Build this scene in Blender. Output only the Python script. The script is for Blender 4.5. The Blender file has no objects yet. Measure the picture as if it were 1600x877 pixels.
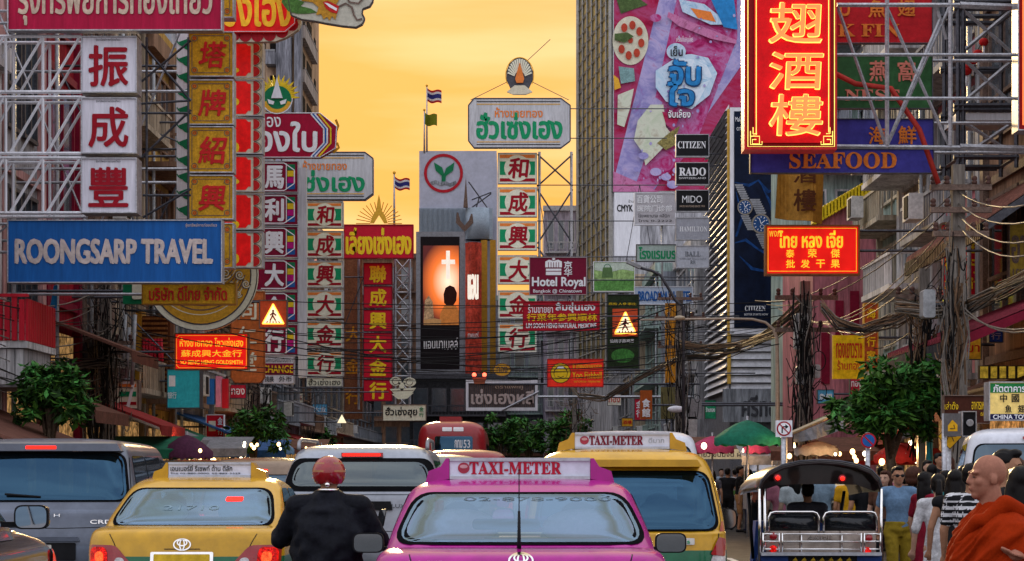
import bpy, bmesh, math, random
from mathutils import Vector, Matrix, noise
from mathutils.bvhtree import BVHTree
random.seed(7)
R = math.radians; PI = math.pi
sc = bpy.context.scene; COL = sc.collection
# ---------------------------------------------------------------- camera, sky, sun, exposure
F, HY, CX, CH = 3200.0, 738.0, 800.0, 1.55          # focal length in photo pixels, horizon row, vanishing column, eye height
cd = bpy.data.cameras.new('camera'); cam = bpy.data.objects.new('camera', cd); COL.objects.link(cam)
cam.location = (0, 0, CH); cam.rotation_euler = (R(90), 0, 0)
cd.sensor_width = 36; cd.lens = F/1600*36; cd.shift_y = (HY-438.5)/1600; cd.clip_end = 5000; cd.clip_start = .1
sc.camera = cam
SUN_EL, SUN_AZ = R(12), R(-4)
w = bpy.data.worlds.new('World'); sc.world = w; w.use_nodes = True
nt = w.node_tree; N = nt.nodes; N.clear(); L = nt.links.new
def nd(t, **k):
    n = N.new(t)
    for a, b in k.items(): setattr(n, a, b)
    return n
out = nd('ShaderNodeOutputWorld'); add = nd('ShaderNodeAddShader')
bgA = nd('ShaderNodeBackground'); bgB = nd('ShaderNodeBackground')
sky = nd('ShaderNodeTexSky', sky_type='NISHITA', sun_disc=False, sun_elevation=SUN_EL, sun_rotation=SUN_AZ, air_density=1.0, dust_density=3.0, ozone_density=1.0)
skm = nd('ShaderNodeMixRGB', blend_type='MULTIPLY'); skm.inputs[0].default_value = 1; skm.inputs[2].default_value = (.09, .055, .03, 1)
L(sky.outputs[0], skm.inputs[1]); L(skm.outputs[0], bgA.inputs[0]); bgA.inputs[1].default_value = .05
tc = nd('ShaderNodeTexCoord'); sep = nd('ShaderNodeSeparateXYZ'); L(tc.outputs['Generated'], sep.inputs[0])
front = nd('ShaderNodeMapRange', interpolation_type='SMOOTHSTEP'); L(sep.outputs[1], front.inputs[0])
front.inputs[1].default_value = -.15; front.inputs[2].default_value = .95
# golden evening sky ahead (by height), blue-white sky overhead and behind
rampF = nd('ShaderNodeValToRGB'); L(sep.outputs[2], rampF.inputs[0])
cr = rampF.color_ramp
for i, (p, c) in enumerate([(0, (.80, .32, .04)), (.10, (.83, .39, .06)), (.2, (.85, .46, .10)), (.45, (1.0, .88, .66)), (.9, (1.5, 1.5, 1.55))]):
    e = cr.elements[i] if i < 2 else cr.elements.new(p)
    e.position = p; e.color = (*c, 1)
rampB = nd('ShaderNodeValToRGB'); L(sep.outputs[2], rampB.inputs[0])
cr = rampB.color_ramp
for i, (p, c) in enumerate([(0, (1.15, 1.06, 1.08)), (.3, (1.42, 1.42, 1.52)), (1, (1.75, 1.80, 2.0))]):
    e = cr.elements[i] if i < 2 else cr.elements.new(p)
    e.position = p; e.color = (*c, 1)
mp = nd('ShaderNodeMapping'); mp.inputs['Scale'].default_value = (1.7, 1.7, 15); L(tc.outputs['Generated'], mp.inputs[0])
nz = nd('ShaderNodeTexNoise'); nz.inputs['Scale'].default_value = 1.7; nz.inputs['Detail'].default_value = 5; L(mp.outputs[0], nz.inputs[0])
cl = nd('ShaderNodeMapRange'); L(nz.outputs[0], cl.inputs[0]); cl.inputs[1].default_value = .40; cl.inputs[2].default_value = .66
cl.inputs[3].default_value = 0; cl.inputs[4].default_value = .95
mxc = nd('ShaderNodeMixRGB'); L(cl.outputs[0], mxc.inputs[0]); L(rampF.outputs[0], mxc.inputs[1]); mxc.inputs[2].default_value = (.96, .72, .34, 1)
mxb = nd('ShaderNodeMixRGB', blend_type='MULTIPLY'); L(cl.outputs[0], mxb.inputs[0]); L(rampB.outputs[0], mxb.inputs[1]); mxb.inputs[2].default_value = (.62, .66, .74, 1)
mix = nd('ShaderNodeMixRGB'); L(front.outputs[0], mix.inputs[0]); L(mxb.outputs[0], mix.inputs[1]); L(mxc.outputs[0], mix.inputs[2])
L(mix.outputs[0], bgB.inputs[0]); bgB.inputs[1].default_value = .80
L(bgA.outputs[0], add.inputs[0]); L(bgB.outputs[0], add.inputs[1]); L(add.outputs[0], out.inputs[0])
sl = bpy.data.lights.new('sun', 'SUN'); sl.energy = 2.0; sl.angle = R(3); sl.color = (1, .70, .34)
sun = bpy.data.objects.new('sun', sl); COL.objects.link(sun)
sd = Vector((math.sin(SUN_AZ)*math.cos(SUN_EL), math.cos(SUN_AZ)*math.cos(SUN_EL), math.sin(SUN_EL)))
sun.rotation_euler = sd.to_track_quat('Z', 'Y').to_euler(); sun.location = (0, 60, 60)
sc.view_settings.view_transform = 'Standard'; sc.view_settings.look = 'None'
sc.view_settings.exposure = 0.25; sc.view_settings.gamma = 1; sc.view_settings.use_curve_mapping = False
sc.render.engine = 'CYCLES'; sc.cycles.max_bounces = 6; sc.cycles.transparent_max_bounces = 12
sc.cycles.use_denoising = True

# ---------------------------------------------------------------- helpers
def X(px, d): return (px-CX)/F*d
def Z(py, d): return CH+(HY-py)/F*d
def P(px, py, d): return Vector((X(px, d), d, Z(py, d)))
MATS = {}
def M(name, col=None, rough=.6, metal=0, emis=0, ecol=None, var=.25, scale=3., bump=0, coat=0, streak=False, spec=.1):
    """procedural principled material, its colour broken up by noise"""
    if name in MATS: return MATS[name]
    m = bpy.data.materials.new(name); m.use_nodes = True; MATS[name] = m
    n = m.node_tree; b = n.nodes['Principled BSDF']; l = n.links.new
    b.inputs['Roughness'].default_value = rough; b.inputs['Metallic'].default_value = metal
    b.inputs['Specular IOR Level'].default_value = spec
    if coat: b.inputs['Coat Weight'].default_value = coat; b.inputs['Coat Roughness'].default_value = .04
    t = n.nodes.new('ShaderNodeTexCoord'); mpn = n.nodes.new('ShaderNodeMapping'); l(t.outputs['Object'], mpn.inputs[0])
    mpn.inputs['Scale'].default_value = (scale, scale, scale*(.18 if streak else 1))
    z = n.nodes.new('ShaderNodeTexNoise'); z.inputs['Detail'].default_value = 6; z.inputs['Roughness'].default_value = .65; z.inputs['Scale'].default_value = 1
    l(mpn.outputs[0], z.inputs[0])
    r = n.nodes.new('ShaderNodeMapRange'); l(z.outputs[0], r.inputs[0]); r.inputs[1].default_value = .3; r.inputs[2].default_value = .72
    r.inputs[3].default_value = 1-var; r.inputs[4].default_value = 1+var*.35
    x = n.nodes.new('ShaderNodeMixRGB'); x.blend_type = 'MULTIPLY'; x.inputs[0].default_value = 1
    x.inputs[1].default_value = (*col, 1); l(r.outputs[0], x.inputs[2])
    z2 = n.nodes.new('ShaderNodeTexNoise'); z2.inputs['Detail'].default_value = 5; z2.inputs['Scale'].default_value = scale*4.3; z2.inputs['Roughness'].default_value = .7
    if streak:
        mp2 = n.nodes.new('ShaderNodeMapping'); mp2.inputs['Scale'].default_value = (1.6, 1.6, .16); l(t.outputs['Object'], mp2.inputs[0]); l(mp2.outputs[0], z2.inputs[0])
    else: l(t.outputs['Object'], z2.inputs[0])
    r2 = n.nodes.new('ShaderNodeMapRange'); l(z2.outputs[0], r2.inputs[0]); r2.inputs[1].default_value = .38; r2.inputs[2].default_value = .64; r2.inputs[3].default_value = 1-var*.8; r2.inputs[4].default_value = 1+var*.2
    x2 = n.nodes.new('ShaderNodeMixRGB'); x2.blend_type = 'MULTIPLY'; x2.inputs[0].default_value = 1; l(x.outputs[0], x2.inputs[1]); l(r2.outputs[0], x2.inputs[2]); x = x2
    l(x.outputs[0], b.inputs['Base Color'])
    if emis:
        if ecol: b.inputs['Emission Color'].default_value = (*ecol, 1)
        else: l(x.outputs[0], b.inputs['Emission Color'])
        b.inputs['Emission Strength'].default_value = emis
    if bump:
        bp = n.nodes.new('ShaderNodeBump'); bp.inputs['Strength'].default_value = bump; bp.inputs['Distance'].default_value = .03
        l(z.outputs[0], bp.inputs['Height']); l(bp.outputs[0], b.inputs['Normal'])
    return m
def MIXM(name, cols, scale=1., rough=.5, dist=1.5):
    """a printed surface whose noise runs through several colours"""
    if name in MATS: return MATS[name]
    m = bpy.data.materials.new(name); m.use_nodes = True; MATS[name] = m
    n = m.node_tree; b = n.nodes['Principled BSDF']; l = n.links.new; b.inputs['Roughness'].default_value = rough; b.inputs['Specular IOR Level'].default_value = .1
    t = n.nodes.new('ShaderNodeTexCoord'); z = n.nodes.new('ShaderNodeTexNoise'); z.inputs['Scale'].default_value = scale; z.inputs['Detail'].default_value = 9; z.inputs['Roughness'].default_value = .68; z.inputs['Distortion'].default_value = dist; l(t.outputs['Object'], z.inputs[0])
    r = n.nodes.new('ShaderNodeValToRGB'); l(z.outputs[0], r.inputs[0]); k = len(cols)
    for i, c in enumerate(cols):
        e = r.color_ramp.elements[i] if i < 2 else r.color_ramp.elements.new(.5); e.color = (*c, 1)
    for i in range(k): r.color_ramp.elements[i].position = .28+.44*i/(k-1)
    l(r.outputs[0], b.inputs['Base Color']); return m
def G(name, tint=(.2, .3, .35), refl=.25, clear=.5, gl=(.62, .82, 1)):
    """car window: a reflecting film over tinted see-through glass"""
    if name in MATS: return MATS[name]
    m = bpy.data.materials.new(name); m.use_nodes = True; MATS[name] = m
    n = m.node_tree; n.nodes.clear(); l = n.links.new
    o = n.nodes.new('ShaderNodeOutputMaterial'); mx = n.nodes.new('ShaderNodeMixShader'); mx2 = n.nodes.new('ShaderNodeMixShader')
    g = n.nodes.new('ShaderNodeBsdfGlossy'); g.inputs['Roughness'].default_value = .03; g.inputs[0].default_value = (*gl, 1)
    t = n.nodes.new('ShaderNodeBsdfTransparent'); t.inputs[0].default_value = (*tint, 1)
    df = n.nodes.new('ShaderNodeBsdfDiffuse'); df.inputs[0].default_value = (.02, .03, .035, 1)
    fr = n.nodes.new('ShaderNodeLayerWeight'); fr.inputs[0].default_value = .25
    ma = n.nodes.new('ShaderNodeMapRange'); l(fr.outputs['Fresnel'], ma.inputs[0]); ma.inputs[3].default_value = refl; ma.inputs[4].default_value = .95
    mx2.inputs[0].default_value = clear; l(df.outputs[0], mx2.inputs[1]); l(t.outputs[0], mx2.inputs[2])
    l(ma.outputs[0], mx.inputs[0]); l(mx2.outputs[0], mx.inputs[1]); l(g.outputs[0], mx.inputs[2]); l(mx.outputs[0], o.inputs[0])
    return m
def thing(name, label, cat, loc=(0, 0, 0), rz=0, group=None):
    o = bpy.data.objects.new(name, None); COL.objects.link(o); o.location = loc; o.rotation_euler = (0, 0, rz)
    o.empty_display_size = .2
    o['label'] = label; o['category'] = cat
    if group: o['group'] = group
    return o
def tag(o, label, cat, group=None):
    o['label'] = label; o['category'] = cat
    if group: o['group'] = group
    return o
def kind(o, k): o['kind'] = k; return o
TXT = {}
def glyphs(s):
    if s not in TXT:
        c = bpy.data.curves.new('t', 'FONT'); c.body = s; c.size = 1; c.resolution_u = 3
        o = bpy.data.objects.new('t', c); COL.objects.link(o)
        bpy.context.view_layer.update()
        me = bpy.data.meshes.new_from_object(o.evaluated_get(bpy.context.evaluated_depsgraph_get()))
        vs = [(v.co.x, v.co.y) for v in me.vertices]; fs = [tuple(p.vertices) for p in me.polygons]
        nz_ = me.polygons[0].normal.z if fs else 1
        if nz_ < 0: fs = [tuple(reversed(f)) for f in fs]
        bpy.data.objects.remove(o); bpy.data.curves.remove(c); bpy.data.meshes.remove(me)
        TXT[s] = (vs, fs)
    return TXT[s]
class MB:
    def __init__(s): s.v = []; s.f = []; s.m = []; s.sm = []; s.mats = []
    def mi(s, mat):
        if mat not in s.mats: s.mats.append(mat)
        return s.mats.index(mat)
    def add(s, vs, fs, mat, smooth=False):
        b = len(s.v); i = s.mi(mat); s.v += [tuple(v) for v in vs]
        for f in fs: s.f.append(tuple(b+k for k in f)); s.m.append(i); s.sm.append(smooth)
        return s
    def box(s, x0, x1, y0, y1, z0, z1, mat):
        vs = [(x, y, z) for z in (z0, z1) for y in (y0, y1) for x in (x0, x1)]
        return s.add(vs, [(0, 2, 3, 1), (4, 5, 7, 6), (0, 1, 5, 4), (2, 6, 7, 3), (0, 4, 6, 2), (1, 3, 7, 5)], mat)
    def bbox(s, x0, x1, y0, y1, z0, z1, b, mat):
        """box with chamfered upright and level edges seen from the front"""
        poly = [(x0+b, z0), (x1-b, z0), (x1, z0+b), (x1, z1-b), (x1-b, z1), (x0+b, z1), (x0, z1-b), (x0, z0+b)]
        return s.prism(poly, y0, y1, mat)
    def prism(s, poly, y0, y1, mat, smooth=False):
        n = len(poly); vs = [(x, y0, z) for x, z in poly]+[(x, y1, z) for x, z in poly]
        fs = [tuple(range(n)), tuple(range(2*n-1, n-1, -1))]+[(i, n+i, n+(i+1) % n, (i+1) % n) for i in range(n)]
        a = sum(poly[i][0]*poly[(i+1) % n][1]-poly[(i+1) % n][0]*poly[i][1] for i in range(n))
        if a < 0: fs = [tuple(reversed(f)) for f in fs]
        return s.add(vs, fs, mat, smooth)
    def zprism(s, poly, z0, z1, mat):
        n = len(poly); vs = [(x, y, z0) for x, y in poly]+[(x, y, z1) for x, y in poly]
        a = sum(poly[i][0]*poly[(i+1) % n][1]-poly[(i+1) % n][0]*poly[i][1] for i in range(n))
        fs = [tuple(range(n-1, -1, -1)), tuple(range(n, 2*n))]+[(i, (i+1) % n, n+(i+1) % n, n+i) for i in range(n)]
        if a < 0: fs = [tuple(reversed(f)) for f in fs]
        return s.add(vs, fs, mat)
    def tube(s, pts, r, mat, n=6, cap=True):
        pts = [Vector(p) for p in pts]; rings = []; b = []
        up = None
        for i, p in enumerate(pts):
            t = (pts[min(i+1, len(pts)-1)]-pts[max(i-1, 0)]).normalized()
            if up is None or abs(up.dot(t)) > .98:
                up = Vector((0, 0, 1)) if abs(t.z) < .9 else Vector((1, 0, 0))
            a = t.cross(up).normalized(); c = a.cross(t).normalized(); up = c
            rr = r[i] if isinstance(r, (list, tuple)) else r
            b += [p+a*(rr*math.cos(2*PI*k/n))+c*(rr*math.sin(2*PI*k/n)) for k in range(n)]
        fs = [(i*n+k, i*n+(k+1) % n, (i+1)*n+(k+1) % n, (i+1)*n+k) for i in range(len(pts)-1) for k in range(n)]
        if cap: fs += [tuple(range(n-1, -1, -1)), tuple(range((len(pts)-1)*n, len(pts)*n))]
        return s.add(b, fs, mat, n > 4)
    def bar(s, a, b, r, mat): return s.tube([a, b], r, mat, 4)
    def lathe(s, prof, c, mat, n=20, axis='z', smooth=True):
        vs = []; c = Vector(c)
        for r_, h in prof:
            for k in range(n):
                a = 2*PI*k/n; u, v = r_*math.cos(a), r_*math.sin(a)
                vs.append(c+(Vector((u, v, h)) if axis == 'z' else Vector((u, h, v)) if axis == 'y' else Vector((h, u, v))))
        m_ = len(prof); fs = [(i*n+k, i*n+(k+1) % n, (i+1)*n+(k+1) % n, (i+1)*n+k) for i in range(m_-1) for k in range(n)]
        fs += [tuple(range(n-1, -1, -1)), tuple(range((m_-1)*n, m_*n))]
        if axis == 'y': fs = [tuple(reversed(f)) for f in fs]
        return s.add(vs, fs, mat, smooth)
    def ball(s, c, r, mat, n=12, m=8):
        r = r if isinstance(r, (tuple, list)) else (r, r, r); c = Vector(c)
        vs = [(c.x+r[0]*math.sin(PI*i/m)*math.cos(2*PI*k/n), c.y+r[1]*math.sin(PI*i/m)*math.sin(2*PI*k/n), c.z-r[2]*math.cos(PI*i/m)) for i in range(m+1) for k in range(n)]
        fs = [(i*n+k, i*n+(k+1) % n, (i+1)*n+(k+1) % n, (i+1)*n+k) for i in range(m) for k in range(n)]
        return s.add(vs, fs, mat, True)
    def disc(s, cx, cz, r, y, mat, n=32, r0=0, rz=None):
        rz = rz or r; k0 = r0/r if r else 0
        o = [(cx+r*math.cos(2*PI*k/n), y, cz+rz*math.sin(2*PI*k/n)) for k in range(n)]
        if r0 <= 0: return s.add(o, [tuple(range(n))], mat)
        i_ = [(cx+r0*math.cos(2*PI*k/n), y, cz+rz*k0*math.sin(2*PI*k/n)) for k in range(n)]
        return s.add(o+i_, [(k, (k+1) % n, n+(k+1) % n, n+k) for k in range(n)], mat)
    def poly(s, pts, y, mat):
        a = sum(pts[i][0]*pts[(i+1) % len(pts)][1]-pts[(i+1) % len(pts)][0]*pts[i][1] for i in range(len(pts)))
        if a < 0: pts = pts[::-1]
        return s.add([(x, y, z) for x, z in pts], [tuple(range(len(pts)))], mat)
    def stroke(s, pts, wd, y, mat):
        """a flat painted line of width wd through points (x, z)"""
        l_, r_ = [], []
        for i, p in enumerate(pts):
            a, b = pts[max(i-1, 0)], pts[min(i+1, len(pts)-1)]
            dx, dz = b[0]-a[0], b[1]-a[1]; q = math.hypot(dx, dz) or 1
            k = wd[i] if isinstance(wd, (list, tuple)) else wd
            l_.append((p[0]-dz/q*k/2, y, p[1]+dx/q*k/2)); r_.append((p[0]+dz/q*k/2, y, p[1]-dx/q*k/2))
        n = len(pts)
        return s.add(l_+r_, [(n+i, n+i+1, i+1, i) for i in range(n-1)], mat)
    def text(s, st, x0, x1, z0, z1, y, mat, bold=0, skew=0, step=.003):
        vs, fs = glyphs(st)
        if not fs: return s
        xs = [v[0] for v in vs]; ys = [v[1] for v in vs]; a, b, c, d_ = min(xs), max(xs), min(ys), max(ys)
        h = z1-z0; bw = bold*h
        sx = (x1-x0-2*bw)/max(b-a, 1e-6); sz = (z1-z0-2*bw)/max(d_-c, 1e-6)
        offs = [(0, 0)] if not bold else [(0, 0), (-1, -.5), (1, .5), (-.5, 1), (.5, -1)]
        for k, (ox, oz) in enumerate(offs):
            s.add([(x0+bw+(v[0]-a)*sx+ox*bw+skew*((v[1]-c)*sz), y-k*step, z0+bw+(v[1]-c)*sz+oz*bw) for v in vs], fs, mat)
        return s
    def build(s, name, parent=None, loc=None, k=None):
        me = bpy.data.meshes.new(name); me.from_pydata(s.v, [], s.f)
        for m_ in s.mats: me.materials.append(m_)
        me.polygons.foreach_set('material_index', s.m); me.polygons.foreach_set('use_smooth', s.sm); me.update()
        o = bpy.data.objects.new(name, me); COL.objects.link(o)
        if parent: o.parent = parent
        if loc: o.location = loc
        if k: o['kind'] = k
        return o
def copy_tree(o, parent=None):
    c = o.copy(); COL.objects.link(c)
    if parent: c.parent = parent
    for ch in list(o.children): copy_tree(ch, c)
    return c
# everyday materials
steel = M('galvanised_steel', (.50, .50, .53), .45, .55, scale=6, var=.4)
dsteel = M('dark_steel', (.10, .10, .115), .5, .5, scale=5, var=.4)
rust = M('rusty_steel', (.22, .15, .12), .7, .2, scale=7, var=.5)
black = M('black_plastic', (.012, .012, .014), .45)
rubber = M('rubber', (.015, .015, .016), .8)
chrome = M('chrome', (.82, .80, .78), .12, 1, var=.1)
white = M('white_paint', (.78, .78, .82), .5, var=.18, streak=True, scale=4)
cream = M('cream_paint', (.72, .66, .50), .55, var=.2)
redp = M('red_paint', (.50, .015, .03), .45, var=.25, streak=True)
maroon = M('maroon_paint', (.22, .008, .03), .5, var=.25)
gold = M('gold_paint', (.75, .40, .04), .38, .3, var=.25, scale=8)
yellowp = M('yellow_paint', (.85, .60, .02), .45, var=.2)
greenp = M('green_paint', (.01, .20, .08), .45, var=.2)
bluep = M('blue_paint', (.02, .12, .40), .45, var=.2)
# ---------------------------------------------------------------- setting: ground, road, kerbs
asphalt = M('asphalt', (.060, .054, .052), .75, var=.5, scale=1.2, bump=.25)
pave = M('footpath_paving', (.26, .20, .17), .8, var=.4, scale=2.2, bump=.2)
soil = M('city_ground', (.16, .14, .13), .9, var=.3, scale=.3)
kerbm = M('kerb_concrete', (.34, .31, .29), .8, var=.4)
paintw = M('road_paint', (.62, .60, .56), .7, var=.45, scale=4)
b = MB(); b.add([(-900, -200, -.02), (900, -200, -.02), (900, 2600, -.02), (-900, 2600, -.02)], [(0, 1, 2, 3)], soil); b.build('ground', k='structure')
b = MB(); b.add([(-7.6, -20, -.004), (7.9, -20, -.004), (7.9, 110, -.004), (2.5, 195, -.004), (-11, 215, -.004), (-11.5, 120, -.004), (-7.6, 100, -.004)], [tuple(range(7))], asphalt); b.build('road', k='structure')
for nm, poly in (('footpath_left', [(-7.8, -20), (-7.8, 100), (-11.5, 120), (-11, 215), (-16, 215), (-16, -20)]), ('footpath_right', [(8.1, -20), (16, -20), (16, 195), (2.7, 195), (8.1, 110)])):
    b = MB(); b.zprism(poly, -.01, .14, pave); b.build(nm, k='structure')
b = MB(); b.box(-7.8, -7.55, -20, 100, -.01, .15, kerbm); b.build('kerb_left', k='structure')
b = MB(); b.box(7.85, 8.1, -20, 110, -.01, .15, kerbm); b.build('kerb_right', k='structure')
b = MB()
for lx_ in (-3.6, .1, 3.9):
    for y in range(4, 110, 6): b.add([(lx_-.06, y, 0), (lx_+.06, y, 0), (lx_+.06, y+3, 0), (lx_-.06, y+3, 0)], [(0, 1, 2, 3)], paintw)
b.build('lane_markings', k='structure')

# ---------------------------------------------------------------- buildings
pane = M('window_pane', (.05, .07, .09), .08, var=.3, scale=.8, spec=1)
shutter = M('steel_shutter', (.30, .31, .33), .5, .4, var=.3)
dark_in = M('dark_interior', (.02, .016, .014), .9, var=.5)
lit_in = M('lit_shop_interior', (.9, .50, .18), .8, emis=.45, var=.95, scale=1.6)
acm = M('aircon_white', (.62, .62, .60), .5, var=.3)
pvc = M('pvc_pipe', (.40, .42, .44), .4, var=.3)
roofm = M('roof_sheet', (.20, .14, .12), .7, var=.4, scale=6)
grime = M('grimy_concrete', (.24, .21, .20), .85, var=.6, scale=1.5, streak=True)
def wallm(n, c): return M('wall_'+n, tuple(q*.95 for q in c), .8, var=.6, scale=1.3, streak=True, bump=.15)
canvas = {c: M('awning_'+c, v, .8, var=.35) for c, v in dict(red=(.32, .03, .03), green=(.02, .16, .09), grey=(.3, .3, .32), brown=(.16, .07, .05), blue=(.04, .12, .3)).items()}
def shophouse(label, side, d0, d1, h, wall, trim, xf=10.5, group=None, floors=4, balcony=.9, nwin=2, awning='brown', rail=None, deep=9, lit=True, ac=True, z0=0.14, frame=None, name='shophouse'):
    s = side; t = thing(name, label, 'shophouse', (s*xf, (d0+d1)/2, z0), 0, group)
    fr = frame or trim; Ln = d1-d0; y0, y1 = -Ln/2, Ln/2; fh = h/floors; rl = rail or trim
    def bx(m, a, b_, ya, yb, za, zb, mt):          # a: distance out from facade towards street (+), b_ likewise
        xa, xb = sorted((-s*a, -s*b_)); m.box(xa, xb, ya, yb, za, zb, mt)
    m = MB(); bx(m, 0, -deep, y0+.01, y1-.01, 0, h, wall)
    for f in range(1, floors): bx(m, .10, .003, y0+.02, y1-.02, f*fh-.12, f*fh+.06, trim)
    for yy in (y0, y1-.35): bx(m, .14, .004, yy+.02, yy+.33, 0, h, trim)
    m.build('wall', t)
    m = MB(); bx(m, .35, -deep-.2, y0+.015, y1-.015, h+.003, h+.5, trim); bx(m, .2, .05, y0+.02, y1-.02, h+.503, h+.9, wall); m.build('parapet', t)
    for f in range(floors):
        zb = f*fh
        if f == 0:
            m = MB(); bx(m, .02, .004, y0+.5, y1-.5, 0, fh-.7, lit_in if lit else dark_in); m.build('shopfront', t)
            if awning:
                m = MB(); za = fh-.45
                xs = [0, -s*2.0]; vs = []
                for yy in (y0+.15, y1-.15): vs += [(-s*.05, yy, za), (-s*2.0, yy, za-.75), (-s*2.0, yy, za-1.0), (-s*1.95, yy, za-.80), (-s*.05, yy, za-.06)]
                m.add(vs, [(0, 1, 6, 5), (1, 2, 7, 6), (2, 3, 8, 7), (3, 4, 9, 8), (0, 4, 3, 2, 1), (5, 6, 7, 8, 9)], canvas[awning]); m.build('awning', t)
            continue
        wdt = (Ln-1.0)/nwin
        for k in range(nwin):
            ya = y0+.5+k*wdt+.12; yb = ya+wdt-.24
            m = MB()
            for q in ((ya, ya+.08), (yb-.08, yb), ((ya+yb)/2-.04, (ya+yb)/2+.04)): bx(m, .09, .006, q[0], q[1], zb+.9, zb+fh-.45, fr)
            for q in (zb+.82, zb+fh-.45, zb+1.7): bx(m, .10, .007, ya-.02, yb+.02, q, q+.08, fr)
            wn = m.build('window', t)
            m = MB(); bx(m, .03, .005, ya+.09, yb-.09, zb+.91, zb+fh-.46, pane); m.build('pane', wn)
        if balcony and f < floors:
            m = MB(); bx(m, balcony, .015, y0+.1, y1-.1, zb-.02, zb+.12, trim)
            for i in range(int(Ln/.28)):
                yy = y0+.15+i*.28
                if yy < y1-.15: bx(m, balcony-.03, balcony-.07, yy, yy+.05, zb+.123, zb+.85, rl)
            for i in range(3): bx(m, .25+i*.25, .29+i*.25, y0+.12, y0+.16, zb+.123, zb+.85, rl)
            bx(m, balcony-.01, balcony-.09, y0+.1, y1-.1, zb+.853, zb+.93, rl); bx(m, balcony-.09, .02, y0+.1, y0+.17, zb+.853, zb+.93, rl)
            m.build('balcony', t)
        if ac and (f+int(d0)) % 2:
            m = MB(); ya = y0+.3+(f*.7) % max(Ln-1.4, .5); bx(m, balcony+.45, balcony+.12, ya, ya+.8, zb+.25, zb+.85, acm)
            bx(m, balcony+.47, balcony+.452, ya+.1, ya+.55, zb+.3, zb+.8, dark_in); m.build('air_conditioner', t)
    m = MB(); m.tube([(-s*.28, y0+.3, 0), (-s*.28, y0+.3, h-.3)], .05, pvc); m.build('drain_pipe', t)
    return t
W_ = wallm
pinkw = W_('faded_pink', (0.66, 0.36, 0.34)); redw = W_('deep_red', (0.42, 0.012, 0.03)); salmon = W_('salmon', (0.62, 0.32, 0.2)); tan = W_('tan', (0.55, 0.44, 0.32))
greyw = W_('grey', (0.46, 0.46, 0.48)); creamw = W_('cream', (0.68, 0.61, 0.48)); slate = W_('slate', (0.34, 0.37, 0.42)); brown = W_('brown', (0.34, 0.2, 0.13)); teal = W_('teal', (.05, .30, .33))
whitew = W_('white', (0.76, 0.75, 0.75)); rose = W_('rose', (0.7, 0.24, 0.28)); lilac = W_('lilac', (0.5, 0.46, 0.58)); ochre = W_('ochre', (0.6, 0.36, 0.09)); sea = W_('sea_green', (0.44, 0.58, 0.53))
gL, gR, gF = 'shophouses along the left side', 'shophouses along the right side', 'shophouses at the far end of the road'
shophouse('faded pink shophouse with a dark red slatted balcony at the left edge', -1, 35, 41.6, 9.5, pinkw, whitew, group=gL, balcony=0, floors=3, awning='brown')
h1 = [o for o in COL.objects if o.name == 'shophouse'][0]
m = MB(); c0 = h1.location
def hb(xa, xb, ya, yb, za, zb, mt): m.box(xa-c0.x, xb-c0.x, ya-c0.y, yb-c0.y, za-c0.z, zb-c0.z, mt)
hb(-13, -9.35, 39.5, 42.0, 3.95, 4.08, whitew)
for k in range(24): hb(-9.5-k*.14, -9.4-k*.14, 39.45, 39.52, 4.09, 4.88+.06*math.sin(k*2.1), redp)
for k in range(16): hb(-9.40, -9.34, 39.55+k*.15, 39.65+k*.15, 4.09, 4.9, redp)
hb(-13, -9.33, 39.43, 39.56, 4.93, 4.99, redp)
for k in range(20): hb(-9.6-k*.16, -9.46-k*.16, 39.60, 39.64, 3.25, 3.93, whitew)
hb(-13, -9.45, 39.66, 41.9, 3.2, 3.94, greyw); m.build('balcony', h1)
shophouse('pale pink and white shophouse behind the steel truss of white sign boxes', -1, 41.7, 45.6, 15.5, greyw, pinkw, group=gL, floors=4, balcony=0, frame=dsteel, ac=False, awning='brown')
shophouse('deep red shophouse wall behind the white sign boxes', -1, 45.7, 49.4, 16, redw, maroon, group=gL, floors=3, balcony=0, nwin=1, ac=False, awning='brown')
shophouse('salmon orange shophouse with cream trim beyond the deep red one', -1, 49.5, 53.4, 15, salmon, rust, group=gL, floors=4, balcony=.4, awning='red')
shophouse('grey shophouse with tan trim behind the left cable tangle', -1, 53.5, 58, 14, greyw, tan, group=gL, floors=4, awning='grey')
shophouse('narrow ochre shophouse with brown timber balconies beyond the left cable pole', -1, 58.1, 63, 13.5, ochre, brown, group=gL, balcony=1.2, awning='green')
shophouse('slate grey shophouse above the teal sign box', -1, 63.1, 69, 15, slate, greyw, group=gL, awning='blue')
shophouse('cream shophouse behind the orange vertical sign', -1, 69.1, 76, 14, creamw, tan, group=gL, awning='red')
shophouse('brown shophouse behind the left roadside tree', -1, 76.1, 84, 15, brown, rust, group=gL, awning='green')
shophouse('grey concrete shophouse next to the striped gold shop column', -1, 84.1, 93, 14, greyw, slate, group=gL, awning='brown')
shophouse('lilac grey shophouse behind the striped gold shop column', -1, 93.1, 103, 15, lilac, greyw, xf=10.8, group=gL, awning='red')
shophouse('tan shophouse below the red banner with yellow Thai letters', -1, 103.1, 116, 14.5, tan, brown, xf=11.5, group=gL, awning='grey')
shophouse('slate shophouse beside the red column of yellow characters', -1, 116.1, 130, 15, slate, greyw, xf=12, group=gL, awning='green')
shophouse('brown shophouse beyond the red column of yellow characters', -1, 130.1, 148, 16, brown, tan, xf=12.3, group=gL, awning='red')
shophouse('farthest grey shophouse of the left row', -1, 148.1, 185, 16, greyw, slate, xf=12.6, group=gL, awning='brown', nwin=4)
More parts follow.
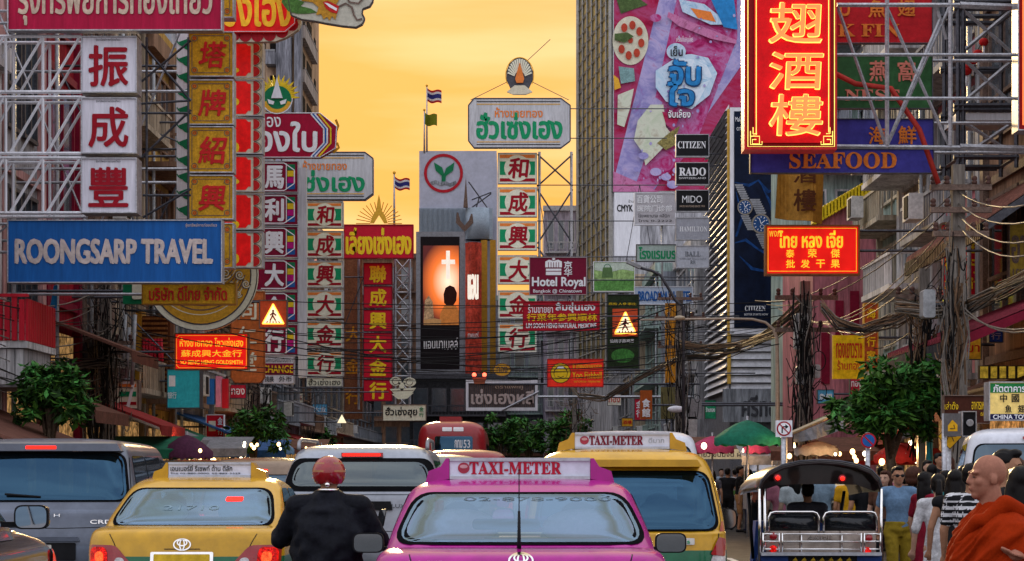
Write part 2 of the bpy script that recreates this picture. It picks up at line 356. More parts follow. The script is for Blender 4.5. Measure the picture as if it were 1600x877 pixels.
# right row
shophouse('brown shophouse with a tiled eave at the right edge', 1, 36, 45.4, 15.5, brown, rust, group=gR, floors=4, balcony=0, awning='brown', nwin=3)
shophouse('pink upper floored shophouse behind the steel scaffold tower', 1, 45.5, 50.8, 17.5, rose, greyw, group=gR, floors=5, awning='red')
shophouse('tan shophouse with white balconies behind the concrete pole', 1, 50.9, 55.2, 15, tan, whitew, group=gR, floors=5, balcony=1.1, awning='grey')
shophouse('cream shophouse with sea green shutters behind the green banner', 1, 55.3, 60, 16.5, sea, creamw, group=gR, awning='green', xf=10.8)
shophouse('grey shophouse behind the tall dark watch poster', 1, 70.1, 79, 20, greyw, slate, xf=12.4, floors=6, group=gR, awning='blue')
shophouse('slate shophouse left of the roadside transformer', 1, 79.1, 94.6, 11.5, slate, greyw, xf=13.4, group=gR, awning='green')
shophouse('grey concrete shophouse below the hotel signs', 1, 106, 118, 13, greyw, whitew, xf=9.6, group=gR, awning='red')
shophouse('blue grey shophouse behind the pedestrian warning panel', 1, 118.1, 130, 13, slate, sea, xf=8.6, group=gR, awning='grey')
shophouse('tan shophouse beside the lattice glass tower', 1, 130.1, 148, 14, tan, greyw, xf=7.8, group=gR, awning='brown')
# pink gable ended house on the right
t = thing('gable_house', 'pink gable ended house with a yellow tiled roof edge behind the lit red Thai sign', 'house', (X(1270, 63), 63, .14))
wd = S_ = (1425-1270)/F*63
m = MB(); z1, z2 = Z(352, 63)-.14, Z(285, 63)-.14
m.prism([(0, 0), (wd+3, 0), (wd+3, z2), (wd*.72, z2), (0, z1)], 0, 7, rose)
m.box(-.02, .02, -.0, .02, 0, 1, rose); m.build('wall', t)
m = MB()
for k in range(22):
    a = k/22*wd*.74; zz = z1+(z2-z1)*k/22
    m.bbox(a-.02, a+wd*.74/22+.01, -.25, .25, zz+.0, zz+.42, .04, yellowp)
m.build('roof_edge', t)
for px0, px1, py0, py1 in ((1305, 1318, 470, 545), (1328, 1342, 455, 530), (1283, 1296, 520, 600)):
    m = MB(); x0, x1 = (px0-1270)/F*63, (px1-1270)/F*63; m.box(x0, x1, -.05, .03, Z(py1, 63)-.14, Z(py0, 63)-.14, maroon); m.build('shutter', t)
m = MB(); m.box((1393-1270)/F*63, (1417-1270)/F*63, -.5, -.02, 0, Z(280, 63)-.14, redp); m.build('red_pilaster', t)
m = MB()
for (xa, ya, xb, yb) in ((1375, 300, 1375, 520), (1432, 300, 1432, 520), (1375, 300, 1432, 300), (1375, 325, 1432, 325), (1375, 420, 1432, 420), (1375, 325, 1432, 420), (1432, 325, 1375, 420)):
    m.bar(((xa-1270)/F*63, -.7, Z(ya, 63)-.14), ((xb-1270)/F*63, -.7, Z(yb, 63)-.14), .05, steel)
m.build('scaffold_frame', t)
# tiled eaves on the right edge house
def eave(label, pts, d0, d1, mat, under, edge):
    t = thing('tiled_eave', label, 'eave', (9.6, (d0+d1)/2, pts[0][1]))
    m = MB(); z0 = pts[0][1]; n = 26
    for k in range(n):
        ya = d0+(d1-d0)*k/n-(d0+d1)/2; yb = ya+(d1-d0)/n*.93
        (xa, za), (xb, zb) = pts[0], pts[1]
        m.add([(xa-9.6, ya, za-z0), (xb-9.6, ya, zb-z0), (xb-9.6, yb, zb-z0), (xa-9.6, yb, za-z0), (xa-9.6, (ya+yb)/2, za-z0+.10), (xb-9.6, (ya+yb)/2, zb-z0+.10)], [(0, 1, 5, 4), (4, 5, 2, 3), (0, 4, 3), (1, 2, 5)], mat)
    m.build('tiles', t)
    m = MB(); (xa, za), (xb, zb) = pts[0], pts[1]
    m.add([(x-9.6, y-(d0+d1)/2, z-z0) for y in (d0, d1) for x, z in ((xa, za-.02), (xb, zb-.02), (xb, zb-.16), (xa, za-.22))], [(0, 1, 2, 3), (7, 6, 5, 4), (3, 2, 6, 7), (0, 3, 7, 4), (0, 4, 5, 1), (1, 5, 6, 2)], under); m.build('soffit', t)
    m = MB()
    for k in range(46):
        ya = d0+(d1-d0)*k/46-(d0+d1)/2; m.box(xa-9.6-.03, xa-9.6+.03, ya, ya+(d1-d0)/46*.6, -.30, -.02, edge)
    m.build('fringe', t)
tile = M('roof_tile', (.22, .085, .06), .7, var=.5, scale=5); tile2 = M('roof_tile_maroon', (.22, .03, .045), .7, var=.4, scale=5)
eave('brown tiled eave above the yellow Thai sign at the right edge', ((8.55, 6.1), (10.5, 7.4)), 37.3, 44.5, tile, dsteel, black)
eave('maroon tiled awning below the yellow Thai sign at the right edge', ((7.9, 3.95), (10.5, 5.0)), 37, 43.2, tile2, maroon, dsteel)
# beige tower, left
t = thing('apartment_tower', 'beige concrete tower with grey balconies behind the dragon head sign', 'tower', (X(404, 150), 150, .1))
def tx(px): return (px-404)/F*150
def tz(py): return Z(py, 150)-.1
beige = W_('beige_tower', (.62, .42, .28)); towg = W_('tower_grey', (.30, .30, .34))
sx_ = tx(461)
m = MB(); m.box(-14, sx_, 0, 18.5, 0, 44, beige); m.box(sx_-1.3, sx_-.2, -.8, -.003, 0, 45, towg); m.box(sx_+.003, sx_+.5, -.6, .6, 0, 45, towg); m.build('wall', t)
for k in range(11):
    zb = 8+k*3.3
    m = MB(); m.box(tx(418), sx_-1.32, -1.3, -.002, zb, zb+.95, towg); m.box(tx(418)-.02, sx_-1.30, -1.34, -1.302, zb+.95, zb+1.05, greyw); m.build('balcony', t)
    m = MB(); m.box(tx(422), tx(440), -.05, .02, zb+.96, zb+2.7, dark_in); m.build('window', t)
    m = MB(); m.box(tx(408), tx(415), -.05, .02, zb+1.3, zb+2.2, dark_in); m.build('window', t)
    m = MB(); m.box(sx_+.003, sx_+.42, 3.0, 13.0, zb-.5, zb+.45, W_('tower_pale', (.52, .46, .44))); m.box(sx_+.41, sx_+.45, 3.0, 13.0, zb+.5, zb+.58, greyw); m.build('balcony', t)
    for y_ in (3.4, 8.4): m = MB(); m.box(sx_-.02, sx_+.05, y_, y_+3.6, zb+.47, zb+2.2, dark_in); m.build('window', t)
    m = MB(); m.box(sx_-.02, sx_+.05, 14.2, 15.6, zb+.6, zb+1.9, dark_in); m.build('window', t)
# lattice glass tower, right
curtain = MIXM('curtain_glass', ((.03, .025, .012), (.14, .10, .03), (.34, .25, .07), (.10, .10, .08)), .5, .25); mull = M('tower_mullion', (.46, .45, .42), .4, .4, var=.3); whitewall = W_('tower_white', (.62, .62, .66))
a0, a1 = Vector((X(958, 150), 150, 0)), Vector((X(906, 166), 166, 0))
t = thing('office_tower', 'tall office tower with a slanting lattice of glass facing the road', 'tower', (a0.x, 150, .1))
m = MB(); back = [(a0.x, 150.0), (a1.x, 166.0), (a1.x+12, 178.0), (a0.x+10.8, 160.0), (a0.x+10.2, 150.0)]
m.zprism([(x-a0.x, y-150) for x, y in back], 0, 46, whitewall); m.build('wall', t)
dr = (a1-a0); ln = dr.length; dr.normalize(); nrm = Vector((-dr.y, dr.x, 0))
if nrm.x > 0: nrm = -nrm
m = MB(); q = [nrm*.06+dr*.2, nrm*.06+dr*(ln-.2)]
m.add([(p.x, p.y, z) for z in (8.5, 45.5) for p in q], [(0, 1, 3, 2)], curtain); cw = m.build('curtain_wall', t)
m = MB()
for k in range(8):
    p = dr*(.1+k*(ln-.2)/7)+nrm*.12; m.bar((p.x, p.y, 8.3), (p.x, p.y, 45.8), .09 if k % 7 else .2, mull)
for k in range(34):
    z = 8.5+k*1.12; pa, pb = dr*.1+nrm*.15, dr*(ln-.1)+nrm*.15; m.bar((pa.x, pa.y, z), (pb.x, pb.y, z), .055, mull)
m.build('lattice', cw)
# louvred building with the watch poster
t = thing('louvred_building', 'white louvred building with grey signboard carrying dark Thai letters', 'building', (X(1140, 95), 95, .14))
def ex(px): return (px-1140)/F*95
def ez(py): return Z(py, 95)-.14
louv = M('louvre_white', (.74, .74, .77), .45, var=.25, scale=1.5); base_g = W_('louvred_base', (.44, .46, .50))
m = MB(); m.box(0, ex(1250), 0, 10.5, 0, ez(168), M('louvre_backing', (.20, .20, .22), .7, var=.4)); m.build('wall', t)
m = MB(); z = ez(608)
while z < ez(170): m.add([(-.02, y, z+dz) for y in (.05, 10.4) for dz in (0, .25)]+[(-.22, y, z-.06) for y in (.05, 10.4)], [(0, 1, 3, 2), (1, 0, 4), (2, 3, 5), (1, 4, 5, 3)], louv); z += .36
m.build('side_louvres', t)
m = MB(); z = ez(608)
while z < ez(520): m.add([(x, yy, z+dz) for x in (.05, ex(1222)) for yy, dz in ((-.02, .25), (-.2, -.06), (-.02, -.06))], [(0, 1, 4, 3), (1, 2, 5, 4), (0, 2, 1), (3, 4, 5)], louv); z += .36
m.build('front_louvres', t)
m = MB(); m.box(-.35, ex(1232), -.38, -.22, ez(660), ez(608), base_g); m.text('ศรีทอง', ex(1157), ex(1226), ez(652), ez(618), -.40, dsteel, .03); m.build('signboard', t)
m = MB(); m.box(ex(1136), ex(1141), -.25, -.002, ez(600), ez(172), M('painted_sunlight', (.75, .45, .08), .6)); m.box(ex(1219), ex(1224), -.25, -.002, ez(600), ez(172), white); m.build('edge_trim', t)  # left edge carries the golden evening light as paint colour, right edge plain white
def front_block(label, px0, px1, py, d, wall, trim, rows, cols, name='shophouse'):
    """a house whose front faces straight down the road towards us"""
    t = thing(name, label, 'house', (X(px0, d), d, .1), 0, gF)
    W = (px1-px0)/F*d; H = Z(py, d)-.1; m = MB(); m.box(0, W, 0, 9, 0, H, wall)
    m.box(-.1, W+.1, -.3, .2, H+.003, H+.45, trim); m.build('wall', t)
    for r_ in range(rows):
        zb = 3.4+r_*(H-3.6)/rows; fh = (H-3.6)/rows
        m = MB(); m.box(.1, W-.1, -.9, -.004, zb-.1, zb+.05, trim)
        for i in range(int(W/.3)): m.box(.12+i*.3, .17+i*.3, -.88, -.84, zb+.053, zb+.8, trim)
        m.box(.1, W-.1, -.9, -.82, zb+.803, zb+.88, trim); m.build('balcony', t)
        for c in range(cols):
            xa = .3+c*(W-.4)/cols; xb = xa+(W-.4)/cols-.3
            m = MB(); m.box(xa, xb, -.06, -.003, zb+.3, zb+fh-.6, trim); wn = m.build('window', t)
            m = MB(); m.box(xa+.08, xb-.08, -.075, -.063, zb+.38, zb+fh-.68, pane); m.build('pane', wn)
    m = MB(); m.box(.2, W-.2, -.03, -.003, 0, 2.7, lit_in); m.build('shopfront', t)
    m = MB(); m.prism([(0, 2.9), (W, 2.9), (W, 3.15), (0, 3.15)], -1.8, -.05, canvas['brown']); m.build('awning', t)
    return t
front_block('pale green grey house rising behind the pink gable', 1255, 1345, 165, 72.5, sea, whitew, 5, 2)
# bank building at the bend
t = thing('bank_building', 'grey clad bank building with a green leaf emblem at the bend of the road', 'building', (X(655, 190), 190, .1))
def kx(px): return (px-655)/F*190
def kz(py): return Z(py, 190)-.1
clad = M('bank_cladding', (.46, .49, .60), .5, var=.15, scale=.6); clad2 = M('bank_corrugated', (.34, .42, .50), .5, var=.2, scale=2)
m = MB(); m.box(0, kx(776), 0, 14, 0, kz(236), clad); m.build('wall', t)
m = MB()
for k in range(40):
    a = kx(655+k*1.95); m.box(a, a+kx(656.1), -.5, -.004, kz(365), kz(326), clad2)
m.build('corrugated_band', t)
m = MB(); m.box(kx(728), kx(770), -2.2, -.51, kz(378), kz(330), clad2); m.lathe([(kx(675), 0), (kx(675), kz(330)-kz(378))], (kx(748), -1.6, kz(378)), clad2, 20); m.build('curved_canopy', t)
m = MB(); cx_, cz_ = kx(693), kz(271); m.disc(cx_, cz_, kx(685.5), -.06, redp, r0=kx(681)); 
m.poly([(cx_+a*kx(656), cz_+c*kx(656)) for a, c in ((-15, 17), (-2, 9), (1, -1), (4, 8), (17, 17), (15, 4), (4, -4), (3, -13), (-3, -13), (-3, -4), (-12, 4))], -.07, greenp)
m.stroke([(cx_+a*kx(656), cz_+c*kx(656)) for a, c in ((-20, -16), (-12, -13), (-5, -17), (3, -15), (10, -18), (20, -14))], kx(660), -.075, slate); m.build('emblem', t)
m = MB(); m.prism([(kx(725), kz(330)), (kx(729), kz(283)), (kx(732), kz(330))], -2.7, -2.3, rust)
m.stroke([(kx(716), kz(338)), (kx(717), kz(352)), (kx(727), kz(363)), (kx(737), kz(352)), (kx(738), kz(340))], [kx(657), kx(663), kx(665), kx(663), kx(657)], -2.7, rust)
for (xa, ya, xb, yb) in ((733, 290, 762, 330), (738, 318, 768, 306), (738, 330, 768, 308), (745, 330, 750, 312)): m.bar((kx(xa), -2.5, kz(ya)), (kx(xb), -2.3, kz(yb)), .06, dsteel)
m.build('finial', t)
m = MB(); amber = M('amber_pillar', (.55, .28, .03), .5)
for a, b_ in ((752, 762), (766, 775)): m.box(kx(a), kx(b_), -2.6, -2.25, 4, kz(380), amber)
m.build('pillar', t)
# wall of houses closing the far end
shophouse('dark blue grey house closing the road behind the red bus', 1, 205, 222, 17, slate, greyw, xf=-4, deep=14, group=gF, balcony=.8, awning='red')
shophouse('brown brick house closing the road left of the red bus', 1, 198, 216, 13, brown, rust, xf=-10.5, deep=6.2, group=gF, awning='brown')
front_block('brown grey house behind the lattice mast left of the film poster', 548, 652, 404, 197, brown, rust, 6, 4)
front_block('dark low house under the orange lit film poster at the bend', 640, 792, 592, 178, M('dark_facade', (.05, .05, .055), .8, var=.6), dsteel, 2, 5)
front_block('blue grey house behind the framed lattice sign at the bend', 776, 850, 470, 186, slate, sea, 4, 3)
front_block('pale blue house with steel balconies behind the median trees', 850, 905, 330, 180, lilac, steel, 6, 3)
b = MB(); b.zprism([(-2.6, 118), (3.0, 118), (3.0, 140), (-2.6, 140)], -.01, .15, kerbm); b.build('traffic_island', k='structure')
# ---------------------------------------------------------------- sign builder (px, py: where a point of the sign stands at distance d)
class Sign:
    def __init__(s, name, label, px0, py0, px1, py1, d, group=None, cat='sign'):
        s.d = d; s.k = d/F; s.ox = (px0+px1)/2; s.oy = py1; s.r = (px0, py0, px1, py1)
        s.t = thing(name, label, cat, (X(s.ox, d), d, Z(py1, d)), 0, group)
    def x(s, px): return (px-s.ox)*s.k
    def z(s, py): return (s.oy-py)*s.k
    def poly(s, pts): return [(s.x(a), s.z(b)) for a, b in pts]
    def panel(s, r=None, mat=white, fr=None, fw=1.5, dep=.25, y=0, name='panel', parent=None, pts=None):
        m = MB()
        if pts: m.prism(s.poly(pts), y, y+dep, mat)
        else: m.box(s.x(r[0]), s.x(r[2]), y, y+dep, s.z(r[3]), s.z(r[1]), mat)
        o = m.build(name, parent or s.t)
        if fr:
            m = MB(); f = fw*s.k
            if pts:
                q = s.poly(pts); n = len(q)
                for i in range(n): m.bar((q[i][0], y-.01, q[i][1]), (q[(i+1) % n][0], y-.01, q[(i+1) % n][1]), f*.6, fr)
            else:
                x0, x1, z0, z1 = s.x(r[0]), s.x(r[2]), s.z(r[3]), s.z(r[1])
                m.box(x0-.003, x1+.003, y-.035, y+dep+.01, z1-f, z1+.004, fr); m.box(x0-.003, x1+.003, y-.036, y+dep+.01, z0-.004, z0+f, fr)
                m.box(x0-.004, x0+f, y-.034, y+dep+.009, z0+f, z1-f, fr); m.box(x1-f, x1+.004, y-.034, y+dep+.009, z0+f, z1-f, fr)
            m.build('frame', o)
        return o
    def text(s, parts, parent=None, y=-.012, name='lettering'):
        for p in parts:
            st, x0, y0, x1, y1, mat, bold = p[:7]; sk = p[7] if len(p) > 7 else 0; m = MB()
            m.text(st, s.x(x0), s.x(x1), s.z(y1), s.z(y0), y, mat, bold, sk); m.build(name, parent or s.t)
    def arms(s, side, xf=None, rows=(.15, .85), mat=None, r=.03, brace=True):
        """steel arms that carry the sign off the facade"""
        mat = mat or (steel if s.d < 43 else dsteel); x0, y0, x1, y1 = s.r; H = s.z(y0); X0 = (x0-CX)*s.k if side < 0 else (x1-CX)*s.k
        xf = xf if xf is not None else side*10.45; ox = (s.ox-CX)*s.k; m = MB(); xa, xb = X0-ox, xf-ox; n = 0
        for q in rows: m = MB(); m.bar((xa, .14, q*H), (xb, .14, q*H), r, mat); m.build('support_arm', s.t)
        if brace:
            m = MB()
            n = max(1, int(abs(xb-xa)/1.4)); za, zb = rows[0]*H, rows[-1]*H
            for i in range(n):
                u, v = xa+(xb-xa)*i/n, xa+(xb-xa)*(i+1)/n
                m.bar((u, .15, za if i % 2 else zb), (v, .15, zb if i % 2 else za), r*.7, mat)
            m.build('brace', s.t)
    def border(s, r, mat, wpx=.8, y=-.008, name='border', parent=None, cut=0):
        x0, y0, x1, y1 = r; c = cut
        pts = [(x0+c, y0), (x1-c, y0), (x1, y0+c), (x1, y1-c), (x1-c, y1), (x0+c, y1), (x0, y1-c), (x0, y0+c)] if c else [(x0, y0), (x1, y0), (x1, y1), (x0, y1)]
        q = s.poly(pts); m = MB(); f = wpx*s.k
        for i in range(len(q)):
            a, b_ = q[i], q[(i+1) % len(q)]; dx, dz = b_[0]-a[0], b_[1]-a[1]; l_ = math.hypot(dx, dz); e = f*.5 if not c else 0
            m.stroke([(a[0]-dx/l_*e, a[1]-dz/l_*e), (b_[0]+dx/l_*e, b_[1]+dz/l_*e)], f, y-.001*i, mat)
        return m.build(name, parent or s.t)
    def glyph_strokes(s, strokes, mat, wpx, y, parent, name):
        m = MB()
        for i, q in enumerate(strokes): m.stroke(s.poly(q), wpx*s.k, y-.001*i, mat)
        return m.build(name, parent)
def arc(cx, cy, r, a0, a1, n=14, ry=None): return [(cx+r*math.cos(R(a0+(a1-a0)*i/n)), cy+(ry or r)*math.sin(R(a0+(a1-a0)*i/n))) for i in range(n+1)]
def rrect(x0, y0, x1, y1, c, n=4):
    p = []
    for cx, cy, a in ((x1-c, y0+c, -90), (x1-c, y1-c, 0), (x0+c, y1-c, 90), (x0+c, y0+c, 180)): p += arc(cx, cy, c, a, a+90, n)
    return p
dred = M('dark_red_letter', (.36, .008, .02), .5, var=.2); wlet = M('white_letter', (.86, .86, .88), .5, var=.1); klet = M('black_letter', (.02, .02, .022), .5)
ylet = M('yellow_letter', (.95, .62, .02), .45, var=.15); glet = M('green_letter', (.01, .30, .12), .45, var=.2); rlet = M('red_letter', (.60, .02, .02), .5, var=.2)
tanlet = M('tan_letter', (.62, .47, .36), .4, .3, var=.3); orlet = M('orange_letter', (.85, .24, .05), .5, var=.2)
lav = M('sign_lavender_white', (.78, .76, .84), .5, var=.2, streak=True, scale=2); sblue = M('sign_blue', (.012, .105, .36), .5, var=.25, streak=True, scale=1.5)
sred = M('sign_red', (.46, .010, .055), .5, var=.25, streak=True, scale=1.5); bronze = M('sign_gold_brown', (.70, .36, .02), .5, 0, var=.4, scale=5)
lit_red = M('lit_red_acrylic', (.85, .012, .008), .35, emis=.55, var=.2, scale=1); lit_red2 = M('lit_red_acrylic_deep', (.75, .01, .01), .35, emis=.25, var=.3, scale=1)
lit_y = M('lit_yellow_letter', (1, .70, .04), .4, emis=.45, var=.1); lit_w = M('lit_white_letter', (1, .93, .80), .4, emis=.5, var=.1)
greysign = M('sign_grey', (.58, .58, .60), .5, var=.25, streak=True, scale=2); creamlit = M('cream_acrylic', (.80, .78, .60), .4, var=.15)
orange_s = M('sign_orange', (.62, .17, .045), .5, var=.3)
# L1 red banner at the top
s = Sign('banner_sign', 'crimson board with large tan Thai letters high above the blue travel board', 12, -45, 347, 48, 40)
s.panel(s.r, sred, steel, 1.5); s.text([('รุ่งทรัพย์การท่องเที่ยว', 28, -38, 332, 40, tanlet, .014)]); s.arms(-1)
# L2 three white boxes + truss
s = Sign('column_sign', 'three white boxes with maroon Chinese characters carried by a white lattice truss', 127, 55, 214, 334, 40.2)
for ch, y0, y1 in (('振', 57, 145), ('成', 153, 240), ('豐', 247, 333)):
    p = s.panel((127, y0, 214, y1), lav, steel, 1.5, .5); s.text([(ch, 138, y0+14, 201, y1-9, dred, .02), ('รุ่งทรัพย์การท่องเที่ยว', 150, y0+3, 188, y0+8, klet, 0)], p)
m = MB()
for y0, y1 in ((57, 144), (152, 240), (247, 333)):
    for yy in (0, .6):
        m.bar((s.x(-30), yy, s.z(y0)), (s.x(127), yy, s.z(y0)), .034, white); m.bar((s.x(-30), yy, s.z(y1)), (s.x(127), yy, s.z(y1)), .034, white)
        for px in (-52, 9, 67): m.bar((s.x(px), yy, s.z(y0)), (s.x(px), yy, s.z(y1)), .03, white); m.bar((s.x(px+6), yy, s.z(y1)), (s.x(px+58), yy, s.z(y0)), .028, white)
m.build('truss', s.t)
m = MB()
for (a, b_, c, e) in ((214, 60, 292, 150), (214, 120, 292, 55), (214, 240, 292, 165), (214, 170, 292, 170), (216, 300, 292, 300), (216, 335, 292, 290), (222, 50, 222, 340), (288, 50, 288, 340), (214, 155, 292, 150)): m.bar((s.x(a), .5, s.z(b_)), (s.x(c), .5, s.z(e)), .024, dsteel)
m.build('bracing', s.t)
# L3 blue board
s = Sign('board_sign', 'wide blue board with silver capital letters below the white sign boxes', 12, 344, 347, 442, 39.6)
s.panel(s.r, sblue, steel, 1.2, .3); s.text([('ROONGSARP TRAVEL', 23, 373, 333, 413, M('silver_letter', (.56, .47, .44), .4, .2), .045), ('รุ่งทรัพย์การท่องเที่ยว', 290, 349, 339, 356, tanlet, 0)]); s.arms(-1, rows=(.5, .95))
# L4 gold boxes
s = Sign('column_sign', 'bronze gold boxes with red Chinese characters and scrolled corners right of the white boxes', 293, -30, 366, 420, 41.5)
for ch, y0, y1 in ((None, -32, 28), ('塔', 50, 120), ('牌', 125, 195), ('紹', 198, 270), ('興', 274, 343), (None, 349, 419)):
    p = s.panel((294, y0, 365, y1), bronze, steel, 1.3, .35)
    m = MB(); x0, x1, q0, q1 = 300, 359, y0+6, y1-6
    for i, (a, c_) in enumerate((((x0+8, q0), (x1-8, q0)), ((x1, q0+8), (x1, q1-8)), ((x1-8, q1), (x0+8, q1)), ((x0, q1-8), (x0, q0+8)))): m.stroke(s.poly([a, c_]), 1.1*s.k, -.008, rust)
    for cx, cy in ((x0+4, q0+4), (x1-4, q0+4), (x1-4, q1-4), (x0+4, q1-4)):
        m.stroke(s.poly(arc(cx, cy, 4.5, 0, 360, 14)), 1.2*s.k, -.009, rust); m.stroke(s.poly(arc(cx, cy, 2, 0, 360, 10)), 1.2*s.k, -.01, rlet)
    m.build('scroll_border', p)
    if ch: s.text([(ch, 309, y0+15, 351, y1-13, rlet, .025, .12)], p)
m = MB(); m.bar((s.x(330), .3, s.z(-60)), (s.x(330), .3, s.z(425)), .07, steel); m.build('post', s.t); s.arms(-1, rows=(.1, .35, .62, .9))
# white strip with green pattern behind L4
s = Sign('pattern_strip', 'white strip with green leaf pattern behind the bronze gold boxes', 276, 52, 296, 342, 42.6)
s.panel((276, 52, 296, 342), white, None, dep=.1); m = MB()
for k in range(11):
    y = 60+k*26; m.poly(s.poly([(296, y), (279, y+6), (288, y+16), (296, y+20)]), -.01, greenp)
    m.stroke(s.poly(arc(288, y, 12, 160, 60)), 2*s.k, -.012, greenp)
m.build('leaf_pattern', s.t); s.arms(-1, rows=(.2, .8), brace=False)
# L5 red scalloped tower + top sign
s = Sign('column_sign', 'red lit panels with a cream scalloped edge right of the bronze boxes', 366, 66, 411, 420, 47)
for k in range(6):
    y0 = 66+k*59.3; y1 = y0+56; p = s.panel((330, y0, 411, y1), cream, steel, 1, .3)
    m = MB(); m.poly(s.poly([(332, y0+2), (384, y0+2), (388, y0+6), (392, y0+6), (392, y1-8), (388, y1-8), (384, y1-3), (332, y1-3)]), -.012, lit_red2); m.build('red_field', p)
    m = MB()
    for i in range(3):
        cy = y0+9.5+i*18.3; m.poly(s.poly([(396, cy-8)]+arc(396, cy, 10, -80, 80, 8, 8)+[(396, cy+8)]), -.012, rlet); m.stroke(s.poly(arc(396, cy, 12, -85, 85, 10, 9)), 1*s.k, -.014, rust)
    m.build('scallop', p)
    m = MB(); m.poly(s.poly(arc(368, y0+(44, 34, 46, 40, 48, 42)[k], 6, 0, 360, 10, 4+(k % 3)*2)), -.013, ylet); m.build('flame', p)
s.arms(-1, rows=(.1, .5, .9))
s = Sign('board_sign', 'red board with golden Thai letters and scalloped red rim beside the dragon head', 352, -60, 470, 66, 46)
s.panel(pts=[(330, -60), (470, -60), (470, 35), (466, 45), (456, 52), (446, 58), (430, 64), (330, 66)], mat=cream, dep=.2, y=.05)
m = MB()
for px, py in ((365, 54), (383, 55), (402, 55), (421, 54), (440, 49), (456, 38), (460, 22), (460, 4), (460, -14)): m.poly(s.poly(arc(px, py, 10, 0, 360, 14)), .04, redp)
m.build('scallop', s.t)
p = s.panel(pts=[(330, -60), (461, -60), (461, 38), (446, 51), (330, 51)], mat=lit_red2, fr=white, fw=1, dep=.12, y=-.09); s.text([('ฮั่วเซ่งเฮง', 290, -22, 456, 44, M('gold_letter_lit', (.95, .50, .03), .35, emis=.12, var=.2), .022)], p, -.12)
s.arms(-1, rows=(.15, .8))
# dragon head
s = Sign('dragon_sign', 'cut out dragon head sign with green mane and whiskers against the sky', 440, -60, 583, 44, 45.5)
dg = M('dragon_cream', (.58, .56, .46), .5, var=.2); dgold = M('dragon_gold', (.62, .30, .03), .45, var=.4, scale=9); dgreen = M('dragon_green', (.10, .24, .05), .5, var=.5, scale=9)
s.panel(pts=[(440, -60), (583, -60), (583, 2), (578, 10), (567, 14), (566, 22), (570, 30), (566, 38), (556, 43), (535, 41), (510, 37), (490, 33), (472, 31), (455, 24)], mat=dg, fr=M('dragon_outline', (.12, .10, .09), .6), fw=2.2, dep=.18)
m = MB(); m.poly(s.poly([(446, -30), (462, -10), (466, 0), (476, 4), (470, 10), (486, 14), (496, 20), (478, 22), (464, 22), (450, 18), (440, 4)]), -.02, dgreen)
m.poly(s.poly([(466, -55), (500, -40), (520, -20), (532, -14), (530, 0), (524, 10), (528, 18), (524, 32), (519, 26), (515, 33), (511, 27), (506, 31), (502, 23), (494, 24), (498, 12), (488, 4), (472, 2), (466, -10)]), -.03, dgold)
m.poly(s.poly([(505, 4), (512, 2), (530, 10), (527, 22), (518, 20), (509, 14)]), -.04, rlet); m.poly(s.poly([(507, 5), (513, 6), (527, 14), (526, 18), (515, 12)]), -.045, wlet)
m.build('head', s.t)
m = MB()
for q in ([(528, 12), (540, 6), (550, 12), (553, 24), (558, 32), (566, 30)], [(538, -12), (546, 4), (560, 6), (570, -4), (578, -16)], [(520, -30), (540, -34), (560, -50)]): m.stroke(s.poly(q), 3*s.k, -.03, rust)
m.build('whisker', s.t); s.arms(-1, xf=-8, rows=(.9,), brace=False)
# L6 ruby sign with sunburst emblem
s = Sign('gold_shop_sign', 'dark red ribbon cut sign with white Thai letters under a sunburst emblem', 408, 176, 527, 246, 56)
rub = M('ruby_sign', (.40, .006, .04), .45, var=.2); p = s.panel(pts=[(400, 177), (500, 177), (526, 198), (524, 232), (500, 246), (400, 246)], mat=rub, fr=white, fw=1.2, dep=.3)
s.text([('ทอง', 404, 183, 439, 199, wlet, .02), ('ทองใบ', 372, 190, 496, 238, wlet, .03)], p)
m = MB()
for i, (mt, o) in enumerate(((white, 0), (bluep, 3), (white, 6), (dred, 9), (yellowp, 12))):
    m.stroke(s.poly([(486+o, 178), (506+o*.9, 201), (506+o*.9, 224), (486+o, 245)]), 2.6*s.k, -.014-.001*i, mt)
m.build('ribbon_stripes', p); 
m = MB(); m.stroke(s.poly([(524, 186), (528, 196), (524, 206), (519, 212)]), 4*s.k, .1, bronze); m.stroke(s.poly([(520, 238), (529, 230), (526, 222)]), 4*s.k, .1, bronze); m.build('scroll', s.t)
s.arms(-1, rows=(.2, .8))
m = MB(); cx, cy = 433, 152
for k in range(26):
    a = R(180+k*180/25); r1 = 36 if k % 2 else 29; a2 = .055
    m.prism(s.poly([(cx+16*math.cos(a-.05), cy+16*math.sin(a-.05)), (cx+r1*.8*math.cos(a-a2), cy+r1*.8*math.sin(a-a2)), (cx+r1*math.cos(a), cy+r1*math.sin(a)), (cx+r1*.8*math.cos(a+a2), cy+r1*.8*math.sin(a+a2)), (cx+16*math.cos(a+.05), cy+16*math.sin(a+.05))]), .02, .08, yellowp)
m.prism(s.poly(arc(cx, cy+2, 22, 0, 360, 22, 20)), .0, .1, greenp); m.prism(s.poly([(cx-9, cy+2), (cx-4, cy-14), (cx, cy-30), (cx+4, cy-14), (cx+9, cy+2)]), -.06, -.01, white)
m.poly(s.poly([(cx-15, cy+3), (cx-4, cy+7), (cx-6, cy+12), (cx-13, cy+10)]), -.02, wlet); m.poly(s.poly([(cx+15, cy+3), (cx+4, cy+7), (cx+6, cy+12), (cx+13, cy+10)]), -.02, wlet)
m.stroke(s.poly(arc(cx, cy+2, 20, 15, 165)), 6*s.k, -.03, gold); m.stroke(s.poly(arc(cx, cy+2, 24, 0, 180)), 1.5*s.k, -.031, white); m.build('sunburst_emblem', s.t)
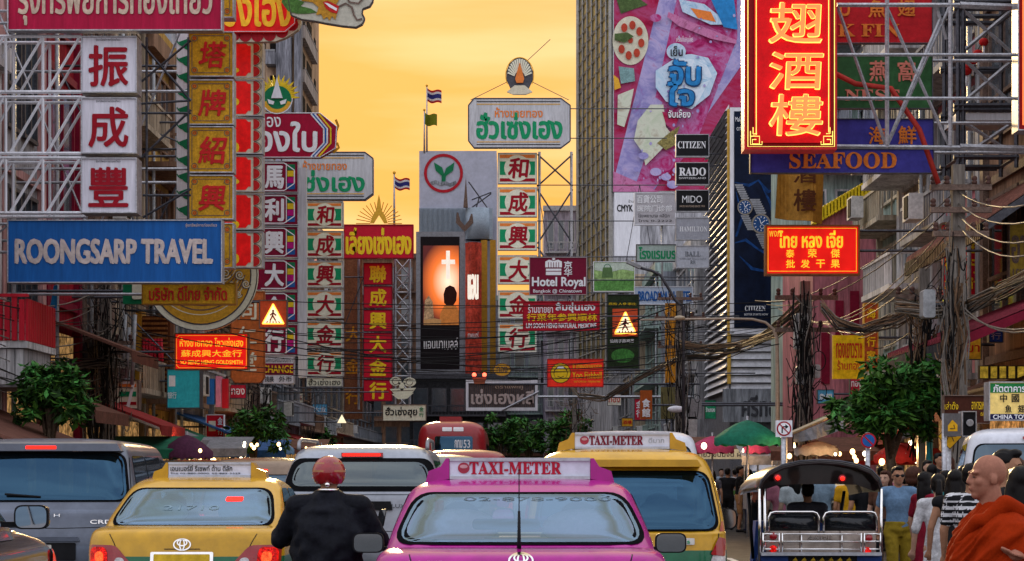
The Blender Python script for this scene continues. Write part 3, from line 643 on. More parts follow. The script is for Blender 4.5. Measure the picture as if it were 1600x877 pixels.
# L7 maroon vertical
s = Sign('column_sign', 'maroon boxes with white Chinese characters and strips of coloured squares on a grey post', 411, 252, 478, 556, 60)
mrn = M('maroon_sign', (.26, .008, .04), .45, var=.2); mag = M('magenta_square', (.55, .01, .22), .5)
for k, ch in enumerate('馬利興大金行'):
    y0 = 252+k*51; y1 = y0+49; p = s.panel((400, y0, 466, y1), mrn, steel, 1, .3); m = MB()
    m.border = None
    for i, (a, c_) in enumerate((((408, y0+3), (444, y0+3)), ((444, y0+3), (460, y0+14)), ((460, y0+14), (460, y1-14)), ((460, y1-14), (444, y1-3)), ((444, y1-3), (408, y1-3)))): m.stroke(s.poly([a, c_]), 1.5*s.k, -.02-.001*i, wlet)
    for i, mt in enumerate((greenp, yellowp, mag, bluep)):
        m.poly(s.poly([(449, y0+5+i*10), (461, y0+5+i*10), (461, y0+14+i*10), (449, y0+14+i*10)]), -.012, mt)
    m.stroke(s.poly([(447.5, y0+4), (447.5, y1-4)]), 1.2*s.k, -.03, wlet); m.build('coloured_squares', p); s.text([(ch, 413, y0+7, 444, y1-6, wlet, .035)], p)
m = MB(); m.box(s.x(466), s.x(478), 0, .35, s.z(590), s.z(262), greysign); m.build('post', s.t); s.arms(-1, rows=(.1, .4, .7))
# exchange sign
s = Sign('exchange_sign', 'small white and maroon money exchange sign below the maroon boxes', 411, 555, 460, 600, 58)
p = s.panel(s.r, white, steel, 1, .2); m = MB(); m.poly(s.poly([(412, 568), (459, 568), (459, 586), (412, 586)]), -.012, mrn); m.build('band', p)
s.text([('แลกเปลี่ยนเงินตรา', 414, 558, 457, 566, klet, 0), ('EXCHANGE', 397, 571, 458, 583, ylet, .02), ('找换', 414, 588, 428, 597, klet, .01), ('外币', 436, 588, 456, 597, klet, .01)], p, -.02); s.arms(-1, rows=(.5,), brace=False)
# L8 grey Thai sign, left
def grey_gold(label, x0, y0, x1, y1, d, t1, t2, side, ph=0, group=None):
    s = Sign('gold_shop_sign', label, x0, y0, x1, y1, d, group); c = (x1-x0)*.09
    s.panel(pts=[(x0+c*.6, y0), (x1-c, y0), (x1, y0+c*.75), (x1, y1-c*.75), (x1-c, y1), (x0+c*.6, y1), (x0, y1-c*.75), (x0, y0+c*.75)], mat=greysign, fr=dsteel, fw=1.6, dep=.5)
    m = MB()
    for q in (5, 9):
        m.stroke(s.poly([(x0+c*.9, y0+q), (x1-c*1.1, y0+q)]), 1.3*s.k, -.02, klet if q == 5 else gold); m.stroke(s.poly([(x0+c*.9, y1-q), (x1-c*1.1, y1-q)]), 1.3*s.k, -.02, klet if q == 5 else gold)
    m.build('border', s.t)
    s.text([(t1[0], *t1[1], orlet, .02), (t2[0], *t2[1], glet, .035)]); return s
s = grey_gold('grey octagonal sign with green Thai letters left of the open sky', 440, 238, 583, 312, 76, ('ห้างขายทอง', (473, 251, 542, 266)), ('ฮั่วเซ่งเฮง', (420, 266, 570, 300)), -1); s.arms(-1, rows=(.2, .8))
# L9 + C9 striped gold shop columns
def striped(label, x0, x1, ys, d, side, xf, chars='和成興大金行'):
    s = Sign('column_sign', label, x0, ys[0][0], x1, ys[-1][1], d, 'striped gold shop sign columns'); w_ = x1-x0
    for ch, (y0, y1) in zip(chars, ys):
        p = s.panel((x0, y0, x1, y1), creamlit, steel, 1, .4); h_ = y1-y0; m = MB()
        m.poly(s.poly([(x0+3, y0+3), (x1-3, y0+3), (x1-3, y0+h_*.17), (x0+3, y0+h_*.17)]), -.012, orlet)
        m.poly(s.poly([(x0+3, y1-h_*.17), (x1-3, y1-h_*.17), (x1-3, y1-3), (x0+3, y1-3)]), -.012, dred)
        m.poly(s.poly([(x0+3, y0+h_*.28), (x0+w_*.26, y0+h_*.28), (x0+w_*.26, y1-h_*.28), (x0+3, y1-h_*.28)]), -.012, glet); m.poly(s.poly([(x1-w_*.26, y0+h_*.28), (x1-3, y0+h_*.28), (x1-3, y1-h_*.28), (x1-w_*.26, y1-h_*.28)]), -.012, glet)
        m.poly(s.poly(arc((x0+x1)/2, (y0+y1)/2, h_*.43, 0, 360, 26)), -.016, creamlit); m.build('stripes', p)
        s.text([(ch, (x0+x1)/2-h_*.33, y0+h_*.16, (x0+x1)/2+h_*.33, y1-h_*.16, dred, .03, .1)], p, -.02)
    s.arms(side, xf, rows=(.12, .3, .48, .66, .84)); return s
s = striped('striped green and red character boxes left of the scarlet column with yellow characters', 478, 536, [(315, 356), (361, 403), (408, 449), (454, 497), (501, 543), (548, 588)], 80, -1, -10.4)
p = s.panel((479, 590, 535, 604), creamlit, steel, .8, .3); s.text([('ฮั่วเซ่งเฮง', 482, 592, 532, 602, klet, .01)], p)
# L10 red sign with tower emblem
s = Sign('gold_shop_sign', 'bright red board with yellow Thai letters under a gilded tower ornament', 537, 351, 646, 404, 96)
s.panel(s.r, M('sign_scarlet', (.60, .01, .03), .45, var=.15), M('scarlet_frame', (.35, .01, .02), .5), 1.5, .3); s.text([('เลี่ยงเซ่งเฮง', 540, 356, 643, 398, ylet, .03)]); s.arms(-1, -11, rows=(.5,), brace=False)
m = MB(); cx, cy = 592, 349
for k in range(17):
    a = R(180+k*180/16); m.bar((s.x(cx+14*math.cos(a)), .1, s.z(cy+14*math.sin(a))), (s.x(cx+36*math.cos(a)), .1, s.z(cy+34*math.sin(a))), .022, gold)
m.prism(s.poly([(578, 349), (582, 338), (588, 328), (590, 312), (592, 304), (594, 312), (596, 328), (602, 338), (606, 349), (600, 349), (592, 336), (584, 349)]), 0, .1, gold); m.build('tower_ornament', s.t)
# L11 red vertical
s = Sign('column_sign', 'scarlet boxes with bright yellow Chinese characters hanging under the scarlet Thai board', 568, 411, 613, 628, 97)
for k, ch in enumerate('聯成興大金行'):
    y0 = 411+k*36.4; p = s.panel((568, y0, 613, y0+34), M('sign_scarlet'), maroon, 1, .3); s.text([(ch, 577, y0+4, 604, y0+31, ylet, .03)], p)
s.arms(-1, -11.2, rows=(.1, .5, .9))
m = MB(); za, zb = s.z(640), s.z(404)
for k in range(9):
    q0, q1 = za+(zb-za)*k/9, za+(zb-za)*(k+1)/9; m.bar((s.x(617), .2, q0), (s.x(640), .2, q1), .04, steel); m.bar((s.x(640), .2, q0), (s.x(617), .2, q1), .04, steel); m.bar((s.x(617), .2, q0), (s.x(640), .2, q0), .04, steel)
for px in (617, 640, 560): m.bar((s.x(px), .2, za), (s.x(px), .2, zb), .06, steel)
m.build('lattice_mast', s.t)
# L13 brown-gold
s = Sign('board_sign', 'small gilded brown board with red Thai letters below the blue travel board', 222, 442, 369, 476, 42)
p = s.panel(s.r, bronze, M('dark_gold', (.35, .16, .02), .4, .2), 1.5, .2); s.text([('บริษัท ดีไทย จำกัด', 233, 447, 355, 470, rlet, .025)], p); s.arms(-1, rows=(.5,), brace=False)
s = Sign('board_sign', 'green sign with a cream panel half hidden behind the gilded brown board', 192, 440, 232, 475, 43.5)
p = s.panel(s.r, greenp, None, 1, .2); m = MB(); m.prism(s.poly(rrect(207, 441, 222, 468, 3)), -.05, -.002, creamlit); m.build('cream_panel', p); s.arms(-1, rows=(.6,), brace=False)
# L14 round gold swirl emblem
s = Sign('emblem_sign', 'large round cream rimmed emblem with golden swirls behind the gilded brown board', 224, 342, 404, 516, 48.5)
s.panel(pts=arc(314, 429, 88, 0, 360, 48), mat=creamlit, fr=dsteel, fw=1.3, dep=.25); m = MB(); m.poly(s.poly(arc(314, 429, 79, 0, 360, 48)), -.012, dsteel); m.poly(s.poly(arc(314, 429, 77, 0, 360, 48)), -.016, gold); m.build('gold_field', s.t)
m = MB(); rr = random.Random(3)
for k in range(15): m.stroke(s.poly(arc(312+k*2, 418-k*3, 74-k*4.1, 15+k*2, 165-k*2, 22)), (1.4+.6*(k % 2))*s.k, -.02-.001*k, rust if k % 3 else creamlit)
for px, py, r_ in ((352, 428, 11), (374, 430, 9), (362, 446, 9), (384, 444, 8), (338, 438, 8), (372, 460, 7)):
    m.stroke(s.poly([(px+r_*(1-i/22)*math.cos(i*.55), py+r_*(1-i/22)*math.sin(i*.55)) for i in range(22)]), 2*s.k, -.045, rust); m.stroke(s.poly([(px+1+r_*.8*(1-i/22)*math.cos(i*.55+.4), py+r_*.8*(1-i/22)*math.sin(i*.55+.4)) for i in range(22)]), 1.6*s.k, -.05, creamlit)
m.build('swirl', s.t); s.arms(-1, rows=(.3, .7), brace=False)
# L15 orange vertical
s = Sign('column_sign', 'tall orange board with cream Chinese characters below the round golden emblem', 361, 456, 413, 600, 55)
s.panel(pts=[(361, 456), (413, 456), (413, 590), (407, 598), (367, 598), (361, 590)], mat=orange_s, fr=M('orange_edge', (.35, .10, .03), .5), fw=1.6, dep=.25)
s.text([(c_, 371, y, 401, y+30, creamlit, .02) for c_, y in (('同', 470), ('仁', 510), ('堂', 550))]); s.arms(-1, rows=(.2, .8))
# L16 lit pedestrian sign
lit_o = M('lit_orange_tube', (1, .45, .05), .4, emis=2.2, var=.1); lit_pale = M('lit_pale_panel', (1, .85, .55), .4, emis=.9, var=.1)
def pedestrian(s, x0, y0, x1, y1, y=-.02):
    cx = (x0+x1)/2; w_ = x1-x0; h_ = y1-y0; m = MB(); T = [(cx, y0+h_*.10), (x1-w_*.08, y1-h_*.12), (x0+w_*.08, y1-h_*.12)]
    m.poly(s.poly(T), y, lit_pale)
    for i in range(3): m.stroke(s.poly([T[i], T[(i+1) % 3]]), 1.8*s.k, y-.01-.001*i, lit_o)
    m.build('lit_triangle', s.t); m = MB()
    m.poly(s.poly(arc(cx, y0+h_*.38, w_*.045, 0, 360, 10)), y-.02, dred)
    for q in ([(cx, y0+h_*.42), (cx-w_*.02, y0+h_*.58)], [(cx-w_*.02, y0+h_*.56), (cx-w_*.12, y0+h_*.76)], [(cx-w_*.02, y0+h_*.56), (cx+w_*.1, y0+h_*.76)], [(cx, y0+h_*.45), (cx+w_*.12, y0+h_*.56)], [(cx, y0+h_*.45), (cx-w_*.12, y0+h_*.55)]): m.stroke(s.poly(q), w_*.055*s.k, y-.02, dred)
    for k in range(5): m.stroke(s.poly([(cx-w_*.22+k*w_*.11, y0+h_*.78), (cx-w_*.25+k*w_*.125, y0+h_*.86)]), w_*.04*s.k, y-.02, dred)
    m.build('walking_figure', s.t)
s = Sign('pedestrian_sign', 'square orange lit pedestrian crossing sign in front of the maroon boxes', 405, 469, 449, 513, 52); s.panel(s.r, M('lit_red_brown', (.45, .06, .02), .5, emis=.25), rust, 1.5, .15); pedestrian(s, 407, 471, 447, 511); s.arms(-1, rows=(.95,), brace=False)
# L12 lit red gold shop sign
s = Sign('lit_sign', 'glowing red sign with yellow Thai, Chinese and English lines above the teal box', 273, 521, 388, 578, 49)
p = s.panel(s.r, lit_red, M('dull_gold_frame', (.30, .10, .03), .4, .3), 1.6, .25); s.border((276, 524.5, 385, 575), lit_y, .5, cut=4, parent=p)
s.text([('ห้างขายทอง โซวเซ่งเฮง', 281, 528, 380, 542, lit_y, .008), ('蘇成興大金行', 283, 547, 378, 558, lit_y, .008), ('SO SENG HENG GOLDSMITH', 282, 563, 379, 569.5, lit_y, .015)], p); s.arms(-1, rows=(.5,), brace=False)
# L18.. teal box, store sign, etc.
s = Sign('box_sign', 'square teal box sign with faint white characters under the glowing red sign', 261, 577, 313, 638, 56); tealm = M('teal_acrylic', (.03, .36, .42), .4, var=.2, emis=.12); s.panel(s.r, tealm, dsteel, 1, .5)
m = MB(); m.poly(s.poly([(264, 587), (274, 587), (274, 604), (264, 604)]), -.012, wlet); m.build('white_label', s.t); s.text([('银行', 262, 613, 276, 623, wlet, .01)]); s.arms(-1, rows=(.7,), brace=False)
s = Sign('box_sign', 'narrow blue and magenta box sign tucked right of the teal box', 323, 588, 356, 640, 60); s.panel((323, 592, 335, 632), bluep, None, dep=.3); s.panel((337, 588, 346, 636), M('pink_panel', (.62, .22, .36), .5), None, dep=.3, name='pink_panel'); s.panel((347, 592, 356, 638), redp, None, dep=.3, name='red_panel'); s.arms(-1, rows=(.6,), brace=False)
s = Sign('store_sign', 'square store sign with orange, green and red stripes by the left cable pole', 177, 594, 217, 640, 53)
s.panel(s.r, creamlit, rust, 2, .35); m = MB()
for y0, y1, mt in ((600, 605, orlet), (612, 620, glet), (628, 633, dred)):
    m.poly(s.poly([(186, y0), (213, y0), (213, y1), (186, y1)]), -.012, mt)
m.stroke(s.poly([(192, 598), (209, 598), (200, 636)]), 5*s.k, -.018, wlet); m.build('stripes', s.t); s.arms(-1, rows=(.6,), brace=False)
s = Sign('road_sign', 'green direction plate with a white upward arrow beside the left trees', 130, 631, 155, 668, 50); s.panel(s.r, M('road_green', (.01, .14, .08), .5), None, dep=.03)
m = MB(); m.poly(s.poly([(142, 637), (148, 646), (144, 646), (144, 660), (140.5, 660), (140.5, 646), (136, 646)]), -.012, wlet); m.build('arrow', s.t); m = MB(); m.tube([(s.x(150), .06, s.z(632)), (s.x(150), .06, -(Z(668, 50)-.14))], .05, steel); m.build('post', s.t)
s = Sign('board_sign', 'orange red goldsmith board low on the left behind the van', 148, 651, 204, 675, 57); s.panel(s.r, M('lit_orange_red', (.75, .08, .01), .4, emis=.25), ylet, 1.2, .2); s.text([('GOLDSMITH', 168, 661, 199, 668, ylet, .02), ('ทอง', 158, 654, 180, 660, ylet, 0)]); s.arms(-1, rows=(.5,), brace=False)
s = Sign('board_sign', 'small red board with a yellow square low behind the purple umbrella', 322, 648, 350, 686, 64); s.panel(s.r, M('sign_scarlet'), white, 1, .2); m = MB(); m.poly(s.poly([(326, 658), (337, 658), (337, 674), (326, 674)]), -.012, creamlit); m.build('cream_panel', s.t); s.text([('金', 340, 652, 348, 664, wlet, .02), ('行', 340, 668, 348, 680, wlet, .02)]); s.arms(-1, rows=(.5,), brace=False)
# brown timber grille balcony box right of pole (behind lit red sign)
s = Sign('timber_screen', 'brown timber slatted box with red cloth left of the glowing red sign', 214, 492, 268, 618, 57, cat='screen'); tim = M('timber', (.30, .11, .03), .6, var=.5, scale=7, streak=True)
m = MB(); m.box(s.x(216), s.x(266), 0, .6, 0, s.z(494), M('timber_dark', (.10, .03, .01), .8)); m.build('panel', s.t); m = MB()
for k in range(15): m.box(s.x(218), s.x(262), -.06, -.01, s.z(500+k*7.6), s.z(496.5+k*7.6), tim)
m.box(s.x(212), s.x(222), -.1, .62, s.z(630), s.z(486), M('amber_post', (.42, .20, .02), .5)); m.build('slats', s.t); m = MB()
for k in range(7): m.tube([(s.x(226+k*4.4), -.12, s.z(530)), (s.x(227+k*4.4+rr.uniform(-2, 2)), -.16, s.z(560)), (s.x(225+k*4.6), -.12, s.z(576+rr.uniform(-4, 6)))], .05, redp)
m.build('red_cloth', s.t)
# ---------------------------------------------------------------- centre
s = grey_gold('grey octagonal sign with green Thai letters and a gilded fan emblem on top', 732, 154, 891, 231, 119, ('ห้างขายทอง', (773, 168, 848, 184)), ('ฮั่วเซ่งเฮง', (744, 176, 879, 218)), 1); s.arms(1, 9, rows=(.2, .8), brace=False)
m = MB(); cx, cy = 812, 118
m.prism(s.poly([(cx-10, 148)]+[(cx-21, 124), (cx-21, 112), (cx-16, 99), (cx-8, 92), (cx, 89), (cx+8, 92), (cx+16, 99), (cx+21, 112), (cx+21, 124)]+[(cx+10, 148)]), .05, .15, dsteel)
for k in range(15):
    a = R(190+k*160/14); m.stroke(s.poly([(cx+8*math.cos(a), cy+2+8*math.sin(a)), (cx+19*math.cos(a), cy+26*math.sin(a))]), [1.6*s.k, 3*s.k], -.01, creamlit)
m.prism(s.poly([(cx-7, 124), (cx-4, 112), (cx, 98), (cx+4, 112), (cx+7, 124), (cx+5, 130), (cx-5, 130)]), -.1, 0, orlet)
m.prism(s.poly([(cx-20, 144), (cx-8, 134), (cx+8, 134), (cx+20, 144), (cx+10, 148), (cx-10, 148)]), -.08, .12, cream); m.stroke(s.poly(arc(cx, 118, 22, 150, 390, 24, 28)), 1.2*s.k, -.02, gold); m.build('fan_emblem', s.t)
m = MB(); 
for a, c_ in (((735, 155), (806, 120)), ((889, 155), (818, 120)), ((806, 110), (860, 60))): m.bar((s.x(a[0]), .3, s.z(a[1])), (s.x(c_[0]), .3, s.z(c_[1])), .02, dsteel)
m.build('stay_wire', s.t)
s = striped('striped green and red character boxes hung under the fan emblem sign', 778, 839, [(239, 287), (293, 339), (346, 391), (399, 444), (454, 498), (505, 551)], 120, 1, 9)
m = MB()
for (a, b_, c, e) in ((840, 295, 895, 380), (895, 295, 840, 380), (840, 385, 895, 470), (895, 385, 840, 470), (840, 240, 895, 290), (895, 240, 840, 290)): m.bar((s.x(a), .3, s.z(b_)), (s.x(c), .3, s.z(e)), .05, dsteel)
for px in (843, 893): m.bar((s.x(px), .3, s.z(600)), (s.x(px), .3, s.z(236)), .08, steel)
m.build('lattice_mast', s.t)
# film poster (generic glow)
s = Sign('poster_board', 'tall lit orange and black film poster in a grey frame at the bend', 656, 370, 722, 585, 184, cat='poster'); pk = M('poster_black', (.012, .008, .010), .5); gr = M('poster_frame', (.26, .27, .30), .4, .4)
s.panel((650, 362, 726, 588), gr, None, dep=.8, y=.05, name='frame'); s.panel((657, 370, 718, 577), pk, None, dep=.05, y=-.02)
def glow(name, c0, c1, cx, cz, r, em):
    if name in MATS: return MATS[name]
    m = bpy.data.materials.new(name); MATS[name] = m; m.use_nodes = True; n = m.node_tree; l = n.links.new; b_ = n.nodes['Principled BSDF']
    t = n.nodes.new('ShaderNodeTexCoord'); mp_ = n.nodes.new('ShaderNodeMapping'); mp_.inputs['Location'].default_value = (-cx/r, 0, -cz/(r*1.5)); mp_.inputs['Scale'].default_value = (1/r, 0, 1/(r*1.5))
    g = n.nodes.new('ShaderNodeTexGradient'); g.gradient_type = 'SPHERICAL'; cr_ = n.nodes.new('ShaderNodeValToRGB'); l(t.outputs['Object'], mp_.inputs[0]); l(mp_.outputs[0], g.inputs[0]); l(g.outputs[1], cr_.inputs[0])
    for i, (p_, c_) in enumerate(((0, c0), (.45, c1), (1, (1, .85, .6)))):
        e = cr_.color_ramp.elements[i] if i < 2 else cr_.color_ramp.elements.new(p_); e.position = p_; e.color = (*c_, 1)
    l(cr_.outputs[0], b_.inputs['Base Color']); l(cr_.outputs[0], b_.inputs['Emission Color']); b_.inputs['Emission Strength'].default_value = em
    return m
m = MB(); m.poly(s.poly([(661, 384), (717, 384), (717, 508), (661, 508)]), -.03, glow('poster_glow', (.06, .004, .003), (.85, .17, .02), s.x(700), s.z(440), 44*s.k, .75)); m.build('picture', s.t)
m = MB(); m.poly(s.poly([(697, 392), (703, 392), (703, 406), (711, 406), (711, 413), (703, 413), (703, 436), (697, 436), (697, 413), (690, 413), (690, 406), (697, 406)]), -.04, lit_w)
pb = M('poster_figure', (.05, .012, .008), .6); po = M('poster_clothes', (.62, .22, .05), .6, emis=.25)
m.poly(s.poly([(686, 508), (688, 490), (694, 478), (700, 474), (712, 478), (717, 486), (717, 508)]), -.041, po); m.poly(s.poly([(694, 474), (693, 460), (696, 450), (703, 446), (710, 449), (714, 458), (713, 470), (708, 478), (699, 478)]), -.05, pb); m.poly(s.poly([(662, 508), (662, 500), (676, 497), (690, 500), (688, 508)]), -.043, M('poster_table', (.55, .30, .12), .6, emis=.2)); m.poly(s.poly([(662, 500), (664, 470), (670, 462), (676, 472), (678, 498)]), -.0435, M('poster_gown', (.62, .40, .22), .6, emis=.2, var=.6, scale=2)); m.build('figure', s.t)
s.text([('แอนนาเบลล์', 662, 528, 716, 546, wlet, .02), ('กำเนิดตุ๊กตาผี', 670, 519, 706, 524, orlet, 0), ('ภาพยนตร์', 664, 550, 714, 555, wlet, 0), ('ในโรงภาพยนตร์', 676, 558, 704, 562, wlet, 0)])
s = Sign('poster_board', 'narrow red curved film poster right of the tall orange one', 727, 378, 752, 590, 183, cat='poster'); m = MB(); q = [(s.x(727+k*3.2), -.9*math.sin(PI*k/8)) for k in range(9)]
m.zprism(q+[(s.x(752), .4), (s.x(727), .4)], s.z(585), s.z(380), M('poster_red', (.45, .05, .03), .5, emis=.2, var=.6, scale=.8)); m.build('panel', s.t); s.text([('แอน', 731, 430, 748, 470, lit_w, .02), ('ภาพยนตร์', 731, 520, 748, 530, wlet, 0)], y=-1.0)
# hotel sign etc.
s = Sign('hotel_sign', 'maroon board with a white crown and hotel name over the striped boxes', 827, 402, 917, 461, 96); wine = M('wine_red', (.20, .008, .035), .45, var=.2); s.panel(s.r, wine, M('wine_frame', (.4, .3, .3), .4), 1, .25)
s.text([('Hotel Royal', 831, 433, 915, 452, wlet, .03), ('Bangkok @ Chinatown', 833, 452, 909, 459, wlet, .01), ('京华', 879, 411, 880, 412, wlet, 0)][:2]+[('京', 881, 408, 894, 420, wlet, .02), ('华', 881, 420, 894, 432, wlet, .02)])
m = MB(); m.poly(s.poly([(853, 420), (853, 430), (877, 430), (877, 420)]), -.012, wlet); m.poly(s.poly([(852, 418), (852, 409), (858, 406), (865, 408), (872, 406), (878, 409), (878, 418)]), -.012, wlet); m.poly(s.poly([(865, 401.5), (868, 405), (865, 407), (862, 405)]), -.014, wlet)
m.stroke(s.poly([(853, 424), (877, 424)]), 1.2*s.k, -.018, wine); [m.stroke(s.poly([(857+k*4, 410), (857+k*4, 418)]), 1*s.k, -.018, wine) for k in range(5)]; m.build('crown_emblem', s.t); s.arms(1, 10, rows=(.4,), brace=False)
s = Sign('board_sign', 'red board with white Thai, yellow Chinese and white English lines under the hotel sign', 817, 471, 937, 517, 90); s.panel(s.r, M('sign_crimson', (.50, .01, .03), .45, var=.2), M('scarlet_frame'), 1.2, .25)
s.text([('ร้านขายยา', 825, 476, 864, 489, wlet, .01), ('ลิ้มซุ่นเฮง', 868, 473, 930, 489, wlet, .03), ('行菜年参興順林', 823, 490, 933, 502, ylet, .02), ('LIM SOON HENG NATURAL MEDICINE', 822, 505, 932, 513, wlet, .03)]); s.arms(1, 10, rows=(.5,), brace=False)
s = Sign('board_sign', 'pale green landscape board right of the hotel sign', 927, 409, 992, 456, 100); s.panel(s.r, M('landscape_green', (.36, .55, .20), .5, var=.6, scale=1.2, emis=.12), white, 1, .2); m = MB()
m.poly(s.poly([(929, 411), (990, 411), (990, 424), (972, 421), (950, 426), (929, 422)]), -.012, M('landscape_sky', (.62, .72, .60), .5)); m.poly(s.poly([(942, 418), (956, 418), (958, 434), (940, 434)]), -.016, M('bag_green', (.12, .22, .08), .5)); m.stroke(s.poly(arc(949, 418, 5, 180, 360, 10)), 1*s.k, -.018, greenp)
m.poly(s.poly([(929, 440), (990, 436), (990, 454), (929, 454)]), -.014, M('landscape_field', (.16, .42, .10), .5, var=.5)); m.build('picture', s.t); s.arms(1, 10, rows=(.5,), brace=False)
s = Sign('board_sign', 'bright red board with a round yellow badge and Thai and English lines above the trees', 855, 561, 943, 605, 84); s.panel(s.r, M('lit_vermilion', (.75, .03, .015), .4, emis=.22), redp, 1.2, .2)
m = MB(); m.poly(s.poly(arc(876, 583, 16, 0, 360, 26)), -.012, klet); m.poly(s.poly(arc(876, 583, 15, 0, 360, 26)), -.014, ylet); m.poly(s.poly(arc(876, 583, 11, 0, 360, 22)), -.016, klet); m.poly(s.poly(arc(876, 584, 10, 0, 360, 22)), -.018, ylet)
m.poly(s.poly([(869, 577), (883, 577), (880, 573), (872, 573)]), -.02, wlet); m.stroke(s.poly([(871, 588), (876, 590), (881, 588)]), 1*s.k, -.02, klet); m.build('badge', s.t)
s.text([('ยู้ ลูกชิ้นปลาเยาวราช', 895, 568, 940, 577, ylet, .01), ('Yoo Fishball', 894, 581, 940, 592, ylet, .01), ('เยาวราช กรุงเทพ', 897, 595, 938, 599, ylet, 0)]); s.arms(1, 10, rows=(.5,), brace=False)
s = Sign('crossing_sign', 'tall dark green board topped by a lit pedestrian triangle right of the red boards', 948, 460, 999, 577, 92); s.panel(s.r, M('dark_green_board', (.03, .05, .02), .5, var=.5), dsteel, 1, .2); s.panel((957, 483, 996, 526), M('lit_red_brown'), None, dep=.08, y=-.09, name='lit_box'); pedestrian(s, 957, 483, 997, 527, -.12)
s.text([('燕窩·人參·茶庄', 951, 473, 994, 477, ylet, 0), ('仙桃子燕窩茶', 953, 530, 991, 536, wlet, .01)]); m = MB(); m.poly(s.poly(arc(973, 556, 18, 0, 360, 20, 11)), -.012, M('leaf_bright', (.08, .30, .06), .5, var=.6, scale=4)); m.build('leaf_picture', s.t); s.arms(1, 10, rows=(.5,), brace=False)
# framed lattice sign
s = Sign('framed_sign', 'dark lattice sign in a white frame with silver Thai script above the median trees', 728, 595, 840, 642, 102); m = MB(); fx = s.x
m.box(s.x(730), s.x(838), .06, .09, s.z(640), s.z(597), dsteel)
for k in range(36): m.box(s.x(731+k*3), s.x(732+k*3), 0, .05, s.z(640), s.z(597), rust)
m.build('panel', s.t); m = MB()
for a, b_, c, e in ((728, 594, 840, 599), (728, 637, 840, 642)): m.box(s.x(a), s.x(c), -.1, .12, s.z(e), s.z(b_), white)
for a in (728, 836): m.box(s.x(a), s.x(a+4), -.1, .12, s.z(637)+.003, s.z(599)-.003, white)
m.build('frame', s.t); s.text([('เซ่งเฮงหลี', 736, 608, 834, 632, M('silver_letter'), .03), ('ตราแพะคู่', 774, 601, 817, 609, tanlet, .0)]); m = MB(); m.bar((s.x(785), -.15, s.z(641)), (s.x(842), -.15, s.z(612)), .05, steel); m.bar((s.x(840), .1, s.z(620)), (9-X(s.ox, 102), .1, s.z(620)), .06, steel); m.build('support_arm', s.t)
s = Sign('oval_sign', 'small golden oval sign above the white framed lattice sign', 770, 565, 799, 592, 100); s.panel(pts=arc(784.5, 578, 14, 0, 360, 24, 10), mat=gold, fr=rust, fw=1.2, dep=.2); s.text([('ทอง', 776, 573, 793, 583, rust, .02)]); m = MB(); m.bar((s.x(797), .1, s.z(578)), (9-X(s.ox, 100), .1, s.z(578)), .04, dsteel); m.build('support_arm', s.t)
s = Sign('board_sign', 'small cream board with black Thai letters under the cream fish emblem', 598, 632, 666, 658, 88); s.panel(s.r, creamlit, rust, .8, .2); s.text([('ฮั่วเซ่งฮุย', 602, 636, 652, 653, klet, .02), ('金', 655, 636, 662, 643, glet, .01), ('行', 655, 645, 662, 652, glet, .01)]); s.arms(-1, rows=(.5,), brace=False)
s = Sign('emblem_sign', 'cream cut out emblem of two curling fish over the small cream board', 607, 586, 651, 624, 90); m = MB()
for q in (arc(618, 596, 9, 0, 360, 16, 7), arc(640, 597, 10, 0, 360, 16, 7), [(609, 608), (650, 606), (644, 614), (616, 616)], [(612, 616), (646, 614), (636, 623), (622, 624)], [(622, 598), (634, 598), (630, 610), (626, 610)]): m.prism(s.poly(q), 0, .12, creamlit)
m.build('panel', s.t); m = MB(); [m.stroke(s.poly(q), 1*s.k, -.01, rust) for q in (arc(618, 596, 5, 0, 300), arc(640, 597, 5, 0, 300), [(612, 611), (646, 610)])]; m.build('fish_lines', s.t); s.arms(-1, rows=(.3,), brace=False)
s = Sign('hanging_sign', 'small lit triangle sign above the red tail lights of the far traffic', 527, 649, 541, 662, 84); m = MB(); m.prism(s.poly([(534, 648), (541, 661), (527, 661)]), 0, .08, lit_pale); m.build('lit_triangle', s.t); s.arms(-1, rows=(.2,), brace=False)
s = Sign('column_sign', 'brown sign with faint gold Chinese character right of the left striped boxes', 538, 400, 566, 660, 99); s.panel((538, 404, 566, 655), M('brown_sign', (.24, .11, .05), .5, var=.5), None, dep=.2); s.text([('行', 540, 610, 564, 632, bronze, .02), ('金', 540, 560, 564, 584, bronze, .02), ('大', 540, 510, 564, 534, bronze, .02)]); s.arms(-1, -11.2, rows=(.5,), brace=False)
s = Sign('warning_light', 'pair of red lamps on a bracket above the white framed lattice sign', 736, 580, 764, 600, 98, cat='lamp'); m = MB(); lamp_r = M('lit_red_lamp', (1, .10, .05), .4, emis=4, var=.05)
for px in (741, 757): m.ball((s.x(px), -.1, s.z(586)), .10, lamp_r)
m.build('lamp', s.t); m = MB(); m.prism(s.poly([(738, 590), (760, 590), (757, 600), (741, 600)]), 0, .3, M('lamp_housing', (.3, .1, .05), .5)); m.bar((0, .2, s.z(600)), (9-X(750, 98), .2, s.z(600)), .05, dsteel); m.build('bracket', s.t)
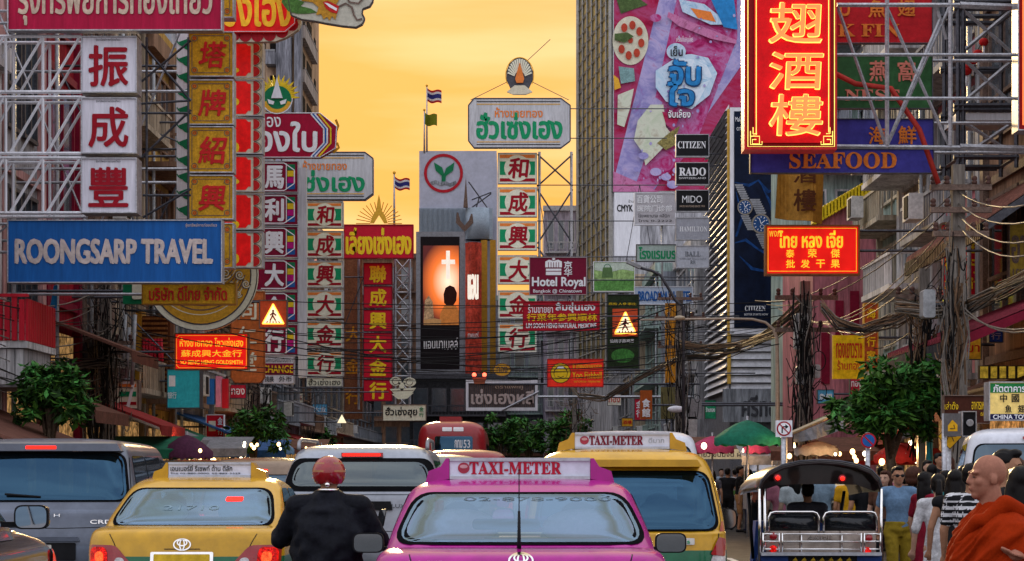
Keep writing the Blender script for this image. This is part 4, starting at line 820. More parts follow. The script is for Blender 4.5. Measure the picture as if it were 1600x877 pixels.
# ---------------------------------------------------------------- right hand signs
neon_red = M('neon_red_field', (.70, .006, .010), .45, emis=.22, var=.25, scale=.8); dkred = M('dark_red_panel', (.30, .008, .012), .5, var=.2)
neon_o = M('neon_orange_letter', (1, .22, .06), .4, emis=.9, var=.1); neon_y = M('neon_yellow_edge', (1, .75, .15), .4, emis=1.0, var=.1)
s = Sign('neon_sign', 'tall glowing red sign with three big orange Chinese characters and a gilded edge', 1163, -40, 1307, 234, 36); p = s.panel(s.r, dkred, M('neon_rim', (.45, .02, .02), .4, emis=.2), 3, .45)
m = MB(); m.poly(s.poly([(1178, -40), (1297, -40), (1297, 224), (1178, 224)]), -.045, neon_red); m.build('red_field', p)
for ch, y0, y1 in (('翅', 5, 70), ('酒', 82, 142), ('樓', 148, 214)):
    s.text([(ch, 1199, y0, 1284, y1, neon_y, .020, .05)], p, -.06); s.text([(ch, 1201, y0+1.5, 1282, y1-1.5, neon_o, .008, .05)], p, -.10)
m = MB()
for q in ([(1181, -40), (1181, 212), (1176, 212)], [(1303, -40), (1303, 230), (1168, 230), (1168, -40)], [(1294, -40), (1294, 208)]): m.stroke(s.poly(q), 1.3*s.k, -.06, neon_y)
for sx, x0 in ((1, 1172), (-1, 1300)):
    for q in ([(0, 214), (14, 214), (14, 226), (3, 226), (3, 219), (9, 219)], [(0, 206), (0, 227), (18, 227), (18, 222)], [(4, 200), (4, 210), (10, 210)]): m.stroke(s.poly([(x0+sx*a, b_) for a, b_ in q]), 1.4*s.k, -.065, neon_y)
m.build('gilded_edge', p); s.arms(1, rows=(.3, .55, .95), brace=False)
# backing banners
purp = M('banner_purple', (.055, .05, .30), .6, var=.25, scale=1.5); orb = M('banner_orange_letter', (.70, .19, .03), .6, var=.25)
s = Sign('banner_sign', 'long purple banner with orange serif letters under the glowing red sign', 1172, 233, 1459, 271, 37); s.panel(s.r, purp, dsteel, .8, .1); s.text([('𝐒𝐄𝐀𝐅𝐎𝐎𝐃', 1233, 238, 1401, 264, orb, .022)])
m = MB(); m.poly(s.poly(arc(1257, 231, 7, 0, 180, 10)), -.012, orb); m.build('mark', s.t); s.arms(1, rows=(.9,), brace=False)
s = Sign('banner_sign', 'short purple banner with two orange Chinese characters behind the scaffold bars', 1306, 186, 1459, 232, 37.4); s.panel(s.r, purp, dsteel, .8, .1); s.text([('海', 1357, 198, 1384, 226, orb, .02), ('鮮', 1403, 197, 1432, 226, orb, .02)]); s.arms(1, rows=(.9,), brace=False)
s = Sign('banner_sign', 'dark green banner with pink Chinese characters and serif letters above the purple one', 1306, 84, 1457, 170, 37.4); grb = M('banner_green', (.035, .12, .04), .6, var=.35, scale=2); pkl = M('banner_pink_letter', (.62, .20, .14), .6, var=.25)
s.panel(s.r, grb, dsteel, .8, .1); s.text([('燕', 1358, 95, 1387, 128, pkl, .02), ('窩', 1402, 95, 1430, 128, pkl, .02), ('𝐍𝐄𝐒𝐓', 1320, 140, 1405, 158, pkl, .02)]); s.arms(1, rows=(.9,), brace=False)
s = Sign('banner_sign', 'dark red banner with gold Chinese characters and serif letters above the green one', 1306, -20, 1457, 68, 37.4); s.panel(s.r, M('banner_red', (.48, .014, .02), .6, var=.25), dsteel, .8, .1); s.text([('魚', 1356, 0, 1384, 28, orb, .02), ('翅', 1402, 0, 1430, 26, orb, .02), ('U', 1311, 4, 1328, 26, orb, .03), ('𝐊 𝐅𝐈𝐍', 1309, 38, 1405, 58, orb, .02)]); s.arms(1, rows=(.9,), brace=False)
# scaffold in front of banners
t = thing('scaffold_truss', 'grey steel truss crossing in front of the red, green and purple banners', 'truss', P(1400, 232, 36.4))
def sx(px): return X(px, 36.4)-X(1400, 36.4)
def szz(py): return Z(py, 36.4)-Z(232, 36.4)
for nm, segs, r_ in (('frame', ((1386, 0, 1386, 232), (1308, 8, 1500, 8), (1300, 229, 1505, 231), (1485, 0, 1485, 228), (1386, -40, 1386, 0), (1485, -40, 1485, 0)), .038), ('diagonal_brace', ((1310, 10, 1386, 228), (1485, 10, 1388, 225), (1386, 8, 1485, 228), (1386, 228, 1470, 30), (1465, 10, 1480, 60)), .030)):
    m = MB()
    for a, b_, c, e in segs: m.bar((sx(a), 0 if nm == 'frame' else .08, szz(b_)), (sx(c), 0 if nm == 'frame' else .08, szz(e)), r_, steel)
    m.build(nm, t)
m = MB(); m.tube([(sx(1300), .2, szz(108)), (sx(1340), .2, szz(128)), (sx(1395), .2, szz(135)), (sx(1440), .2, szz(200)), (sx(1470), .2, szz(285))], .05, M('red_cable', (.45, .04, .03), .5)); m.build('red_conduit', t)
m = MB(); m.bar((sx(1500), .0, szz(230)), (10.4-t.location.x, .4, szz(230)), .06, steel); m.bar((sx(1500), .0, szz(8)), (10.4-t.location.x, .4, szz(8)), .06, steel); m.build('support_arm', t)
# scaffold tower
t = thing('scaffold_tower', 'dark steel scaffold tower with a walkway at the upper right', 'scaffold', P(1540, 250, 41))
def qx(px): return X(px, 41)-X(1540, 41)
def qz(py): return Z(py, 41)-Z(250, 41)
m = MB()
for px in (1497, 1505, 1588):
    for y in (0, 1.3): m.bar((qx(px), y, qz(262)), (qx(px), y, qz(-40)), .045, dsteel)
for py in (3, 14, 88, 92, 165, 172, 246): 
    for y in (0, 1.3): m.bar((qx(1490), y, qz(py)), (qx(1592), y, qz(py)), .05, dsteel)
    for px in (1500, 1588): m.bar((qx(px), 0, qz(py)), (qx(px), 1.3, qz(py)), .04, dsteel)
m.build('frame', t); m = MB()
for a, b_, c, e in ((1505, 15, 1582, 80), (1582, 15, 1505, 80), (1505, 92, 1582, 160), (1582, 95, 1505, 160), (1505, 190, 1585, 240), (1585, 190, 1505, 245), (1500, -30, 1588, 5)): m.bar((qx(a), .0, qz(b_)), (qx(c), .1, qz(e)), .04, steel)
m.build('diagonal_brace', t); m = MB(); m.box(qx(1496), qx(1592), .02, 1.25, qz(188), qz(176), greysign); 
for k in range(9): m.bar((qx(1506+k*9.5), .05, qz(176)), (qx(1506+k*9.5), .05, qz(158)), .015, dsteel)
m.build('walkway', t)
# lantern string inside the tower
t = thing('lantern_string', 'slanting string of red paper lanterns with white tassels in the scaffold tower', 'lanterns', P(1536, 90, 41.5)); 
for i, (px, py) in enumerate(((1537, 66), (1528, 84), (1520, 95), (1513, 106), (1510, 112))):
    m = MB(); c = P(px, py, 41.5)-t.location; m.ball(c, (.10, .10, .085), M('lantern_red', (.6, .02, .02), .6), 12, 6); m.tube([c-Vector((0, 0, .08)), c-Vector((0, 0, .3))], .025, wlet); m.build('lantern', t)
m = MB(); m.tube([P(1545, 50, 41.5)-t.location, P(1537, 62, 41.5)-t.location, P(1520, 92, 41.5)-t.location, P(1506, 116, 41.5)-t.location], .01, klet); m.build('cord', t)
# red sign at the right edge
s = Sign('neon_sign', 'dark red sign with an orange edge cut off by the right edge of the picture', 1590, -60, 1660, 204, 36); s.panel((1590, -60, 1660, 204), dkred, steel, 1.4, .4); m = MB(); m.stroke(s.poly([(1598, -60), (1598, 196), (1660, 196)]), 3*s.k, -.05, neon_o); m.build('border', s.t); s.arms(1, rows=(.5, .9), brace=False)
# golden curved banner
s = Sign('banner_sign', 'curved amber cloth banner with brown Chinese characters below the purple banner', 1213, 262, 1288, 350, 44); m = MB(); amb = M('amber_banner', (.42, .20, .03), .6, var=.3); n = 12
top = [(1216+k*5.9, 262) for k in range(n+1)]; bot = [(1212+k*6.2, 340+10*k/n) for k in range(n+1)]
vs = []; 
for k in range(n+1): vs += [(s.x(top[k][0]), .15*math.sin(k*.5), s.z(top[k][1])), (s.x(bot[k][0]+3*math.sin(k)), .15*math.sin(k*.5+.6), s.z(bot[k][1]))]
fs = [(2*k, 2*k+1, 2*k+3, 2*k+2) for k in range(n)]; m.add(vs+[(a, b_+.05, c) for a, b_, c in vs], fs+[tuple(q+2*n+2 for q in reversed(f)) for f in fs], amb); m.build('panel', s.t)
s.text([('酒', 1238, 262, 1274, 288, M('brown_letter', (.10, .03, .01), .6), .02), ('樓', 1238, 297, 1274, 332, M('brown_letter'), .02)], y=-.16); s.arms(1, rows=(.98,), brace=False)
# lit red Thai sign
s = Sign('lit_sign', 'glowing red sign with yellow Thai and Chinese lines in front of the pink gable', 1196, 352, 1343, 430, 45); p = s.panel(s.r, lit_red, M('dull_gold_frame'), 2.4, .25); s.border((1200, 357, 1338, 424), lit_y, .8, parent=p)
s.text([('ไทย หลง เจี่ย', 1216, 360, 1317, 388, lit_y, .025), ('พงภ.', 1202, 361, 1222, 370, lit_y, .0), ('泰', 1228, 390, 1241, 403, lit_y, .02), ('荣', 1262, 389, 1276, 403, lit_y, .02), ('傑', 1298, 389, 1312, 403, lit_y, .02)]+[(c, x_, 406, x_+14, 419, lit_y, .02) for c, x_ in (('批', 1228), ('发', 1251), ('干', 1275), ('果', 1298))], p); s.arms(1, rows=(.5, .9), brace=False)
# drink billboard on the office tower
s = Sign('billboard', 'huge pink drink advertisement with a lotus root slice and blue Thai lettering', 957, -80, 1160, 301, 149.4, cat='billboard')
bbr = MIXM('billboard_crimson', ((.09, .002, .015), (.30, .005, .03), (.38, .008, .055), (.40, .06, .16)), .45); icy = MIXM('billboard_ice', ((.34, .02, .13), (.30, .12, .34), (.44, .38, .62), (.26, .24, .50)), .6); s.panel((958, -80, 1160, 300), bbr, steel, 1.2, .5)
m = MB(); k_ = 0
def pl(pts, mat, y=None):
    global k_
    k_ += 1; m.poly(s.poly(pts), -.02-.01*k_, mat)
pinkg = MIXM('billboard_pink', ((.16, .003, .04), (.34, .008, .09), (.42, .02, .14), (.46, .16, .36)), .7); deep = MIXM('billboard_deep', ((.16, .004, .04), (.34, .01, .10), (.55, .20, .38)), .8); paleb = MIXM('billboard_pale_blue', ((.10, .34, .55), (.28, .52, .68), (.55, .66, .78)), .8); midb = M('billboard_blue', (.03, .26, .62), .5, var=.3, scale=.6); darkb = M('billboard_navy', (.02, .07, .20), .5, var=.3)
mint = MIXM('billboard_mint', ((.30, .22, .14), (.42, .50, .34), (.60, .62, .50)), .8); lotus = M('lotus_cream', (.72, .68, .52), .5, var=.2); rootr = M('lotus_hole', (.50, .06, .03), .5); leafg = M('billboard_leaf', (.10, .16, .05), .5, var=.5)
pl([(1050, -80), (1160, -80), (1160, 100), (1020, 300), (962, 300), (962, 270)], icy)
pl([(1075, -80), (1150, -80), (1152, 60), (1085, 230), (1020, 296), (985, 290), (1020, 170)], pinkg)
pl([(975, 255), (1020, 150), (1035, 160), (1000, 270), (990, 296), (975, 290)], icy)
pl([(958, 268), (990, 282), (1030, 300), (958, 300)], deep)
pl([(962, -5), (990, -8), (1012, 8), (992, 14), (970, 22)], leafg)
pl(arc(985, 64, 28, 0, 360, 40, 38), lotus)
for k in range(8):
    a = R(k*45+10); m.poly(s.poly(arc(985+17*math.cos(a), 64+24*math.sin(a), 5, 0, 360, 12, 7)), -.2, rootr)
m.poly(s.poly(arc(985, 64, 4, 0, 360, 10, 5)), -.2, rootr); k_ = 22
pl([(960, 54), (980, 52), (990, 58), (976, 68), (960, 64)], leafg)
pl([(966, 105), (990, 108), (992, 128), (970, 132)], M('billboard_teal', (.25, .42, .42), .5, var=.4))
pl([(958, 118), (966, 124), (970, 138), (960, 142)], gold)
pl([(1044, 20), (1080, 36), (1150, 64), (1150, 70), (1110, 62), (1060, 42), (1042, 28)], deep)
pl([(1060, 0), (1100, 8), (1140, 40), (1110, 40), (1066, 20)], paleb); pl([(1110, 0), (1145, -10), (1152, 48), (1130, 44)], midb); pl([(1078, 14), (1110, 20), (1118, 36), (1090, 30)], orlet)
pl(arc(1056, 82, 15, 0, 360, 22, 13), paleb); pl([(1046, 98), (1024, 112), (1024, 138), (1040, 160), (1080, 172), (1108, 150), (1120, 116), (1106, 92), (1080, 86), (1062, 88)], paleb); pl([(1060, 92), (1100, 96), (1112, 120), (1086, 168), (1050, 160)], MIXM('billboard_light', ((.20, .46, .66), (.42, .62, .78), (.70, .78, .86)), .9))
pl([(996, 190), (1016, 165), (1036, 165), (1040, 200), (1052, 214), (1030, 238), (1008, 260), (1004, 240), (990, 220)], mint); pl([(1026, 225), (1050, 205), (1062, 198), (1056, 214), (1064, 222), (1040, 236)], M('billboard_olive', (.36, .30, .10), .5, var=.6)); pl([(965, 150), (990, 140), (984, 170), (975, 200), (964, 196)], mint)
pl([(1034, 176), (1062, 182), (1052, 206), (1040, 196)], bbr)
for px, py, r_ in ((1024, 30, 9), (1005, 245, 8), (1024, 270, 9), (1040, 278, 8), (995, 266, 6), (1058, 268, 8), (1050, 290, 9)): pl(arc(px, py, r_, 0, 360, 12, r_*.7), pinkg if py < 200 else icy)
rr = random.Random(5)
for _ in range(90):
    px = rr.uniform(1000, 1150); py = rr.uniform(20, 295)
    if abs(px-(1150-(py)*.55)) < 60: m.poly(s.poly(arc(px, py, rr.uniform(.8, 2.6), 0, 360, 8, rr.uniform(1, 3))), -.34-.001*_, icy)
m.build('picture', s.t)
s.text([('เย็น', 1047, 74, 1066, 90, klet, .02), ('จับ', 1042, 93, 1096, 138, darkb, .07), ('ใจ', 1040, 128, 1086, 170, darkb, .07), ('จับเลี้ยง', 1042, 172, 1079, 187, klet, .03), ('เครื่องดื่มสมุนไพร', 1056, 58, 1082, 70, wlet, 0, 0)], y=-.45)
s.text([('จับ', 1044, 95, 1094, 136, midb, .035), ('ใจ', 1042, 130, 1084, 168, midb, .035), ('จับเลี้ยง', 1043, 173, 1078, 186, wlet, .015)], y=-.50)
# white boards under the billboard
s = Sign('board_sign', 'white board with large black capital letters at the foot of the billboard', 960, 301, 1000, 400, 146); s.panel(s.r, white, None, dep=.2); s.text([('CMYK', 964, 320, 989, 331, klet, .03), ('ร้าน', 982, 312, 990, 317, klet, 0)]); m = MB(); m.bar((0, .2, 0), (.2, 3.2, 0), .05, steel); m.build('support_arm', s.t)
s = Sign('board_sign', 'silver grey board with rows of Chinese and Thai print beside the dark watch signs', 991, 301, 1056, 352, 104); s.panel(s.r, M('silver_board', (.52, .50, .53), .5, var=.2), white, 1.5, .2); s.text([('百貨公司', 995, 305, 1035, 318, wlet, .02), ('医院门诊部', 996, 321, 1050, 331, wlet, .02), ('โรงพยาบาล คลินิก', 997, 334, 1046, 340, klet, 0), ('โทร 0-2222', 997, 343, 1050, 347, klet, 0)]); m = MB(); m.tube([(s.x(1035), .15, 0), (s.x(1035), .15, s.z(470))], .06, steel); m.build('post', s.t); s.arms(1, 9.8, rows=(.5,), brace=False)
s = Sign('board_sign', 'pale green board with dark green Thai capitals under the silver grey board', 994, 382, 1056, 409, 102); s.panel(s.r, M('pale_green_board', (.42, .52, .48), .5, var=.2), dsteel, 1, .2); s.text([('โรงแรมบรอดเวย์', 998, 386, 1092, 405, glet, .03)]); s.arms(1, 9.8, rows=(.5,), brace=False)
s = Sign('hotel_sign', 'pale blue board with blue hotel capitals behind the curved street lamp', 991, 448, 1083, 476, 99); s.panel(s.r, M('pale_blue_board', (.46, .54, .66), .5, var=.2), white, 1, .2); s.text([('BROADWAY HOTEL', 997, 455, 1081, 471, bluep, .03)]); s.arms(1, 9.8, rows=(.5,), brace=False)
# watch brand column
blk = M('black_sign', (.014, .014, .016), .4, var=.2)
for lab, y0, y1, mat, txt in (
    ('black sign with white serif capitals topmost of the watch signs', 210, 245, blk, [('𝐂𝐈𝐓𝐈𝐙𝐄𝐍', 1059, 221, 1103, 232, wlet, .0)]),
    ('black sign with bold white capitals and a line below second of the watch signs', 254, 289, blk, [('𝐑𝐀𝐃𝐎', 1061, 262, 1103, 275, wlet, .02), ('SWITZERLAND', 1061, 277, 1103, 280, wlet, 0)]),
    ('black sign with thin wide pale capitals in the middle of the watch signs', 297, 331, blk, [('MIDO', 1066, 306, 1097, 317, wlet, .0), ('SWISS WATCHES SINCE 1918', 1062, 321, 1101, 324, tanlet, 0)]),
    ('silver grey sign with faint white capitals fourth of the watch signs', 340, 375, M('silver_sign', (.40, .41, .46), .4, var=.2), [('𝐇𝐀𝐌𝐈𝐋𝐓𝐎𝐍', 1062, 354, 1105, 362, wlet, 0)]),
    ('pale sign with grey serif letters lowest of the watch signs', 384, 419, M('pale_sign', (.52, .54, .60), .4, var=.2), [('𝐁𝐀𝐋𝐋', 1070, 393, 1095, 401, slate, .01), ('Official Standard', 1062, 403, 1103, 406, slate, 0), ('RR', 1079, 407, 1087, 413, slate, .02)])):
    s = Sign('watch_sign', lab, 1056, y0, 1108, y1, 98, 'watch brand signs stacked on the louvred building'); s.panel(s.r, mat, steel, 1, .3); s.text(txt); m = MB(); [m.bar((s.x(1108), .15, s.z(y0+q)), (10.2-X(s.ox, 98), .15, s.z(y0+q)), .035, dsteel) for q in (4, 30)]; m.build('support_arm', s.t)
# tall watch poster
s = Sign('poster_board', 'tall dark blue watch poster in a white frame on the louvred building', 1143, 170, 1218, 520, 94.4, cat='poster'); s.panel((1141, 168, 1219, 522), white, None, dep=.15, y=.02, name='frame'); s.panel((1147, 174, 1214, 513), M('poster_navy', (.006, .012, .035), .4, var=.5, scale=.5), None, dep=.02, y=-.01)
m = MB(); pbm = M('poster_blue', (.01, .06, .22), .45, var=.6, scale=.8)
for i, q in enumerate(([(1147, 285), (1170, 290), (1185, 282), (1200, 300), (1214, 295)], [(1148, 380), (1165, 375), (1185, 390), (1205, 400)], [(1155, 400), (1175, 420), (1200, 425)], [(1190, 290), (1205, 320), (1212, 360)], [(1150, 300), (1160, 340), (1150, 370)])): m.stroke(s.poly(q), [1*s.k, 5*s.k, 3*s.k, 6*s.k, 1*s.k][:len(q)], -.02-.001*i, pbm)
m.build('silk_folds', s.t)
def watch(cx, cy, r_, mt):
    m = MB()
    for k in range(7):
        for sg in (-1, 1): px, py = cx+sg*k*1.6, cy+sg*(r_+2+k*3.4); m.poly(s.poly([(px-r_*.55, py-1.4), (px+r_*.55, py-1.4), (px+r_*.5, py+1.4), (px-r_*.5, py+1.4)]), -.03-.0005*k, mt)
    m.poly(s.poly(arc(cx, cy, r_, 0, 360, 24, r_*1.05)), -.04, chrome); m.poly(s.poly(arc(cx, cy, r_*.82, 0, 360, 24, r_*.86)), -.05, darkb)
    for k in range(12):
        a = R(k*30); m.stroke(s.poly([(cx+r_*.58*math.cos(a), cy+r_*.6*math.sin(a)), (cx+r_*.75*math.cos(a), cy+r_*.78*math.sin(a))]), .9*s.k, -.06, wlet)
    m.stroke(s.poly([(cx, cy), (cx+r_*.4, cy-r_*.35)]), 1*s.k, -.062, wlet); m.stroke(s.poly([(cx, cy), (cx-r_*.2, cy-r_*.6)]), .8*s.k, -.064, wlet); m.stroke(s.poly(arc(cx+r_*.1, cy+r_*.3, r_*.2, 0, 360, 10)), .6*s.k, -.066, wlet); m.build('watch_picture', s.t)
watch(1164, 324, 12, M('watch_steel', (.34, .35, .38), .35, .6)); watch(1189, 350, 15, M('watch_steel'))
s.text([('𝐂𝐈𝐓𝐈𝐙𝐄𝐍', 1164, 478, 1196, 486, wlet, 0), ('BETTER STARTS NOW', 1163, 490, 1200, 493, wlet, 0), ('Make', 1149, 183, 1160, 190, wlet, 0), ('CITIZEN', 1151, 199, 1166, 204, wlet, 0)])
# yellow sign + red vertical behind the right tree
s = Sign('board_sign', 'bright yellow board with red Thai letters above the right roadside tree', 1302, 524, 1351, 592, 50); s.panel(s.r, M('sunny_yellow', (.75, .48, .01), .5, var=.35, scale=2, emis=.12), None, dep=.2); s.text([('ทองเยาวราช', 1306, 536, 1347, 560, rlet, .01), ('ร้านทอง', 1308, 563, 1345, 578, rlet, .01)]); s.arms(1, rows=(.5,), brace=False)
s = Sign('column_sign', 'narrow orange red vertical board right of the bright yellow board', 1350, 474, 1372, 580, 50); s.panel(s.r, M('orange_red_board', (.55, .10, .03), .5, var=.5, scale=2, emis=.08), gold, 1, .2); s.text([(c, 1354, y, 1368, y+16, ylet, .02) for c, y in (('海', 482), ('味', 504), ('行', 526), ('家', 548))]); s.arms(1, rows=(.5,), brace=False)
s = Sign('banner_sign', 'red and yellow shop banner half hidden behind the tall concrete pole', 1473, 352, 1533, 460, 46); s.panel(s.r, M('sign_scarlet'), None, dep=.1); s.text([('大', 1476, 370, 1494, 392, ylet, .03), ('金', 1510, 372, 1530, 396, ylet, .03), ('龍', 1476, 402, 1494, 426, ylet, .03), ('行', 1510, 404, 1530, 428, ylet, .03), ('ทองคำ', 1476, 434, 1528, 452, ylet, .02)]); s.arms(1, rows=(.5,), brace=False)
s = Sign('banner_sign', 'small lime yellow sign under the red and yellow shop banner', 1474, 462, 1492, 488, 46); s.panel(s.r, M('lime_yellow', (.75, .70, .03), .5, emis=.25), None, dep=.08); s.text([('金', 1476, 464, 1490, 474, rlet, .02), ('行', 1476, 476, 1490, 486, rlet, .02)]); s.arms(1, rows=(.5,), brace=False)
s = Sign('board_sign', 'tall dull yellow board with dark Thai letters between the two tiled eaves', 1576, 348, 1640, 450, 38.5); s.panel(s.r, M('dull_yellow', (.50, .33, .04), .55, var=.4), rust, 1.5, .12); s.text([('อาหารทะเล', 1580, 368, 1690, 412, rust, .02), ('เยาวราช', 1582, 420, 1636, 440, rust, .01)]); s.arms(1, rows=(.5,), brace=False)
# restaurant sign lower right
s = Sign('restaurant_sign', 'yellow restaurant box with green Thai header and navy English footer at the right edge', 1545, 597, 1640, 657, 31); yb = M('lit_butter', (.85, .62, .20), .45, emis=.22, var=.2); s.panel(s.r, yb, steel, 1.2, .3)
m = MB(); m.poly(s.poly([(1547, 599), (1638, 599), (1638, 614), (1547, 614)]), -.012, M('header_green', (.02, .22, .06), .5, emis=.1)); m.poly(s.poly([(1547, 647), (1638, 647), (1638, 656), (1547, 656)]), -.012, M('footer_navy', (.02, .02, .08), .5)); m.build('colour_bands', s.t)
s.text([('ภัตตาคาร ไชน่าทาวน์', 1551, 600, 1660, 613, wlet, .02), ('中', 1562, 616, 1573, 629, klet, .02), ('國', 1580, 616, 1592, 629, klet, .02), ('城', 1600, 616, 1612, 629, klet, .02), ('魚', 1570, 633, 1580, 645, klet, .02), ('翅', 1590, 633, 1602, 645, klet, .02), ('CHINA TOWN SCALA', 1551, 648, 1648, 655, wlet, .03)], y=-.02); s.arms(1, rows=(.5,), brace=False)
s = Sign('menu_sign', 'dark brown menu board with gold Thai letters left of the restaurant box', 1474, 618, 1546, 662, 33); s.panel(s.r, M('menu_brown', (.07, .02, .012), .5), rust, 1, .1); s.text([('เล่าตั๊ง', 1476, 628, 1497, 640, ylet, .0), ('อาหารเหลา', 1518, 628, 1543, 640, ylet, 0), ('ตลาด', 1532, 645, 1542, 650, ylet, 0)]); s.arms(1, rows=(.6,), brace=False)
# lit shop interior panel behind
s = Sign('lit_canopy', 'yellow lit canopy band under the maroon tiled awning', 1470, 560, 1640, 590, 41, cat='canopy'); s.panel((1530, 572, 1640, 592), M('lit_yellow_band', (.85, .55, .06), .5, emis=.35, var=.6, scale=3), dsteel, .8, .1); m = MB(); [m.bar((s.x(1545+k*14), -.05, s.z(592)), (s.x(1545+k*14), -.05, s.z(572)), .025, dsteel) for k in range(7)]; m.build('mullion', s.t); s.arms(1, rows=(.5,), brace=False)
# traffic signs
def post_to_ground(s, px, mat=steel, r=.04): m = MB(); g = -(s.t.location.z-.1); m.tube([(s.x(px), .07, s.z(s.r[1])), (s.x(px), .07, g)], r, mat, 8); m.build('post', s.t)
s = Sign('traffic_sign', 'white square no right turn sign above the black tuk-tuk roof', 1212, 657, 1238, 683, 33); s.panel(s.r, white, None, dep=.02); m = MB(); cx, cy = 1225, 670; m.poly(s.poly(arc(cx, cy, 11.5, 0, 360, 28)), -.006, dred); m.poly(s.poly(arc(cx, cy, 9.2, 0, 360, 28)), -.009, wlet)
m.stroke(s.poly([(1222, 677), (1222, 667), (1228, 667)]), 2.2*s.k, -.012, klet); m.poly(s.poly([(1227, 663), (1232, 667), (1227, 671)]), -.012, klet); m.stroke(s.poly([(1217, 662), (1233, 678)]), 1.8*s.k, -.015, dred); m.build('symbol', s.t); post_to_ground(s, 1225)
s = Sign('traffic_sign', 'round blue no parking sign with red rim in front of the stall lights', 1345, 676, 1369, 701, 34); s.panel(pts=arc(1357, 688.5, 12, 0, 360, 28), mat=redp, dep=.02); m = MB(); m.poly(s.poly(arc(1357, 688.5, 9.5, 0, 360, 28)), -.006, bluep); m.stroke(s.poly([(1350.5, 682), (1363.5, 695)]), 2.4*s.k, -.01, redp); m.build('symbol', s.t); post_to_ground(s, 1357)
dy = M('warning_yellow', (.80, .42, .015), .5)
s = Sign('traffic_sign', 'yellow diamond warning sign below the small school warning plate', 1464, 662, 1503, 702, 32); s.panel(pts=[(1484, 662), (1503, 682), (1484, 702), (1465, 682)], mat=dy, fr=klet, fw=.8, dep=.02); m = MB(); m.stroke(s.poly([(1474, 682), (1494, 682)]), 1.6*s.k, -.02, klet); m.stroke(s.poly([(1478, 690), (1484, 676), (1490, 690)]), 1.6*s.k, -.021, klet); m.build('symbol', s.t); post_to_ground(s, 1484)
s = Sign('traffic_sign', 'small yellow school warning plate on a dark panel above the diamond sign', 1475, 646, 1502, 682, 31.6); s.panel(s.r, M('plate_grey', (.14, .13, .13), .5), None, dep=.02); m = MB(); m.poly(s.poly([(1481, 674), (1481, 665), (1488, 656), (1496, 664), (1496, 674)]), -.006, dy); m.stroke(s.poly([(1484, 670), (1492, 670), (1490, 664)]), 1.3*s.k, -.01, klet); m.build('symbol', s.t); post_to_ground(s, 1477)
s = Sign('signal_box', 'black traffic signal box with an unlit round lens beside the warning plates', 1503, 643, 1525, 682, 32, cat='signal'); s.panel(s.r, black, steel, 1, .25); m = MB(); m.lathe([(4.6*s.k, 0), (5.6*s.k, -.05), (5.6*s.k, -.07), (4.6*s.k, -.07)], (s.x(1514), -.01, s.z(661)), steel, 20, 'y'); m.build('lens_rim', s.t); post_to_ground(s, 1514)
# flags on the roofs at the bend
def flag(label, px, y0, y1, d, fy0, fy1, fl, cols):
    t = thing('flag_pole', label, 'flag', (X(px, d), d, Z(y1, d))); k = d/F; m = MB(); m.tube([(0, 0, 0), (0, 0, (y1-y0)*k)], [.09, .05], steel, 8); m.ball((0, 0, (y1-y0)*k), .12, gold); m.build('pole', t)
    m = MB(); n = 10
    for j, (a, b_, mt) in enumerate(cols):
        vs = []
        for i in range(n+1):
            u = i/n; w_ = .25*math.sin(u*7); dz = -u*fl*.22*k-.1*math.sin(u*5)
            for q in (a, b_): vs.append((u*fl*k+.05, w_, (y1-fy0-(fy1-fy0)*q)*k+dz))
        fs = [(2*i, 2*i+1, 2*i+3, 2*i+2) for i in range(n)]; m.add(vs, fs, mt)
    m.build('cloth', t)
fr_, fw_, fb_ = M('flag_red', (.42, .02, .02), .8), M('flag_white', (.62, .58, .55), .8), M('flag_blue', (.03, .03, .16), .8); thai = [(0, .17, fr_), (.17, .33, fw_), (.33, .67, fb_), (.67, .83, fw_), (.83, 1, fr_)]
flag('striped national flag on the tallest pole of the bank roof', 667, 134, 238, 188, 138, 158, 22, thai)
flag('green and yellow flag on the shorter pole of the bank roof', 663, 172, 240, 187, 176, 194, 19, [(0, 1, M('flag_green', (.16, .18, .01), .8))])
flag('small striped national flag above the scarlet Thai board', 616, 270, 352, 150, 276, 294, 23, thai)
# blue hanging flag left
t = thing('hanging_flag', 'long blue cloth flag hanging in front of the deep red wall on the left', 'flag', P(80, 525, 44)); m = MB()
vs = [P(a, b_, 44+dd)-t.location for a, b_, dd in ((90, 446, 0), (84, 446, .1), (89, 478, .05), (78, 480, .12), (86, 505, 0), (71, 500, .1), (84, 520, .05), (75, 522, .1))]; m.add(vs, [(1, 3, 2, 0), (3, 5, 4, 2), (5, 7, 6, 4)], M('cloth_blue', (.03, .22, .48), .8)); m.build('cloth', t)
m = MB(); m.bar(P(95, 440, 44)-t.location, Vector((-10.45, 44.6, Z(435, 44)))-t.location, .03, steel); m.build('pole', t)
